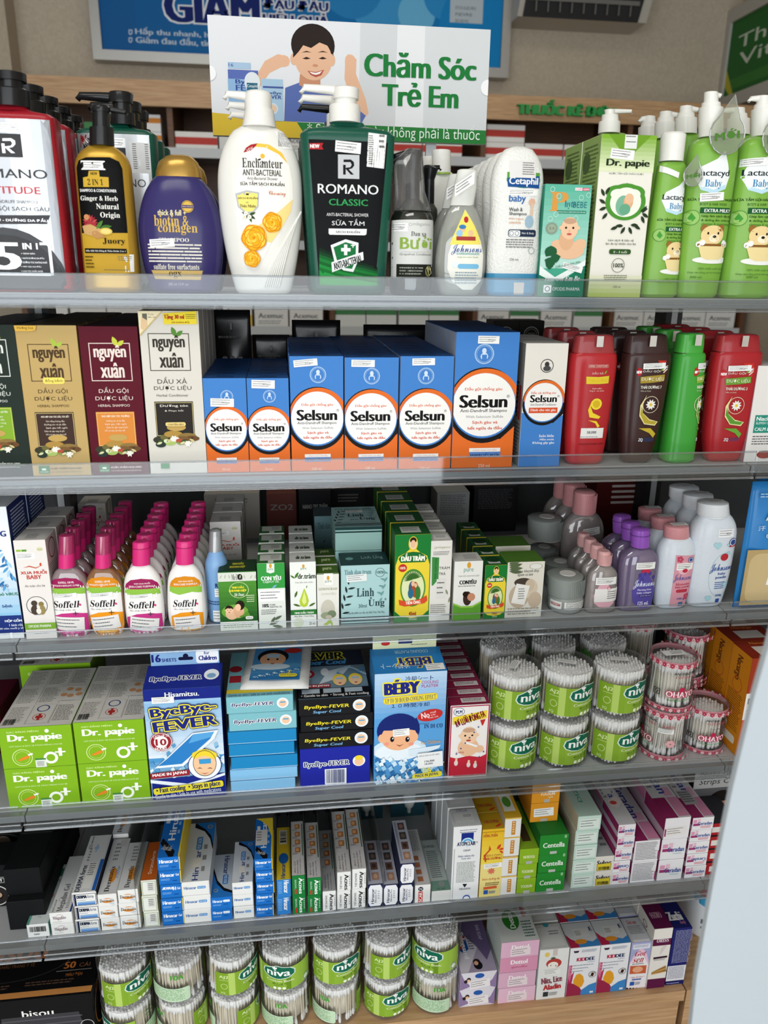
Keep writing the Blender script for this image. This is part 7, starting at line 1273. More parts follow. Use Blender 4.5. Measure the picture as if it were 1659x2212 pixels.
# flat fever patch stacks
def lay4(ctx, rows, xl, xr, d, label, cat, cols, arts, toplabel, topart, slope=.0):
    """rows: y of the box edges at the stack's middle from top to bottom"""
    xm = (xl+xr)/2; zz = [onY(*pp(ctx, xm, y), FR[4]).z for y in rows]; zz[-1] = Z4+.0004; X0 = onY(*pp(ctx, xl, rows[2]), FR[4]).x; X1 = onY(*pp(ctx, xr, rows[2]), FR[4]).x; w = X1-X0; N = len(rows)-1
    for i in range(N):
        h = zz[i]-zz[i+1]-.0007; ww = w*(1+.02*((i*7) % 3-1)); A = Art(ww/h); arts(A, i); P = [('carton_body', cartonmesh(ww, d, h, cols[i]))]
        if A.P: P.append(('front_print', A.build('front_print', front(ww, h))))
        if i == 0: T_ = Art(ww/d); topart(T_); P.append(('top_print', T_.build('top_print', topf(ww, d, h))))
        nm = ['top', 'second', 'third', 'fourth', 'fifth', 'sixth', 'lowest'][i if i < N-1 else 6]
        thing('product_carton', P, ((X0+X1)/2+.0015*((i*5) % 3-1), FR[4]+.001*(i % 2), zz[i+1]+.0002), '%s box of the %s stack' % (nm, label), 'box', label+' stack')
    return (X0+X1)/2, w, zz[0]
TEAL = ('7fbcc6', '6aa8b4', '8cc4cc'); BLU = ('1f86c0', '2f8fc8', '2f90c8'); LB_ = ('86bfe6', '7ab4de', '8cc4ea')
def bb_row(A, col, second=None):
    for a in range(6): A.T('ByeBye-FEVER', .08+.008*math.cos(a*1.05), .36+.03*math.sin(a*1.05), .7+.008*math.cos(a*1.05), .62+.03*math.sin(a*1.05), 'f2f2ee' if second is None else '141418', b=.05)
    A.T('ByeBye-FEVER', .08, .36, .7, .62, '24346f' if second is None else 'e9d83a', b=.04, it=.15); A.E(.84, .48, .09, 'e9eef2'); A.E(.84, .5, .06, 'efc6a2'); A.R(.8, .4, .88, .47, '4fa0d0')
    if second: A.T(second, .2, .68, .58, .9, '7fb8e2', b=.04, it=.2)
def babyart(A, i):
    if i < 2: bb_row(A, None)
    else: A.R(0, .9, 1, .93, 'cfe6f2')
def babytop(A):
    A.R(0, 0, 1, 1, '7fbcc6'); A.R(.02, .55, .2, .7, '9a2530'); A.R(0, .85, 1, .93, 'd9c43a'); A.T('Gentle to skin / Safe to use with medications', .03, .94, .95, .99, '24346f'); A.E(.1, .4, .1, '9a2530')
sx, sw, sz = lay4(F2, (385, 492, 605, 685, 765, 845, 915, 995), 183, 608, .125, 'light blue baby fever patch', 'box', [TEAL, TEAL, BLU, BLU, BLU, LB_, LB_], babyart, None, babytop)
def coolart(A, i):
    if i < 3: bb_row(A, None, 'Super Cool')
    else:
        for a in range(6): A.T('ByeBye-FEVER', .06+.008*math.cos(a*1.05), .34+.015*math.sin(a*1.05), .7+.008*math.cos(a*1.05), .5+.015*math.sin(a*1.05), 'f2f2ee', b=.05)
        A.T('ByeBye-FEVER', .06, .34, .7, .5, '24346f', b=.03); A.E(.84, .38, .09, 'eef2f6'); A.E(.84, .4, .065, 'f2c69c'); A.E(.84, .3, .06, 'f0d43a', rv=.06); A.R(.35, .55, .66, .97, 'eeeef0'); A.bars(.37, .57, .64, .92, '24346f', n=26)
def cooltop(A):
    A.R(0, 0, 1, 1, '6f8a9c'); A.R(0, 0, 1, .34, '2a3040'); A.T('FEVER', .05, .02, .72, .2, 'd9d23a', b=.1); A.T('FEVER', .06, .03, .71, .19, '141418', b=.03); A.T('Super Cool', .04, .2, .72, .34, '4f9fd8', b=.05, it=.2)
    A.E(.13, .5, .12, '9a2530'); A.E(.13, .5, .075, 'f0f0ee'); A.T('10', .08, .46, .18, .54, '9a2530', b=.06); A.T('LASTS UP TO', .06, .39, .2, .42, 'f0e6e6'); A.T('HOURS', .07, .575, .19, .61, 'f0e6e6'); A.poly([(.3, .72), (.45, .45), (.8, .35), (.62, .6)], 'c9d4dc'); A.E(.4, .47, .06, 'd9dee2', rv=.08)
    for i in range(30): A.poly([(.55+.015*i, .5+.1*math.sin(i*3)), (.58+.015*i, .46+.1*math.sin(i*3)), (.6+.015*i, .52+.1*math.sin(i*3))], ('a9cce0', '4f8fc0')[i % 2])
    A.R(.02, .73, .46, .8, '9a2530'); A.T('MADE IN JAPAN', .04, .745, .44, .79, 'f4eeee', b=.04)
    for x in (.6, .83): A.E(x, .66, .1, 'e9d43a', rv=.12); A.E(x, .68, .08, 'f0c69c', rv=.1); A.R(x-.05, .62, x+.05, .65, '8fc4e0'); A.poly([(x-.03, .72), (x+.03, .72), (x, .745)], 'a8302c')
    A.R(0, .82, 1, 1, '141418'); [A.R(.05+.3*i, .83, .3+.3*i, .915, 'a9b8c4') for i in range(3)]; A.T('• Gentle to skin  • Strong & Fast cooling', .04, .93, .98, .99, 'e6e6e6', b=.02)
BK4 = ('17171b', '101014', '17171b'); lay4(F2, (400, 506, 610, 712, 925), 632, 1088, .135, 'black cool fever patch', 'box', [BK4, BK4, BK4, ('20289c', '1a2284', '20289c')], coolart, None, cooltop)
# white sachet lying on the light blue stack
w, d = sw*1.02, .13; V = []; F = []; n = 10
for sgn in (0, 1):
    for j in range(n+1):
        for i in range(n+1): u, v = i/n, j/n; e_ = min(1, 8*min(u, 1-u, v, 1-v)); V.append((-w/2+w*u, d*v, (.0008+.005*e_+.0012*math.sin(9*u+5*v)*e_) if sgn else 0))
o = (n+1)**2
for j in range(n):
    for i in range(n): a = j*(n+1)+i; F += [(a, a+n+1, a+n+2, a+1), (a+o, a+o+1, a+o+n+2, a+o+n+1)]
for i in range(n): a = n*(n+1)+i; F += [(i, i+1, i+1+o, i+o), (a, a+o, a+o+1, a+1)]
for j in range(n): a = j*(n+1); F += [(a, a+o, a+n+1+o, a+n+1), (a+n, a+2*n+1, a+2*n+1+o, a+n+o)]
A = Art(w/d); A.R(.12, 0, .86, .9, '4f94cc'); A.grad(.12, .55, .86, .9, '5a9fd0', '2f74b0', 5); A.RR(.22, .02, .78, .09, 'e6c43a', .4); A.E(.42, .4, .24, '1a1a20', rv=.17); A.E(.42, .46, .2, 'efb48a', rv=.15); A.R(.32, .34, .52, .42, 'b9d8ea'); A.E(.4, .62, .3, 'd4e6f2', rv=.07); A.E(.72, .26, .14, 'c4322f', rv=.06)
for x in (.35, .49): A.E(x, .46, .02, '1c1a24', rv=.02)
A.poly([(.38, .55), (.47, .55), (.425, .57)], '8a3020')
for i in range(60): x, y = .13+.7*((i*37) % 60)/60, .68+.18*((i*23) % 60)/60; A.poly([(x, y), (x+.04, y-.02), (x+.05, y+.03)], ('cfe6f4', '5a9fd0', '2f74b0')[i % 3])
A.RR(.55, .8, .82, .87, 'f0e03a', .4); A.T('MADE IN JAPAN', .57, .815, .8, .855, '24346a'); A.T('2', .68, .73, .72, .79, 'f0e03a', b=.05)
thing('white_sachet', [('sachet_film', mesh('sachet_film', V, F, plastic('dcdcda', .35), smooth=True)), ('sachet_print', A.build('sachet_print', lambda u, v, of: (-w/2+w*u, d*(1-v), .0072+of)))], (sx+.018, FR[4]+.012, sz+.0012), 'white edged cooling sachet lying on the light blue stack', 'sachet', rz=-4)
# tongue gauze cartons
b = Box(F3, 4, (38, 450), (240, 405), (255, 750), (55, 785), .022, ('e6dedc', '7a1c38', '8a2240')); f = b.f; f.bg('eee9e6'); f.A.frame(.01, .01, .99, .99, 'b02a4c', .03); f.E(82, 472, 28, 'f4f4f4', 20); f.ring(82, 472, 28, .1, '24346a', 20); f.T('M.M', 66, 464, 98, 482, '24346a', b=.04); f.P([(52, 505), (225, 440), (228, 480), (55, 540)], 'efd43a'); f.T('RƠ LƯỠI ĐÔNG FA', 62, 470, 218, 515, '7a1c2c', b=.03, rot=-20); f.P([(195, 495), (222, 485), (205, 520)], 'c4322f'); f.T('V', 196, 492, 220, 520, 'c4322f', b=.06)
f.A.poly([(.02, .7), (.2, .73), (.5, .7), (.8, .73), (.98, .69), (.98, .98), (.02, .98)], 'c02a3c'); f.E(145, 640, 55, 'e9bd98', 45); f.face(142, 578, 46, skin='f0caa8', bald=True); f.P([(130, 612), (200, 625), (198, 635), (132, 622)], 'f4f4f4'); f.E(205, 640, 22, 'e9bd98', 18)
for i in range(9): f.E(68+20*i, 530+30*((i*5) % 6), 4, '3a4a8a', 4, n=8)
for x in (90, 155, 190): f.E(x, 725, 10, 'e9d8d0', 14); f.E(x, 708, 6, 'efc6a2', 7)
f.T('3 cái/hộp', 85, 665, 125, 675, 'b02a4c'); t = b.top((0, 0), (1, 0), (1, 1), (0, 1)); t.A.R(0, 0, 1, 1, '8a2444'); t.A.R(.3, .2, .92, .75, 'd9cfd0'); t.A.LN(.35, .3, .85, .65, 2, '6a5a5c'); b.put('maroon topped baby tongue gauze carton', n=13, gap=.0008)
# cotton bud tubs
def buds(R, H, stick='e6dcc4', tip='f8f8f6', seed=2, messy=0):
    mb = MB(); rd = random.Random(seed); s_ = .0051; n = int(R/s_)+2; r = .0012; rt = .0024; lc, lt = lin(stick), lin(tip); ring = []
    hexr = [(math.cos(k*math.pi/3), math.sin(k*math.pi/3)) for k in range(6)]
    for j in range(-n, n+1):
        for i in range(-n, n+1):
            x = (i+.5*(j % 2))*s_+rd.uniform(-.0004, .0004); y = j*s_*.87+rd.uniform(-.0004, .0004)
            if math.hypot(x, y) > R-.0034: continue
            outer = math.hypot(x, y) > R-.011; dz = rd.uniform(-.002, .0015); lx, ly = (rd.uniform(-messy, messy), rd.uniform(-messy, messy)) if outer else (0, 0)
            if outer and messy:
                m_ = math.hypot(x+lx, y+ly)
                if m_ > R-.003: lx *= .2; ly *= .2
            prof = [(H-.016, r), (H-.012, rt*.9), (H-.006, rt), (H-.0022, rt*.7), (H-.001, rt*.2)]
            pts = ([(.0035, rt*.3), (.006, rt), (.012, rt), (.017, r)] if outer else [])+prof
            V = []; F = []; C = []
            for q, (z, rr) in enumerate(pts):
                t = z/H
                for hx, hy in hexr: V.append((x+lx*(1-t)+hx*rr, y+ly*(1-t)+hy*rr, z+dz))
            for q in range(len(pts)-1):
                cc = lc if (outer and q == 3) or (not outer and q == 99) else lt
                for k in range(6): F.append((q*6+k, q*6+(k+1) % 6, q*6+6+(k+1) % 6, q*6+6+k)); C.append(cc)
            F.append(tuple(range((len(pts)-1)*6, len(pts)*6))); C.append(lt)
            o = len(mb.V); mb.V += V; mb.F += [tuple(a+o for a in f_) for f_ in F]; mb.C += C
    mb.loft([(.014, R-.0085, R-.0085), (H-.014, R-.0085, R-.0085)], 24, c=lin('e2dccb'))
    mb.loft([(H-.0139, R-.005, R-.005), (H-.0036, R-.005, R-.005)], 24, c=lt)
    me = mb.mesh('cotton_buds', mat('cotton', rough=.8, vcol=True, spec=.1)); me.polygons.foreach_set('use_smooth', [True]*len(me.polygons)); return me
TUBM = clear('tub_plastic', 'fafafa', .10, 'ffffff', .04)
def shell(R, H):
    return MB().loft([(0, R-.001, R-.001), (.002, R, R), (H-.006, R, R), (H-.0055, R+.0006, R+.0006), (H, R+.0006, R+.0006), (H, R-.001, R-.001), (H-.0025, R-.0014, R-.0014)], 40).mesh('clear_tub', TUBM, True)
def niva_label(R, z0, z1):
    A = Art(2.6*.9); A.grad(0, .1, 1, .96, '7fa32c', '9cc04a', 6, True); A.R(.18, .1, .26, .96, 'b4cf6a'); A.R(.62, .1, .68, .96, '6a8f24'); A.T('AJ2', .06, .2, .18, .34, 'dfeeb4', b=.02); A.LN(.06, .38, .2, .42, 1, 'cfe09c'); A.ring(.12, .62, .045, .15, 'cfe09c'); A.T('3Q', .07, .83, .13, .92, 'dfeeb4')
    A.poly([(.3, .36), (.32, .2), (.42, .1), (.5, .02), (.58, .06), (.68, .1), (.74, .22), (.74, .38), (.66, .5), (.52, .55), (.4, .52), (.33, .46)], 'd6e8dc'); A.poly([(.315, .35), (.335, .21), (.43, .12), (.5, .045), (.575, .08), (.67, .12), (.725, .23), (.725, .37), (.65, .48), (.52, .53), (.41, .5), (.34, .44)], '17664f')
    A.T('niva', .37, .18, .67, .42, 'f2f6f2', b=.05, res=3)
    for a in range(3): A.leaf(.475, .17, .05, 50+40*a, 'f2f6f2', .5)
    A.T('Cotton Buds', .36, .57, .72, .65, 'eaf2c8', b=.04); A.T('めんぼう', .44, .69, .62, .76, '2f5a1c'); A.LN(.46, .79, .6, .82, 1, '5a7a2c'); [A.E(.47+.06*i, .89, .022, 'eef4da') for i in range(3)]; A.E(.9, .8, .05, 'e6f0da'); A.ring(.9, .8, .045, .2, '17664f')
    return A.build('wrap_label', wrap(R+.0004, z0, z1, -78, 100), fine=(.035, .5))
def back_label(R, z0, z1):
    A = Art(1.5); A.T('Tăm Bông', .06, .0, .3, .1, '2f6a2c', b=.04); A.T('Thân Giấy', .06, .13, .3, .23, '2f6a2c', b=.04); A.T('AJ2', .12, .27, .24, .36, '2f6a2c', b=.04); A.T('FDA', .62, .02, .86, .18, '4a9a3a', b=.08); A.RR(.02, .5, .98, .98, 'c4dcbc', .15); A.LN(.06, .54, .9, .94, 9, '6a9a6a'); return A.build('back_label', wrap(R+.0004, z0, z1, 118, 228), fine=(.06, .5))
_tubs = {}
def tubkind(R, H, messy):
    k = (round(R, 4), round(H, 4), messy)
    if k not in _tubs: _tubs[k] = [('clear_tub', shell(R, H)), ('cotton_buds', buds(R, H-.004, seed=3, messy=messy), None, 'stuff'), ('wrap_label', niva_label(R, H*.1, H*.78)), ('back_label', back_label(R, H*.08, H*.8))]
    return _tubs[k]
def tub_put(R, H, x, y, z, rz, label, messy=0, st=None):
    P = list(tubkind(R, H, messy))
    if st is not None:
        A = Art(2); A.R(0, 0, 1, 1, 'eeeeec'); A.LN(.08, .15, .92, .85, 3, '666', th=.3); a = math.radians(st-rz); ca, sa = math.cos(a), math.sin(a)
        P.append(('lid_sticker', A.build('lid_sticker', lambda u, v, o: ((u-.5)*.026*ca-(.5-v)*.011*sa, (u-.5)*.026*sa+(.5-v)*.011*ca, H+o))))
    thing('cotton_bud_tub', P, (x, y, z), label, 'tub', 'green labelled cotton bud tubs', rz=rz)
R4, H4_ = .0385, .0775; yc = -.031+R4
for i, (x, nm, st) in enumerate(((372, 'first', 55), (632, 'middle', -25), (891, 'last', -12))):
    X = onY(*pp(F3, x, 400), yc).x
    tub_put(R4, H4_, X, yc+.004, Z4+.0006+H4_+.0006, 12+i, 'cotton bud tub on top in the %s front column' % nm, st=st)
    tub_put(R4, H4_, X-.001, yc, Z4+.0005, 6+3*i, 'cotton bud tub below in the %s front column' % nm)
    X2 = onY(*pp(F3, (318, 572, 820)[i], 90), yc+2*R4+.012).x
    tub_put(R4, H4_, X2, yc+2*R4+.008, Z4+.0006+H4_+.0006, 40+30*i, 'cotton bud tub on top behind the %s front column' % nm, st=80 if i == 1 else None)
    tub_put(R4, H4_, X2, yc+2*R4+.008, Z4+.0005, 60+30*i, 'cotton bud tub at the bottom behind the %s front column' % nm)
# white and pink tubs
def flower_ring(R, z0, z1):
    A = Art(14); A.R(0, 0, 1, 1, 'd9909c')
    for i in range(40):
        u = (i+.5)/40; c = ('b8304c', 'e9c4c8')[i % 2]
        for a in range(5): A.E(u+.006*math.cos(a*1.26), .5+.25*math.sin(a*1.26), .0055, c, rv=.2, n=7)
        A.E(u, .5, .003, ('e9c4c8', 'b8304c')[i % 2], rv=.1, n=6)
    return A.build('flower_band', wrap(R+.0008, z0, z1, -180, 180), fine=(.02, 2))
def ohayo_kind(R, H, baby):
    A = Art(2); A.T('ANTIBACTERIAL', .36, .12, .66, .18, '2a2022', b=.03); A.T('COTTON BUDS', .38, .21, .65, .27, 'b04a58', b=.02); A.T('For Baby' if baby else 'For Adults', .42, .36, .58, .42, '5a5052'); outl = 'OHAYO'
    for a in range(8): A.T(outl, .3+.006*math.cos(a*.8), .6+.012*math.sin(a*.8), .62+.006*math.cos(a*.8), .75+.012*math.sin(a*.8), 'c02a50', b=.09)
    A.T(outl, .3, .6, .62, .75, 'f4e6ea', b=.04); A.T(ital('Japanese Quality'), .32, .8, .6, .86, '4f9a3a', it=.2); A.E(.46, .55, .03, 'c02a50'); A.frame(.16, .6, .24, .75, '3a3a3a', .01); A.T('Q', .18, .63, .22, .72, '2a2a2a', b=.05); A.R(.68, .3, .84, .42, 'f0f0ee'); A.LN(.69, .31, .83, .41, 3, '666'); A.LN(.02, .2, .12, .9, 14, '7a7a7a', dens=1.5); A.bars(.9, .6, .98, .86, '2a2a2a', n=12); A.T('freshly', .72, .2, .85, .28, 'c0405c')
    for a in range(6): A.E(.82+.03*math.cos(a), .68+.06*math.sin(a), .022, 'e3a8ae', n=8)
    return [('clear_tub', shell(R, H)), ('cotton_buds', buds(R-.001, H-.006, stick='ece8e0', seed=5, messy=.003), None, 'stuff'), ('wrap_label', A.build('wrap_label', wrap(R+.0003, H*.1, H*.9, -110, 130), fine=(.04, .5))), ('top_band', flower_ring(R, H*.89, H)), ('base_band', flower_ring(R, 0.001, H*.09))]
RO = .0325; yo = -.0235+RO; Xo = onY(*pp(F3, 1122, 600), yo).x; zo = onY(*pp(F3, 1150, 220), FR[4]+.01).z; HO = (zo-Z4)/2-.0006
KA = ohayo_kind(RO, HO, False); KB = ohayo_kind(RO*.95, HO*.92, True)
A = Art(2); A.R(0, 0, 1, 1, 'eeeeec'); A.LN(.35, .2, .92, .8, 3, '666'); stk = ('lid_sticker', A.build('lid_sticker', lambda u, v, o: ((u-.5)*.034, (.5-v)*.015, HO+o)))
thing('cotton_bud_tub', KA+[stk], (Xo+.002, yo+.003, Z4+HO+.0012), 'pink banded adult cotton bud tub on top in front', 'tub', 'pink banded cotton bud tubs', rz=2)
thing('cotton_bud_tub', KA, (Xo-.0, yo, Z4+.0005), 'pink banded cotton bud tub with its barcode turned to the front', 'tub', 'pink banded cotton bud tubs', rz=-95)
X = onY(*pp(F3, 1325, 560), yo+.006).x; thing('cotton_bud_tub', KB, (X, yo+.006, Z4+.0005), 'short pink banded baby cotton bud tub at the far end', 'tub', 'pink banded cotton bud tubs', rz=-2)
X = onY(*pp(F3, 1264, 200), yo+.075).x-.007
for j, nm in enumerate(('lower', 'upper')): thing('cotton_bud_tub', KA, (X, yo+.083, Z4+.0005+j*(HO+.0006)), nm+' pink banded tub of the stack behind the baby tub', 'tub', 'pink banded cotton bud tubs', rz=-60-40*j)
X = .563
for j, nm in enumerate(('lower', 'upper')): thing('cotton_bud_tub', KA, (X, .137, Z4+.0005+j*(HO+.0006)), nm+' pink banded tub in the shade behind the front stack', 'tub', 'pink banded cotton bud tubs', rz=150+40*j)
# orange and red wound care cartons in the far bay
XN = .665
for i in range(4):
    h = .165; w = .075; A = Art(w/h); A.R(0, 0, 1, .35, '9a3a24'); A.R(0, .35, 1, .62, 'ece8e2'); A.T('Nacurgo', .06, .4, .9, .48, '3a3a3a', b=.05); A.LN(.06, .52, .8, .58, 2, 'b04a2c'); S_ = Art(.05/h); S_.R(0, 0, 1, 1, 'd98a1c'); S_.T('Nacurgo', .25, .06, .6, .3, '6a3a14', rot=90, b=.03); S_.ring(.5, .34, .25, .1, 'c4502c'); S_.LN(.1, .42, .9, .8, 18, '7a4a14'); S_.RR(.2, .84, .8, .92, 'ece4d4', .3); T_ = Art(w/.05); T_.R(0, 0, 1, 1, '8a2c1c'); T_.R(.25, .3, .8, .8, 'd9d2cc'); T_.T('Nacurgo', .3, .02, .75, .2, 'd98a3c', b=.03)
    thing('product_carton', [('carton_body', cartonmesh(w, .05, h, ('c44a24', 'd98a1c', '8a2c1c'))), ('front_print', A.build('front_print', front(w, h))), ('side_print', S_.build('side_print', leftf(.05, h, w))), ('top_print', T_.build('top_print', topf(w, .05, h)))], (XN+w/2+.001*i, FR[4]+.004+i*.052, Z4+.0005), 'orange and red wound gel carton in the far bay, '+ORD[i]+' of its row', 'box', 'wound gel cartons')
thing('product_carton', [('carton_body', cartonmesh(.12, .06, .15, ('16221a', '101812', '16221a'))), ('front_print', (lambda A: A.LN(.1, .06, .9, .12, 1, '6a8a4a') and A.T('ZOLOROM', .2, .16, .8, .2, '8a9a4a') and A)(Art(.8)).build('front_print', front(.12, .15)))], (XN+.06, .25, Z4+.0005), 'dark green carton at the back of the far bay', 'box')
# things in the near bay of the fourth shelf
for i in range(2): thing('product_carton', [('carton_body', cartonmesh(.11, .09, .075, ('6a1430', '501024', '5a1228'))), ('front_print', (lambda A: A.LN(.2, .3, .8, .6, 2, 'b98a9a') and A)(Art(1.4)).build('front_print', front(.11, .075)))], (XL-.125, FR[4]+.01+.12*i, Z4+.0005), 'dark crimson carton beside the gauze boxes, '+('nearer' if i == 0 else 'farther'), 'box')
# ================================================================== lowest shelf: small ointment cartons lying in stacks
Z5 = DECK[5]
WORDS = ['top', 'second', 'third', 'fourth', 'lowest']
def lay(ctx, TL, TR, n, bTL, bTR, cols, label, fa=None, ta=None, Y=None, sa=None, d=None, k=5, zb_=None, single=None, side='left', jit=.0012, topover=None):
    """stack of n flat cartons; TL, TR = front top edge, bTL, bTR = back top edge of the uppermost one"""
    Y = FR[5] if Y is None else Y; z0 = DECK[k] if zb_ is None else zb_
    tl, tr = onY(*pp(ctx, *TL), Y), onY(*pp(ctx, *TR), Y); zt = (tl.z+tr.z)/2; w = tr.x-tl.x-.0008; X = (tl.x+tr.x)/2
    if d is None: d = min(.2, max(.05, (onZ(*pp(ctx, *bTL), zt).y+onZ(*pp(ctx, *bTR), zt).y)/2-Y))
    h = (zt-z0)/n-.0005; rd = random.Random(int(TL[0])); T_ = Art(w/d); S_ = Art(d/h)
    tm = None
    if ta: ta(T_); tm = T_.build('top_print', topf(w, d, h))
    sm = None
    if sa: sa(S_); sm = S_.build('side_print', leftf(d, h, w) if side == 'left' else rightf(d, h, w))
    for i in range(n):
        A = Art(w/h)
        if fa: fa(A, i)
        P = [('carton_body', cartonmesh(w, d, h, cols))]
        if A.P: P.append(('front_print', A.build('front_print', front(w, h))))
        if tm and (i == 0): P.append(('top_print', tm))
        if sm: P.append(('side_print', sm))
        if n == 1: lb = label
        else: lb = label+', '+(WORDS[i] if i < n-1 else 'lowest')+' of its stack'
        thing('product_carton', P, (X+(rd.uniform(-jit, jit) if i else 0), Y+(rd.uniform(0, jit) if i else 0), zt-(i+1)*(h+.0005)+.0003), lb, 'box', label if n > 1 else None)
    return X, w, zt, d
WH = ('e6e6e3', 'd6d6d3', 'd4d5d5')
def black_things():
    # black mask packs in the near bay
    for i, (x0, x1, y0, Y, h_) in enumerate(((-140, 40, 1880, .035, .09), (-40, 90, 1800, .11, .13), (-60, 120, 1770, .2, .15))):
        p, q = onY(x0, y0, Y), onY(x1, y0, Y); w = q.x-p.x; h = min(p.z-Z5-.001, h_); A = Art(w/h)
        if i == 0: A.RR(.45, .28, .95, .42, 'c9c9c6', .4); A.RR(.46, .29, .94, .41, '17181a', .4); A.T('EXTRACTS', .5, .31, .93, .39, 'd9d9d6', b=.05); A.E(.78, .72, .16, 'd4d2ce'); A.E(.78, .72, .145, '2a2624'); A.E(.78, .72, .085, '1a1614', rv=.115); A.E(.78, .71, .068, 'b99a80', rv=.08); A.E(.78, .79, .05, '1a1614', rv=.035)
        else:
            A.E(.6, .25, .3, '4a4a4a', rv=.2); A.E(.6, .25, .28, '1a1a1c', rv=.18); A.E(.6, .24, .12, '8a7a6a', rv=.14); A.T('PRO USA TECHNOLOGY', .1, .5, .9, .56, 'b9b9b6', b=.03)
            for j in range(6): A.R(.3, .62+.05*j, .85, .64+.05*j, ('b07a6a', 'd4cfc8')[j % 2])
            A.R(.1, .62, .3, .76, '3a4a6a')
        thing('black_pack', [('carton_body', cartonmesh(w, .05, h, ('141517', '0e0f10', '17181a'))), ('front_print', A.build('front_print', front(w, h)))], ((p.x+q.x)/2 if (p.x+q.x)/2+w/2 < XL-.062 else XL-.062-w/2, Y, Z5+.0005), ['black pack with a bearded portrait in the near bay', 'black pack with red and white stripes behind the portrait pack', 'dark pack farthest back in the near bay'][i], 'box')
black_things()
def fl(t, c, x0=.12, y0=.25, x1=.85, y1=.6, b=.04, extra=None):
    def f(A, i):
        A.T(t, x0, y0, x1, y1, c, b=b)
        if extra: extra(A, i)
    return f
lay(G1, (165, 765), (310, 757), 1, (305, 382), (410, 376), ('e2e4e2', '5a9a8c', 'cfd8d8', '4f9484'), 'pale carton with a red seal beside the black packs', lambda A, i: A.bars(.12, .15, .88, .55, n=24) and A.LN(.3, .7, .6, .85, 1, '777'),
    lambda A: (A.R(0, 0, .12, 1, '5a9a8c'), A.R(.35, .08, .85, .22, '2f7a68'), A.T('SODERME', .3, .27, .9, .32, '7a8a8c'), A.LN(.4, .36, .8, .42, 2, '8a9a9c'), [A.leaf(.5, .55, .34, 20*a, 'b8302c', .2) for a in range(18)], A.E(.5, .55, .26, 'b8302c'), A.LN(.36, .52, .64, .58, 3, 'e9c4c0'), A.frame(.4, .76, .6, .8, '8a9a9c', .02), A.T('15 g', .42, .88, .56, .905, '7a8a8c')))
lay(G1, (310, 690), (460, 682), 2, (425, 325), (520, 320), WH, 'white gel carton with thin script lettering', lambda A, i: A.T(serif('Megaduo'), .14, .3, .72, .65, '6a5a5c') and A.ring(.45, .38, .16, .08, 'b98a9a') and A.LN(.14, .78, .6, .84, 1, '999'),
    lambda A: (A.T(serif('Megaduo Gel'), .3, .52, .62, .98, '3a3a3c', rot=270), A.LN(.66, .6, .8, .95, 12, '777', dens=3), A.T('ANTI-ACNE', .1, .78, .18, .98, '3a3a3c', rot=270), A.R(.9, .7, .98, 1, '2a3a7a'), A.ring(.42, .78, .18, .06, '6a6a6c')))
def dermaf(A, i): A.frame(.04, .1, .98, .96, '1c2440', .02); A.R(.08, .12, .16, .92, '1c2440'); A.T('DERMA', .2, .2, .6, .42, '1c2440', b=.07); A.T('forte', .63, .2, .88, .42, '4a5a7a'); A.LN(.2, .54, .6, .6, 1, '8a9aac'); A.grad(.2, .68, .92, .9, '8fb4dc', '2f6fb8', 4)
lay(G1, (455, 565), (615, 547), 3, (555, 196), (705, 182), ('e6e6e3', '1c2030', 'd4d5d5', 'd6d6d3', '1c2030'), 'white and navy acne gel carton', dermaf, lambda A: (A.T('DERMA forte', .1, .55, .3, .98, '20263c', rot=270, b=.05), A.R(.8, .46, .95, .98, '2a62b0'), A.R(.36, .5, .72, .94, 'e2e2de'), A.LN(.4, .52, .68, .74, 6, '555', dens=2), A.T('⊕ elcon', .1, .03, .24, .26, '2a2c34', rot=270, b=.03), A.R(.44, .18, .5, .32, '9ab8d8'), A.R(.38, .23, .56, .27, '9ab8d8'), A.LN(.2, .25, .3, .5, 5, '777', dens=2), A.R(.97, 0, 1, 1, '1c2030')))
def dmx(A, i):
    if i % 2 == 0 or True: A.E(.5, .5, .3, 'e0903a', rv=.2); A.R(.1, .36, .9, .52, 'e9e9e6'); A.T(serif('Dermatix'), .1, .36, .86, .62, '3a2a2a'); A.T(ital('Ultra'), .6, .66, .84, .8, '8ab0d0', it=.2); A.LN(.7, .88, .9, .92, 1, '999')
def dmxt(A): A.E(.56, .68, .2, 'e09032', rv=.13); A.T(serif('Dermatix'), .3, .52, .56, .96, '2a2426', rot=270); A.T(serif('Ultra'), .66, .52, .86, .72, '6a9cc8', rot=270, it=.1); A.LN(.3, .1, .6, .45, 5, '8a8a8a', dens=3); A.R(.5, .03, .85, .16, 'c4c4c2')
a = lay(G1, (620, 580), (745, 557), 3, (712, 217), (808, 207), WH, 'white and orange scar gel carton of the first stack', dmx, dmxt)
b_ = lay(G1, (748, 548), (882, 532), 3, (800, 240), (885, 232), WH, 'white and orange scar gel carton of the second stack', dmx, dmxt)
lay(G1, (712, 190), (822, 178), 1, (718, 105), (825, 98), WH, 'white scar gel carton at the back on the first stack', dmx, dmxt, Y=FR[5]+a[3]+.004, d=.1)
lay(G1, (897, 482), (1000, 474), 3, (918, 240), (1005, 233), ('e2e4de', 'c9c08a', 'b85a20'), 'narrow carton with an orange top', lambda A, i: A.frame(.06, .06, .94, .94, '8aa04a', .03) and A.R(.4, .15, .85, .7, 'd2d2cc') and A.LN(.45, .2, .8, .65, 4, '555'), lambda A: (A.R(0, 0, 1, 1, 'b85a20'), A.T('Stratoderm', .38, .25, .62, .85, 'eed8c0', rot=270)))
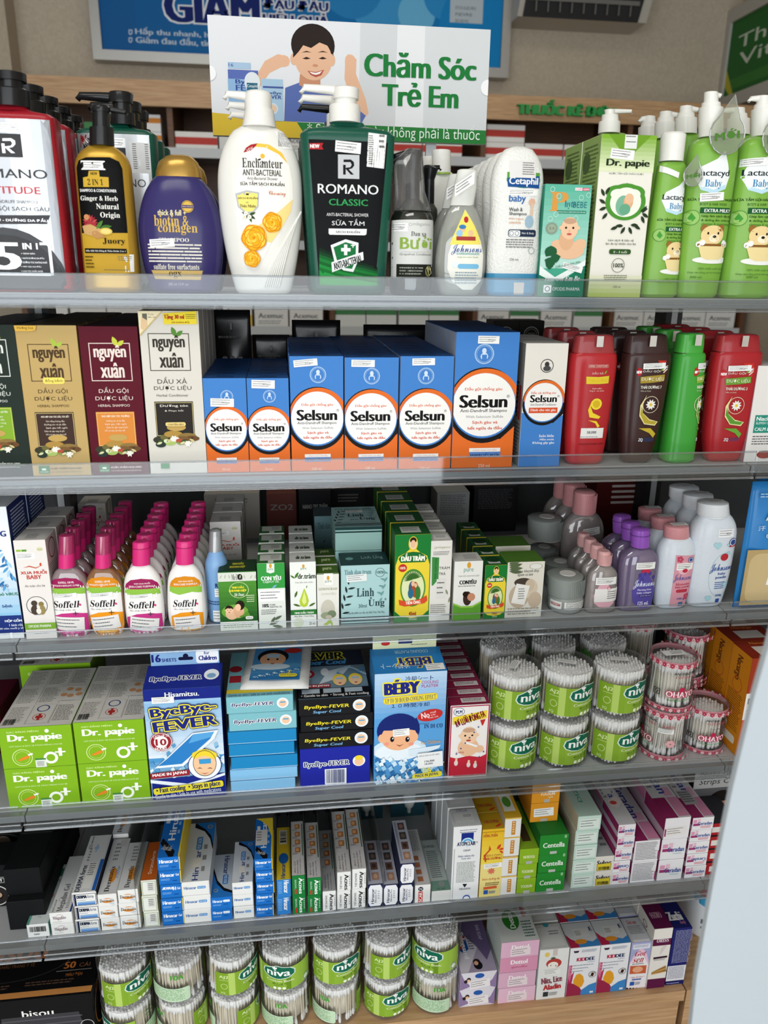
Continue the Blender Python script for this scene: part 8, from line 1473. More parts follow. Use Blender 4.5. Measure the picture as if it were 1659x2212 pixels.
def hblue(A, i, flip=False):
    r = 180 if i == 2 and flip else 0; A.R(0, 0, 1, 1, '1f6fc4'); A.R(.96, 0, 1, 1, 'e6c83a'); A.T('Hiruscar', .08, .16, .7, .42, 'f2f4f6', b=.05, rot=r); A.T('Gel', .76, .2, .9, .38, 'f2f4f6', b=.03); A.LN(.08, .55, .5, .72, 2, '8fbcea'); A.LN(.6, .7, .85, .82, 1, '14305c'); A.R(0, .94, 1, 1, '165aa4')
def hbluet(A): A.R(0, 0, 1, 1, '1f6fc4'); A.T('Hiruscar', .34, .08, .66, .74, 'f4f6f8', rot=270, b=.06); A.poly([(.02, .78), (.1, .7), (.75, .92), (.72, 1), (.5, 1)], '17181c'); A.T('3 khuyết điểm', .14, .8, .62, .92, 'e6e6e6', rot=20); A.R(.93, 0, 1, 1, 'e6c83a'); A.LN(.72, .3, .84, .72, 3, '9cc4ee', dens=3); A.R(.1, .2, .28, .46, 'dfe4e8')
HB = ('1f6fc4', '1f6fc4', '1f6fc4', '1a5aa0', 'e6c83a')
lay(G1, (1003, 332), (1150, 327), 5, (1040, 40), (1180, 40), HB, 'bright blue scar gel carton of the tall near stack', lambda A, i: hblue(A, i, True), hbluet, d=.13)
def hpost(A, i): A.T('Hiruscar', .08, .32, .52, .52, '3f6fae', b=.04); A.RR(.56, .34, .86, .52, '3f8fd0', .3); A.T('POST ACNE', .59, .38, .83, .48, 'f2f4f6'); A.R(.93, .1, .98, .9, 'dfe4ea')
def hpostt(A): A.R(0, 0, 1, 1, 'cdd2d8'); A.poly([(.2, 0), (1, 0), (1, .5), (.85, .3), (.6, .16), (.2, .08)], '17181c'); A.poly([(.22, 0), (1, 0), (1, .42), (.87, .24), (.62, .12)], '2a78c8'); A.ring(.8, .08, .1, .2, 'd9b83a'); A.T('Hiruscar', .36, .5, .58, .98, '2a3c7a', rot=270, b=.04); A.RR(.36, .26, .58, .48, '2f7fc4', .2); A.T('POST ACNE', .4, .28, .54, .46, 'f2f4f6', rot=270); A.LN(.66, .4, .8, .95, 3, '777', dens=4); A.R(.3, .62, .6, .78, 'd9d6d0')
lay(G1, (1158, 492), (1340, 482), 3, (1200, 118), (1360, 110), ('e6e6e3', 'c4c9ce', 'cdd2d8'), 'white post acne gel carton of the wide stack', hpost, hpostt)
def hpost2(A, i): A.R(0, 0, 1, 1, '1f6fc4'); A.T('Hiruscar', .1, .22, .55, .45, 'eef2f6', b=.04); A.RR(.58, .24, .9, .44, 'dfe8f0', .3); A.LN(.1, .6, .5, .75, 2, '8fbcea'); A.LN(.6, .6, .85, .7, 1, '14305c')
def hpostt2(A): A.R(0, 0, 1, 1, 'b9c2cc'); A.poly([(0, .3), (.25, .62), (.6, .8), (1, .88), (1, 1), (0, 1)], '17181c'); A.poly([(0, .42), (.24, .7), (.6, .87), (1, .93), (1, 1), (0, 1)], '2a78c8'); A.ring(.22, .85, .1, .2, 'd9b83a'); A.T('Hiruscar', .5, .05, .76, .48, '2a3c7a', rot=90, b=.04); A.RR(.5, .5, .76, .72, '2f7fc4', .2); A.T('POST ACNE', .56, .52, .7, .7, 'f2f4f6', rot=90)
lay(G1, (1345, 590), (1485, 580), 2, (1362, 322), (1484, 308), ('1f6fc4', 'b9c2cc', 'b9c2cc'), 'blue fronted post acne gel carton', hpost2, hpostt2)
lay(G2, (205, 607), (338, 592), 3, (215, 352), (325, 337), ('e6e6e3', 'c4c9ce', 'cdd2d8'), 'white post acne gel carton of the narrow stack', hpost, hpostt)
lay(G2, (345, 452), (462, 450), 5, (335, 207), (448, 192), HB, 'bright blue scar gel carton of the second tall stack', lambda A, i: hblue(A, i), lambda A: (hbluet(A), A.poly([(0, 0), (1, 0), (1, .55), (.7, .2), (.3, .06)], 'e9cf3a'), A.R(.04, .3, .7, .68, 'dcdcda'), A.LN(.1, .34, .4, .6, 4, '777')))
lay(G2, (485, 588), (578, 577), 2, (470, 262), (532, 252), ('2f7fc8', 'e3c63a', 'e3c63a'), 'yellow topped blue kids gel carton', lambda A, i: A.T('Hiruscar', .5, .05, .85, .75, 'f2f4f6', rot=90, b=.04) and A.LN(.1, .1, .4, .8, 8, '8fbcea'), lambda A: (A.R(0, 0, 1, 1, 'dcc030'), A.R(.2, .06, .75, .34, 'e9e6dc'), A.bars(.25, .08, .7, .32, n=12, horiz=True), A.E(.5, .62, .35, '1f5fae', rv=.1), A.T('Hiruscar', .3, .72, .62, .98, '1f4f8c', rot=270, b=.04)))
def acnesf(g, c):
    def f(A, i):
        if g: A.R(0, 0, 1, 1, '1f7a3a')
        A.T('Acnes', .52, .14, .82, .95, 'f2f6f2' if g else '1c1c1c', rot=90, b=.06); A.T('SEALING JELL', .16, .2, .34, .9, 'cfe6d4' if g else '3a3a3a', rot=90)
        A.LN(.86, .2, .94, .8, 6, 'e6f0e6' if g else '777', dens=3)
        if g: A.R(.2, .7, .34, .95, 'c4382c')
    return f
def acnest(dark=False):
    def f(A):
        A.R(0, 0, 1, 1, 'a9abac' if dark else 'c9c6c6'); A.R(.86, .05, .93, .66, '1d5c34')
        for i in range(4): v = .06+.15*i; A.RR(.3, v, .72, v+.09, 'a8623a' if dark else 'b8743c', .2); A.RR(.36, v+.015, .6, v+.07, 'd9a878', .2); A.LN(.1, v+.1, .5, v+.13, 2, '777')
        A.T('CÓ CHE', .2, .76, .34, .96, '555', rot=90); A.T('HÌNH THÀNH', .42, .74, .54, .98, '555', rot=90); A.T('MỤN TRỨNG CÁ', .62, .72, .74, .98, '555', rot=90)
    return f
GA = ('1f7a3a', '17602c', 'c9c6c6'); WA = ('e6e6e3', 'c9c9c6', 'c9c6c6')
lay(H5, (290, 672), (410, 662), 2, (265, 192), (368, 182), GA, 'green acne jelly carton of the first pair', acnesf(True, 0), acnest())
q = lay(H5, (428, 692), (555, 682), 2, (390, 202), (500, 192), GA, 'green acne jelly carton of the second pair', acnesf(True, 0), acnest())
lay(H5, (565, 812), (690, 805), 1, (540, 268), (620, 264), WA, 'single silver topped acne jelly carton', acnesf(False, 0), acnest(True))
lay(H5, (695, 642), (825, 632), 2, (630, 102), (745, 92), WA, 'white acne jelly carton of the third pair', acnesf(False, 0), acnest())
lay(H5, (830, 617), (962, 602), 2, (775, 82), (870, 72), WA, 'white acne jelly carton of the fourth pair', acnesf(False, 0), acnest())
def silf(A, i): A.poly([(0, 0), (1, 0), (1, 1), (0, 1)], '23294a'); A.poly([(.16, .04), (.84, .04), (.97, .2), (.97, .8), (.84, .96), (.16, .96), (.03, .8), (.03, .2)], 'e9e9ec'); A.T('Hiruscar', .22, .2, .42, .85, '24284a', rot=270, b=.05); A.T('Silicone Pro', .46, .25, .58, .82, '24284a', rot=270, b=.03); A.LN(.66, .3, .8, .7, 4, '8a8a92', dens=3)
def silt(A):
    A.R(0, 0, 1, 1, 'b4b6c4')
    for i in range(4): v = .06+.23*i; A.R(.34, v, .82, v+.17, ('5a4a48', '4a4644', '6a5048', 'a98470')[i]); A.E(.58, v+.085, .14, ('9a7468', '7a6258', '4a342c', 'c9a48c')[i], rv=.05)
    A.LN(.1, .05, .24, .95, 30, '4a4c6a', dens=4)
SI = ('23294a', '23294a', 'b4b6c4')
lay(H5, (972, 752), (1110, 737), 1, (930, 362), (1040, 356), SI, 'navy silicone gel carton beside the acne jelly', silf, silt)
lay(H5, (1112, 752), (1248, 740), 1, (1062, 360), (1165, 353), SI, 'middle navy silicone gel carton', silf, silt)
lay(H5, (1262, 572), (1395, 547), 2, (1200, 180), (1305, 172), SI, 'navy silicone gel carton of the double stack', silf, silt)
lay(H5, (1395, 762), (1540, 747), 1, (1337, 256), (1410, 251), WA, 'white scar carton with a red badge', lambda A, i: A.R(.22, .35, .5, .97, 'c4342c') and A.T('SCAR', .26, .4, .46, .95, 'f6f0ee', rot=270, b=.05) and A.E(.36, .2, .16, '1c1c2c') and A.T('Z', .28, .14, .44, .26, 'f2f2f2', rot=270, b=.05), lambda A: [A.R(.25, .5+.12*i, .6, .58+.12*i, 'a86a4a') for i in range(4)] and A.LN(.3, .04, .85, .42, 16, '777', dens=3))
lay(H1, (315, 985), (500, 970), 1, (200, 502), (350, 492), ('dcdcd8', '8aa09a', 'aab4b0'), 'grey green scar gel carton with silver dot', None, lambda A: (A.R(0, .82, 1, 1, '6f9284'), A.T('SCARGEL', .12, .12, .75, .17, '4a5a58', b=.02), A.LN(.2, .24, .8, .78, 14, '5a6a68', dens=1), A.E(.6, .88, .16, '8a9490', rv=.05), A.T('15 ml', .3, .95, .7, .98, '3a4a48')))
# clear dividers
for i, (ctx, x, y) in enumerate(((G1, 890, 780), (H5, 155, 1010), (H5, 283, 1005), (H5, 424, 1000), (H5, 560, 990), (H5, 694, 980), (H5, 829, 970), (H5, 968, 950), (H5, 1106, 940), (H1, 508, 1060))):
    p = onZ(*pp(ctx, x, y), Z5); X = colX(pp(ctx, x, y)[0], Z5, FR[5]); h = .095 if i in (0, 9) else .075
    o = MB().box(-.0004, .0004, 0, .24, 0, h)
    for sgn in (0, 1): o.box(-.005, .005, .0+.22*sgn, .02+.22*sgn, -.0, .0006)
    dv = obj('shelf_divider', o.mesh('shelf_divider', clear('divider_plastic', 'eef0ee', .18, 'e6e8e6', .12))); dv.location = (X, FR[5]-.001, Z5+.0002); tag(dv, ['clear divider beside the orange topped carton', 'clear divider beside the yellow topped cartons', 'clear divider before the first green pair', 'clear divider between the two green pairs', 'clear divider beside the silver topped carton', 'clear divider before the third jelly pair', 'clear divider between the white jelly pairs', 'clear divider beside the first silicone carton', 'clear divider between the single silicone cartons', 'tall clear divider beside the tall white cream carton'][i], 'divider', 'clear shelf dividers')
# blister tubes hanging in the shade
for i, (x, y) in enumerate(((790, 1770), (880, 1765))):
    p = onY(x, y, .165); card = MB().box(-.03, .03, 0, .0008, 0, .13); tb = MB().loft([(.02, .003, .003), (.03, .004, .004), (.034, .008, .008), (.045, .011, .011), (.1, .012, .006), (.12, .013, .001)], 16, M=Matrix.Translation((0, -.014, 0)))
    thing('blister_pack', [('card', card.mesh('card', plastic('24505c', .4))), ('tube', tb.mesh('tube', plastic('b9bcb8', .35), True)), ('orange_stripe', MB().box(-.03, .03, -.0004, -.0001, .03, .036).mesh('orange_stripe', plastic('c4702c')))], (p.x, .165, Z5+.0005), ['teal blister pack with a small tube behind the silicone cartons', 'teal blister pack with a small tube behind the scar carton'][i], 'pack')
# upright cartons
b = Box(H1, 5, (510, 385), (778, 355), (765, 1020), (505, 1040), .038, ('e6e7e8', 'c4c9cc', 'cfd2d4')); f = b.f; f.bg('e8e9ea'); f.LN(570, 400, 740, 440, 2, '8a8f98'); f.R(585, 432, 702, 522, '1f2f86'); f.E(645, 522, 58, 'bfe0f0', 44); f.E(645, 526, 46, '4fa4d8', 36); f.E(645, 530, 34, 'e8e9ea', 26); f.R(580, 522, 710, 560, 'e8e9ea'); f.T('ATOPICLAIR', 548, 516, 722, 552, '1c2450', b=.04); f.T('™', 724, 510, 744, 524, '1c2450'); f.T('CREAM', 608, 588, 674, 604, '3a3f58', b=.02); f.T('Helps relieve dry', 560, 638, 716, 664, '2a3470', it=.15); f.T('itchy skin', 594, 664, 682, 684, '2a3470', it=.15); f.LN(550, 705, 740, 900, 16, '9aa29c'); f.P([(612, 912), (658, 912), (634, 945)], '1c1c28'); f.T('MENARINI', 584, 948, 688, 966, '3a3a48'); f.E(655, 1045, 36, '3a5aae', 30); f.E(655, 1050, 28, 'e8e9ea', 24)
t = b.top((0, 0), (1, 0), (1, 1), (0, 1)); t.A.T('ATOPICLAIR', .25, .05, .65, .16, '3a4a8a'); t.A.R(.12, .25, .8, .8, 'dcdedf'); t.A.LN(.45, .35, .75, .5, 2, '666'); b.put('tall white cream carton with a blue arch', n=4, gap=.004)
b = Box(H1, 5, (780, 410), (985, 385), (985, 1005), (775, 1025), .035, ('e6cf6a', 'd9a92a', 'c49a22')); f = b.f; f.bg('ead98a'); f.A.grad(0, 0, 1, .5, 'e9b92c', 'ecd24e', 6); f.P([(850, 545), (870, 580), (820, 640), (830, 700), (815, 700), (800, 640), (845, 590)], 'c8502c'); f.A.R(0, .03, 1, .05, 'c49a22'); f.T('HỒNG PHẤN', 790, 430, 920, 470, 'b8682c', b=.03); f.T('BERBERIN & VITAMIN E', 800, 625, 975, 645, 'a8402c'); f.T('THÁI DƯƠNG', 795, 648, 975, 675, 'b8342c', b=.04); f.leaf(925, 580, 70, 60, 'd9402c', .4); f.leaf(940, 580, 60, 10, 'd9402c', .4); f.leaf(950, 590, 50, -40, 'd9402c', .4); f.tag(810, 708, 982, 752, rot=-4, price='12,000')
for a in range(8): f.leaf(882, 782, 40, 45*a, 'd9745c', .4)
f.T('Kem dưỡng da', 800, 845, 968, 872, 'c8622c', it=.2); f.LN(830, 890, 970, 925, 2, '7a5a3a'); f.R(815, 930, 945, 952, 'd9603a', rot=-3); f.R(818, 968, 860, 1005, '2a5ab0'); f.LN(868, 972, 935, 1000, 3, '3a6ab8'); t = b.top((0, 0), (1, 0), (1, 1), (0, 1)); t.A.R(0, 0, 1, 1, 'c49a22'); t.A.T('THÁI DƯƠNG', .15, .4, .85, .65, 'b0522c', b=.03); t.A.leaf(.6, .9, .4, 30, 'c8402c', .3); b.put('yellow face cream carton with red ribbon', n=5, gap=.002)
lay(H1, (1010, 300), (1170, 280), 4, (960, 20), (1100, 10), ('e6e6e3', 'b9ae9c', 'dcae2c', 'a89a84'), 'white carton with an orange strip', lambda A, i: A.R(0, 0, 1, .05, 'e6b92c') and A.R(.42, .16, .66, .86, 'c98a3a') and A.LN(.48, .2, .6, .8, 5, 'f0e0c4', dens=4), lambda A: (A.R(0, 0, 1, 1, 'dcae2c'), A.R(.1, .55, .8, .88, 'e9e6dc'), A.E(.45, .7, .25, '5a9a3a', rv=.1), [A.R(.05+.25*i, .3, .2+.25*i, .5, 'e9e6dc') for i in range(3)]), d=.12)
def yoo(A, i): A.T('YOOSUN', .2, .42, .8, .62, 'eef2c8', b=.03, rot=180 if i == 0 else 0); A.R(.35, .8, .68, 1, 'b4b8b0')
lay(H1, (1150, 592), (1335, 577), 3, (1110, 470), (1300, 452), ('8fb82a', '7aa024', '86ac2a'), 'lime green skin cream carton', yoo, lambda A: (A.R(.3, .5, .75, .85, '4a3a24'),), d=.11)
def cent(A, i): A.R(0, 0, 1, 1, '2a8a34'); A.T('Centella', .12, .4, .88, .66, 'eef6ee', b=.03); A.R(.38, .86, .62, 1, 'b9c0b8'); A.T('8', .85, .04, .93, .2, 'bfe0bf')
cx_ = lay(H1, (1342, 462), (1615, 437), 3, (1300, 330), (1570, 300), ('2a8a34', '1f6a28', '257a2e'), 'dark green centella cream carton', cent, None, d=.12)
Yo = FR[5]+.03; X, w, zt, d = cx_
for i, (t_, nm) in enumerate((('s', 'lower'), ('y', 'upper'))):
    h = .034; A = Art(w*.98/h); A.R(0, 0, 1, 1, 'e39a2c')
    if t_ == 'y': A.T('YOOSUN', .3, .42, .82, .62, 'f6ecd8', b=.03); A.T('nghệ', .6, .66, .76, .78, 'f6ecd8'); A.R(.45, .82, .66, 1, 'b9b4a8')
    else: A.tag(.12, .28, .84, .72, rot=-2); A.R(.38, .84, .62, 1, 'b9b4a8')
    P = [('carton_body', cartonmesh(w*.98, .11, h, ('e39a2c', 'c98222', 'dc9228'))), ('front_print', A.build('front_print', front(w*.98, h)))]
    if t_ == 'y': T_ = Art(w/.11); T_.R(.85, 0, 1, 1, '2a6a34'); T_.E(.4, .6, .2, 'c9861f'); T_.R(.3, .1, .36, .5, 'f4ecd8'); P.append(('top_print', T_.build('top_print', topf(w*.98, .11, h))))
    thing('product_carton', P, (X-.008, Yo, zt+.0006+i*(h+.0006)), nm+' orange skin cream carton on the centella stack', 'box', 'orange skin cream cartons')
lay(H2, (215, 367), (440, 352), 5, (75, 100), (300, 82), ('c4ddd2', 'a9c4b8', 'b4cfc4', 'b0a890'), 'mint green antiseptic cream carton', lambda A, i: A.tag(.08, .18, .92, .86, rot=-1, col='dce8e2'), lambda A: (A.R(0, 0, 1, 1, 'b4cfc4'), A.T('DIZIGONE', .34, .2, .52, .8, '3f9a84', rot=270, b=.04), A.T('Nano Bạc', .58, .1, .7, .6, '4a7a6c', rot=270)), d=.16)
def subac(A, i): A.T('Subac', .1, .25, .85, .55, '2a2a2c', b=.05); A.R(.1, .45, .86, .92, 'dcc83a', rot=-2); A.frame(.1, .45, .86, .92, '2a2a2c', .02); A.bars(.18, .66, .8, .86, n=22)
lay(H2, (380, 747), (560, 737), 2, (310, 480), (450, 470), ('dedad2', 'b9bcbc', 'a9aeb0'), 'white carton with a yellow barcode label', subac, lambda A: (A.R(.3, .3, .36, .7, '6a6c6e'), A.R(.2, .48, .5, .52, '6a6c6e'), A.LN(.55, .1, .9, .9, 9, '6a6c6e')), d=.15)
def cer(A, i): A.R(.04, .14, .2, .42, 'd99ab8'); A.R(.24, .08, .36, .42, 'e6bccd'); A.R(.04, .46, .36, .64, 'a0386c'); A.T('Ceradan', .24, .34, .92, .6, '34509a', b=.03, rot=180 if i == 3 else 0); A.LN(.4, .68, .9, .9, 2, 'd9607a')
def cert(pic=False, pur=True):
    def f(A):
        A.R(0, 0, 1, 1, 'cfcdd0')
        if pur: A.R(0, .72, .5, 1, '8f2a5c'); A.R(.55, .72, 1, .98, 'd08aaa'); A.R(.55, .58, .9, .7, 'd9a4bd')
        A.T('Ceradan', .4, .08, .78, .66, '3a4a9a', rot=90, b=.04); A.LN(.1, .05, .3, .6, 10, '6a6a72', dens=3)
        if pic: A.poly([(.2, .62), (.8, .56), (.95, .66), (.6, .74), (.2, .72)], 'e6d8d4'); A.E(.45, .66, .2, 'd0504a', rv=.03); A.R(.2, .4, .7, .52, 'dcdcda')
    return f
CC = ('e8e6ea', 'a8486f', 'cfcdd0', '9a4a70')
def csd(A): A.R(0, 0, 1, 1, 'b8a8b4'); A.R(.6, 0, 1, .6, '8f2a5c'); A.R(.3, 0, .58, .5, 'c77fa0'); A.LN(.02, .1, .28, .9, 6, '6a6a72')
lay(H2, (595, 452), (765, 432), 5, (410, 88), (560, 72), CC, 'white and pink barrier cream carton of the first stack', cer, cert(True, False), sa=csd, d=.15)
def cerb(A, i): A.LN(.06, .08, .92, .92, 12, '4a4a52', dens=.6, th=.35); A.R(.95, .5, 1, .9, 'a0386c')
lay(H2, (752, 602), (995, 582), 2, (605, 155), (730, 142), CC, 'barrier cream carton turned to its fine print', cerb, cert(), sa=csd, d=.15)
def cerc(A, i):
    if i == 0: A.tag(.08, .42, .86, .82, rot=-3, col='e6e2e0'); A.R(.02, .5, .08, .85, 'a0386c')
    else: A.R(.06, .24, .26, .42, 'd99ab8'); A.R(.3, .2, .46, .42, 'e6bccd'); A.R(.06, .46, .46, .6, 'a0386c'); A.T('Ceradan', .26, .4, .92, .62, '34509a', b=.03); A.LN(.5, .7, .9, .76, 1, '7fc0b8')
lay(H2, (1040, 387), (1285, 367), 3, (850, 20), (1080, 10), CC, 'tall barrier cream carton of the third stack', cerc, cert(), sa=csd, d=.17)
lay(H2, (1297, 387), (1505, 362), 5, (1090, 20), (1280, 5), CC, 'white and pink barrier cream carton of the last stack', cer, lambda A: (cert()(A), A.R(.1, .62, .72, .82, 'a9a6a8'), A.LN(.14, .64, .68, .8, 5, '5a5a5e')), sa=csd, d=.17)
# charcoal nose strip packs in the far bay
for i in range(2):
    X0 = XR+.015; h = .15; w = .12; A = Art(w/h); A.R(0, 0, 1, 1, '5a5a5c'); A.R(0, 0, 1, .3, 'a9a9a8'); A.T('Nose Cleansing', .08, .08, .92, .16, '1c1c1e', it=.2); A.T('Strips Charcoal', .08, .18, .92, .27, '1c1c1e', it=.2); A.face(.45, .55, .2, skin='b08468', hair='1c1614'); A.E(.4, .85, .22, 'a87c62', rv=.12); A.R(0, .9, 1, 1, 'a8282c')
    thing('product_carton', [('carton_body', cartonmesh(w, .03, h, ('5a5a5c', '3a3a3c', '2a2a2c'))), ('front_print', A.build('front_print', front(w, h)))], (X0+w/2, .05+.08*i, Z5+.0005), ['grey nose strip pack with a portrait in the far bay', 'grey nose strip pack behind the first one'][i], 'box')
for i in range(4): thing('product_carton', [('carton_body', cartonmesh(.05, .07, .022, ('a8242a', '8a1c22', '34343a'))), ('white_tab', MB().box(-.02, .02, -.0004, -.0001, .006, .016).mesh('white_tab', plastic('e0dcd6')))], (XR+.035, -.025+.003*i, Z5+.0005+i*.0226), 'small red carton in the far bay, '+['lowest', 'second', 'third', 'uppermost'][i]+' of four', 'box', 'small red cartons')
DARK = (('17181a', 'black'), ('20262a', 'slate'), ('141416', 'jet black'), ('24343a', 'dark teal'), ('1c1c20', 'charcoal'), ('2a2f30', 'dark grey'), ('1a2c34', 'deep blue'), ('19191b', 'matt black'))
for i, (c, nm) in enumerate(DARK):
    if i == 1: continue
    w = .09 if i != 6 else .075; X = XL+.055+i*.098; h = (.16, .13, .15, .1, .14, .12, .1, .13)[i]; A = Art(w/h); A.LN(.15, .12, .8, .3, 3, '5a5c5e'); A.T('MASK', .2, .4, .7, .5, '4a4c4e') if i < 3 else A.R(.1, .6, .9, .64, '6a5a4a')
    thing('product_carton', [('carton_body', cartonmesh(w, .06, h, (c, c, c))), ('front_print', A.build('front_print', front(w, h)))], (X, .2, Z5+.0005), nm+' carton in the shade at the back of the lowest shelf', 'box', 'dark cartons at the back')
for i in range(2):
    w, d, h = (.052, .19, .05) if i == 0 else (.05, .17, .045); A = Art(w/d); A.LN(.15, .1, .85, .3, 4, '3c3e40'); A.R(.05, .55, .95, .57, '3a3c3e'); A.tag(.2, .08, .85, .2, rot=8, col='b9b9b6')
    thing('black_pack', [('carton_body', cartonmesh(w, d, h, ('131416', '0e0f10', '18191b'))), ('top_print', A.build('top_print', topf(w, d, h)))], (XL-.03+(.0 if i == 0 else -.003), -.012 if i == 0 else .0, Z5+.0005+i*.0506), ['flat black pack beside the pale carton with the red seal', 'flat black pack lying on another one in the near bay'][i], 'box')
# ================================================================== on the oak base
Z6 = DECK[6]
yb = lambda ctx, x, y: onZ(*pp(ctx, x, y), Z6).y
def lay6(ctx, TL, TR, n, base, cols, label, fa, ta, d): return lay(ctx, TL, TR, n, TL, TR, cols, label, fa, ta, Y=yb(ctx, *base), d=d, k=6)
def soap(A, i): A.R(0, 0, 1, 1, 'dcd8e2'); A.poly([(0, 0), (.12, .5), (.3, .8), (0, 1)], '8f7aa4'); A.poly([(1, 0), (.88, .5), (.7, .8), (1, 1)], '8f7aa4'); A.E(.52, .22, .13, '2a5aa8', rv=.14); A.E(.22, .4, .06, '2a201c', rv=.12); A.E(.14, .5, .05, '2a201c', rv=.1); A.E(.22, .46, .045, 'e9bd98', rv=.08); A.tag(.25, .45, .82, .92, rot=-7, col='ece8ea')
def soapt(A): A.R(0, 0, 1, 1, 'a89cb4'); A.poly([(.0, .1), (.3, .25), (.6, .5), (.8, .8), (1, .6), (1, 0), (0, 0)], '6a5a80'); A.poly([(0, .15), (.35, .3), (.62, .55), (.2, 1), (0, 1)], 'cfcad6'); A.poly([(.05, .35), (.2, .28), (.36, .36), (.38, .56), (.22, .64), (.08, .56)], '1f4f9c'); A.R(.14, .28, .3, .56, 'b03038', rot=16); A.T('Safeguard', .16, .22, .34, .74, 'f2f2f4', rot=90, b=.05); A.E(.5, .82, .1, '2a201c', rv=.06); A.E(.52, .88, .12, '1c1a20', rv=.08); A.E(.48, .84, .06, 'd9a888', rv=.04); A.LN(.4, .3, .55, .6, 6, '555', dens=2); A.T('BAR SOAP', .74, .1, .84, .4, 'cfc4d8', rot=90)
lay6(H3, (82, 892), (490, 862), 2, (50, 1282), ('dcd8e2', 'a99cb4', 'a89cb4'), 'lilac and white bar soap carton', soap, soapt, .10)
def det(A, i):
    A.R(0, 0, 1, 1, ('dfb4cc', 'd996b4', 'dcb0c8', 'e6bcd2')[i]); A.T('Dettol', .28, .22, .72, .5, 'f8f2f6', b=.05)
    if i == 1: A.T('สูตรเย็น', .3, .62, .72, .78, 'b0305c', b=.02)
    else: A.tag(.25, .42, .78, .92, rot=-3, col='ecdce2')
def dett(A): A.R(0, 0, 1, 1, 'cfd2d0'); A.RR(.06, .02, .2, .26, 'b84a2c', .4); A.E(.42, .5, .22, '2f7a2c', rv=.24); A.T('Dettol', .36, .32, .5, .7, 'f2f6f0', rot=270, b=.05); A.R(.76, .05, .86, .45, 'b0304c'); A.LN(.86, .05, .92, .45, 4, 'b0304c', dens=3); A.LN(.66, .55, .95, .95, 6, '3a6a5a', dens=1.5); A.LN(.6, .05, .72, .35, 5, '8a8a8a', dens=2)
lay6(H3, (537, 552), (965, 517), 4, (482, 1238), ('dfb4cc', 'b9c2be', 'cfd2d0'), 'pink antiseptic soap carton', det, dett, .085)
def up6(ctx, TL, TR, BR, BL, d, cols): return Box(ctx, 6, TL, TR, BR, BL, d, cols, Y=(yb(ctx, *BL)+yb(ctx, *BR))/2)
b = up6(H3, (965, 637), (1295, 607), (1245, 1160), (920, 1195), .05, ('e2e3e2', 'cfd1d0', 'c9cbc9')); f = b.f; f.bg('e6e7e6'); f.E(1045, 685, 28, 'e6c86a', 26); f.R(1110, 612, 1162, 695, 'cfc4c0'); f.E(1120, 780, 86, 'b8423c', 52); f.E(1110, 800, 58, 'f2ece4', 36)
for a in range(6): f.leaf(1110, 735, 40, 30+24*a, '4a5a4a', .25)
for x in (1085, 1142): f.E(x, 803, 5, '4a3a3a', 8, n=8)
f.tag(1005, 842, 1190, 905, rot=-3, col='eeeeec'); f.T('Nits, Lice', 985, 930, 1210, 1005, '8a4a58', b=.05, rot=-6); f.T('Aladin', 1005, 1010, 1198, 1068, 'b8383c', b=.07, rot=-4); f.R(1000, 1100, 1058, 1150, '33383c'); f.LN(1065, 1100, 1165, 1140, 3, '777'); t = b.top((0, 0), (1, 0), (1, 1), (0, 1)); t.A.R(.1, .15, .9, .9, 'd6d8d6'); t.A.LN(.5, .3, .85, .5, 2, '777'); t.A.E(.5, .05, .1, '3f9aa8'); b.put('white lice lotion carton with a red cap drawing', n=2, gap=.004)
def kid6(q, ctx, label):
    b = up6(ctx, *q, .048, ('e4e6ea', 'c9a4b4', 'c4c8cc')); A = b.f.A; A.R(0, 0, 1, 1, 'e9eaee'); A.grad(0, .35, .12, 1, 'd98aa8', 'b02a5c', 6); A.poly([(.08, .7), (.12, .55), (.2, .48), (.14, .8), (.3, .92), (.0, 1), (0, .6)], 'b8305c'); A.poly([(.2, .68), (.28, .56), (.4, .54), (.52, .6), (.58, .72), (.52, .82), (.38, .86), (.22, .78)], 'e6a02c'); A.poly([(0, .72), (.2, .74), (.45, .84), (.6, .98), (.6, 1), (0, 1)], '9a2a4c'); A.poly([(.5, .9), (.75, .8), (1, .76), (1, 1), (.5, 1)], '3f86c8')
    A.T('KID', .25, .21, .52, .28, 'b8284c', b=.08); A.T('DEE', .53, .21, .84, .28, '24305c', b=.08); A.T('Shampoo', .62, .3, .86, .325, '3a6aae', it=.2); A.poly([(.1, .06), (.3, .06), (.26, .1), (.14, .1)], '3a2a3c'); A.LN(.38, .05, .9, .11, 3, '8a94a8'); [A.E(.08, .37+.06*i, .025, 'c4384c') for i in range(3)]; [A.LN(.14, .36+.06*i, .95-.2*i, .38+.06*i, 1, '5a6a8c') for i in range(3)]
    A.ring(.83, .58, .13, .1, '2a1c1c'); A.E(.83, .58, .05, '4a2418', rv=.04); A.R(.72, .575, .94, .585, '2a1c1c', rot=-40); A.R(.8, .93, .92, .97, 'dfe8f0')
    t = b.top((0, 0), (1, 0), (1, 1), (0, 1)); T_ = t.A; T_.R(0, 0, 1, 1, 'c9ccd0'); T_.poly([(0, .45), (.12, .65), (.4, .85), (1, 1), (0, 1)], 'b02a4c'); T_.poly([(.3, .85), (.6, .75), (.8, .82), (1, .7), (1, 1), (.3, 1)], '3f86c8'); T_.E(.42, .78, .2, 'dc9030', rv=.1); T_.R(.3, .25, .8, .6, 'd4d4d4'); T_.LN(.34, .35, .55, .55, 4, '666'); T_.T('E', .86, .22, .94, .38, '24305c', b=.06); b.put(label, n=2, gap=.003)
kid6(((1305, 620), (1640, 580), (1590, 1117), (1255, 1155)), H3, 'white shampoo carton with an orange blob in the first column')
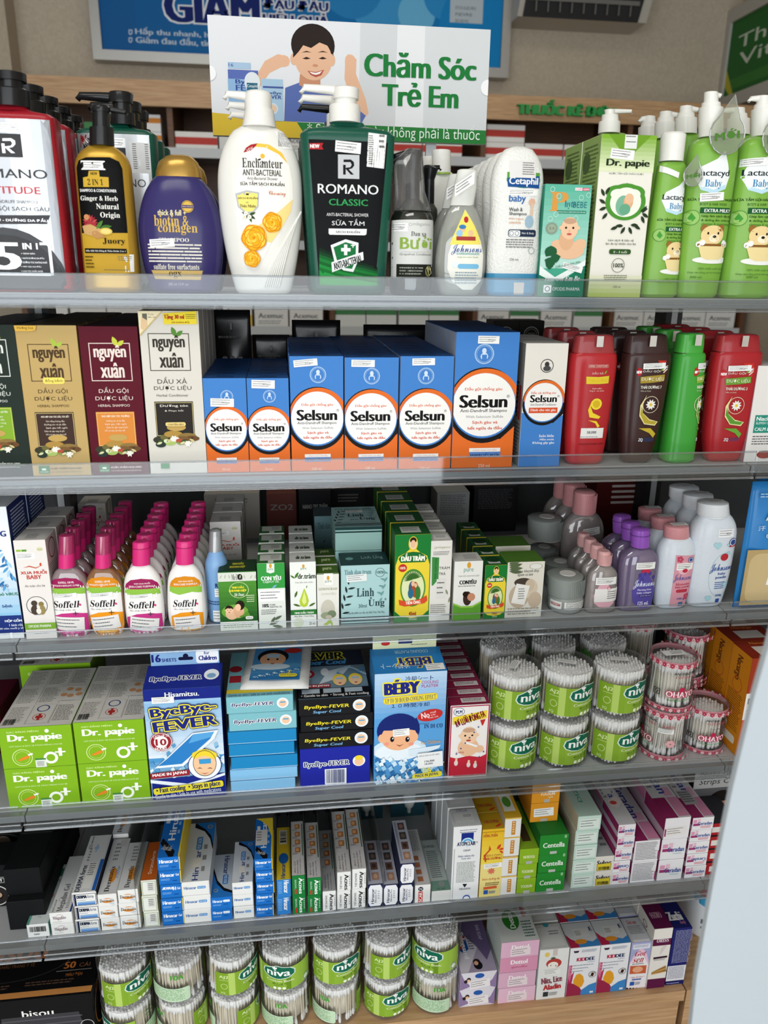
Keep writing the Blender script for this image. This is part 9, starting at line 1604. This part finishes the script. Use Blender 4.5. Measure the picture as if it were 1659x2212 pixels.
kid6(((257, 605), (600, 562), (537, 1112), (195, 1157)), H4, 'white shampoo carton with an orange blob in the second column')
b = up6(H4, (610, 577), (850, 547), (775, 1082), (547, 1107), .05, ('a9aed4', 'b0b4d0', 'c4c6cc')); f = b.f; f.bg('a4aad2'); f.A.poly([(.02, 1), (.02, .42), (.15, .3), (.3, .2), (.5, .12), (.75, .2), (.9, .35), (.98, .45), (.98, 1)], 'e6c4d8'); f.A.poly([(.02, 1), (.02, .46), (.3, .3), (.6, .26), (.98, .5), (.98, 1)], 'eeeaee'); f.RR(625, 585, 825, 640, 'dfe0ea', .1); f.LN(640, 598, 810, 625, 2, '7a80b0'); f.T(serif('Got'), 650, 665, 778, 725, 'b8384c', it=.3); f.T(serif('sen'), 630, 750, 748, 800, 'b8384c', it=.3); f.LN(615, 810, 770, 828, 1, '555'); f.P([(592, 842), (785, 830), (775, 920), (585, 935)], 'c9623c'); f.E(680, 880, 60, 'e6a884', 34); f.T('* Sẹo lồi lõm *', 592, 955, 760, 978, 'b8383c', it=.2); f.R(615, 985, 722, 1000, '5a6aae'); f.R(592, 1020, 642, 1062, '2a5ab0'); f.LN(648, 1022, 712, 1055, 3, '3a4a7a'); [f.E(560+36*i, 1100, 14, '2a2a30', 14) for i in range(7)]; t = b.top((0, 0), (1, 0), (1, 1), (0, 1)); t.A.T('Gót sen', .25, .12, .7, .28, 'b8484c', b=.02); t.A.LN(.15, .35, .85, .7, 6, '777'); t.A.R(.1, .9, .9, 1, 'e4e4ea'); b.put('lilac foot gel carton', n=2, gap=.004)
b = up6(H4, (872, 412), (1095, 397), (985, 1087), (785, 1097), .055, ('e6e2dc', 'd4d0ca', '5c1a44')); f = b.f; f.bg('e8e4de'); f.A.R(0, .17, 1, .28, '5c1a44'); f.T(serif('ORISS'), 898, 530, 1040, 572, 'f0e6ea'); f.A.R(0, .84, 1, 1, '5c1a44'); f.P([(930, 720), (950, 640), (1000, 605), (1015, 620), (960, 700), (920, 730)], 'd9cfd0'); f.R(860, 740, 1020, 762, '3a1c30', rot=-3); f.LN(862, 768, 1000, 790, 2, '777'); [f.R(840, 880+8*i, 1010, 890+8*i, ('b98a4c', '8a5f2c', 'd0a868')[i % 3], rot=-28+4*i) for i in range(6)]; t = b.top((0, 0), (1, 0), (1, 1), (0, 1)); t.A.R(0, 0, 1, 1, '5c1a44'); t.A.T(serif('ORISS'), .15, .4, .75, .62, 'cfa8bc', rot=180); s = b.left((0, 0), (1, 0), (1, 1), (0, 1)); s.A.T('ORISS', .3, .1, .6, .4, '6a5a5c', rot=90); b.put('cream and plum wax carton', n=2, gap=.004)
b = up6(H4, (1102, 407), (1320, 387), (1205, 1042), (992, 1062), .055, ('1d2160', '171a4c', '1d2160')); f = b.f; f.bg('20246a'); f.LN(1100, 425, 1305, 800, 26, 'b9bcd8', rag=.1, dens=1.4, th=.3); f.A.R(0, .66, 1, .93, 'dfe0e6'); f.LN(1030, 845, 1215, 985, 9, '6a6c8a', rag=.05); f.A.R(0, .93, 1, 1, '1d2160'); f.LN(1010, 1030, 1180, 1045, 1, 'b9bcd8'); t = b.top((0, 0), (1, 0), (1, 1), (0, 1)); t.A.T('Zuchi', .05, .4, .75, .72, 'f2f2f4', b=.07); t.A.T('Family', .5, .74, .8, .9, 'd98aa8', it=.2); b.put('navy hair removal carton', n=2, gap=.004)
# plastic pack at the end
p = onZ(*pp(H4, 1330, 640), Z6); w, h, d = .11, .13, .12
sec = [(0, w/2*.9, d/2*.9, 3.5), (.01, w/2, d/2, 3.5), (h*.5, w/2*1.05, d/2*1.03, 3.2), (h*.85, w/2*.98, d/2*.97, 3), (h, w/2*.7, d/2*.7, 2.6), (h+.006, w/2*.3, d/2*.3, 2)]
A = Art(1); A.R(0, 0, 1, .3, '9a2a44'); A.poly([(0, .3), (1, .3), (1, .45), (.5, .6), (0, .42)], '3f9ac4'); A.T('romi', .1, .66, .6, .78, '2a3a4c', b=.06); A.T('Diaper', .1, .83, .5, .89, '4a5a6c', it=.2); A.T('20', .3, .92, .5, .99, '2a3a4c', b=.06)
Xp = p.x+w/2+.004; body = [('pack_film', MB().loft(sec, 28).mesh('pack_film', plastic('dfe3e6', .3), True), [('pack_print', A.build('pack_print', curved(sec, -w/2*.95, w/2*.95, .012, h*.98, 0), fine=(.1, .08)))])]
thing('diaper_pack', body, (Xp, p.y+d/2+.01, Z6+.0006), 'white blue and red plastic pack at the far end of the base', 'pack')
# cotton bud tubs, seven columns of two
ybt = -.0385
def col6(ctx, xl, xr, ym): Yf = ybt; return (onY(*pp(ctx, xr, ym), Yf+.036).x-onY(*pp(ctx, xl, ym), Yf+.036).x)/2, onY(*pp(ctx, (xl+xr)/2, ym), Yf+.036).x
R6, X6 = col6(G2, 700, 1003, 1150)
H6 = .0735
cols6 = ((G1, 800, 1100, (35, -75)), (G1, 1145, 1080, (165, 112)), (G2, 195, 1150, (42, 88)), (G2, 528, 1120, (-28, 150)), (G2, 848, 1120, (12, 128)), (G2, 1170, 1080, (32, 8)), (G2, 1488, 1060, (-48, 160)))
xs = [onY(*pp(c, x, y), ybt+R6).x for c, x, y, _ in cols6]; pitch = (xs[-1]-xs[0])/6; Rr = min(R6, pitch/2-.0012); xs = [xs[0]+pitch*i for i in range(7)]
NTH = ['first', 'second', 'third', 'fourth', 'fifth', 'sixth', 'seventh']
for i, ((c, x, y, (ra, rb)), X) in enumerate(zip(cols6, xs)):
    tub_put(Rr, H6, X, ybt+Rr+.003, Z6+.0006+H6+.0006, ra, 'upper tub on the oak base, %s column from the black carton' % NTH[i], messy=.004, st=(None, None, 100, 85, 5, -50, 95)[i])
    tub_put(Rr, H6, X+.0006, ybt+Rr, Z6+.0005, rb, 'lower tub on the oak base, %s column from the black carton' % NTH[i], messy=.004)
# black face mask cartons
def mask_carton():
    z1 = onZ(*pp(G1, 580, 1185), Z6).z; Y = -.03
    tl, tr = onY(*pp(G1, -60, 1255), Y), onY(*pp(G1, 580, 1210), Y); zt = (tl.z+tr.z)/2; x1 = min(tr.x, xs[0]-Rr-.003); w = .2; d = .11; h = zt-Z6-.0005
    A = Art(w/h); A.R(0, 0, 1, 1, '151517'); A.T('bisou', .5, .2, .72, .32, 'e9e9e6', b=.03); A.poly([(.35, .3), (.9, .3), (.95, .9), (.32, .9)], '3c3c40'); [A.R(.35, .36+.1*i, .92, .38+.1*i, '55555a') for i in range(6)]; A.ring(.3, .55, .1, .06, 'b9b9b6'); A.ring(.95, .55, .05, .1, 'b9b9b6'); A.T('BISOU', .0, .35, .18, .5, 'c9783c', b=.06); A.R(.26, 0, .33, .25, '101012')
    T_ = Art(w/d); T_.R(0, 0, 1, 1, '121214'); T_.R(0, .88, 1, .97, 'c98a4c'); T_.T('bisou', .12, .06, .58, .36, 'c9703a', b=.05); T_.T('KHẨU TRANG Y TẾ', .26, .4, .52, .48, '8a5a38'); T_.T('50', .75, .46, .83, .57, 'd9803c', b=.05); T_.T('CÁI', .86, .48, .94, .56, '9a6a48'); T_.R(.7, .6, .96, .61, '9a9a98'); T_.T('MÀU ĐEN', .78, .64, .9, .7, 'c9783c'); T_.ring(.3, .3, .5, .015, '4a4a4c', rv=.42); T_.LN(.08, .76, .4, .84, 2, '6a5040'); T_.LN(.5, .74, .86, .82, 2, '6a5040'); T_.R(.2, .86, .3, 1, '101012'); T_.T('nosiq', .22, .87, .28, .99, 'b9703c', rot=90)
    S_ = Art(d/h); S_.ring(.5, .5, .4, .05, 'c9783c'); S_.LN(.2, .1, .8, .3, 3, '6a5040')
    P = [('carton_body', cartonmesh(w, d, h, ('151517', '101012', '121214'))), ('front_print', A.build('front_print', front(w, h))), ('top_print', T_.build('top_print', topf(w, d, h))), ('side_print', S_.build('side_print', rightf(d, h, w)))]
    thing('mask_carton', P, (x1-w/2, Y, Z6+.0005), 'black and orange face mask carton in front on the oak base', 'box')
    thing('mask_carton', P[:1]+P[2:3], (x1-w/2-.004, Y+d+.004, Z6+.0005), 'black and orange face mask carton behind the front one', 'box')
mask_carton()
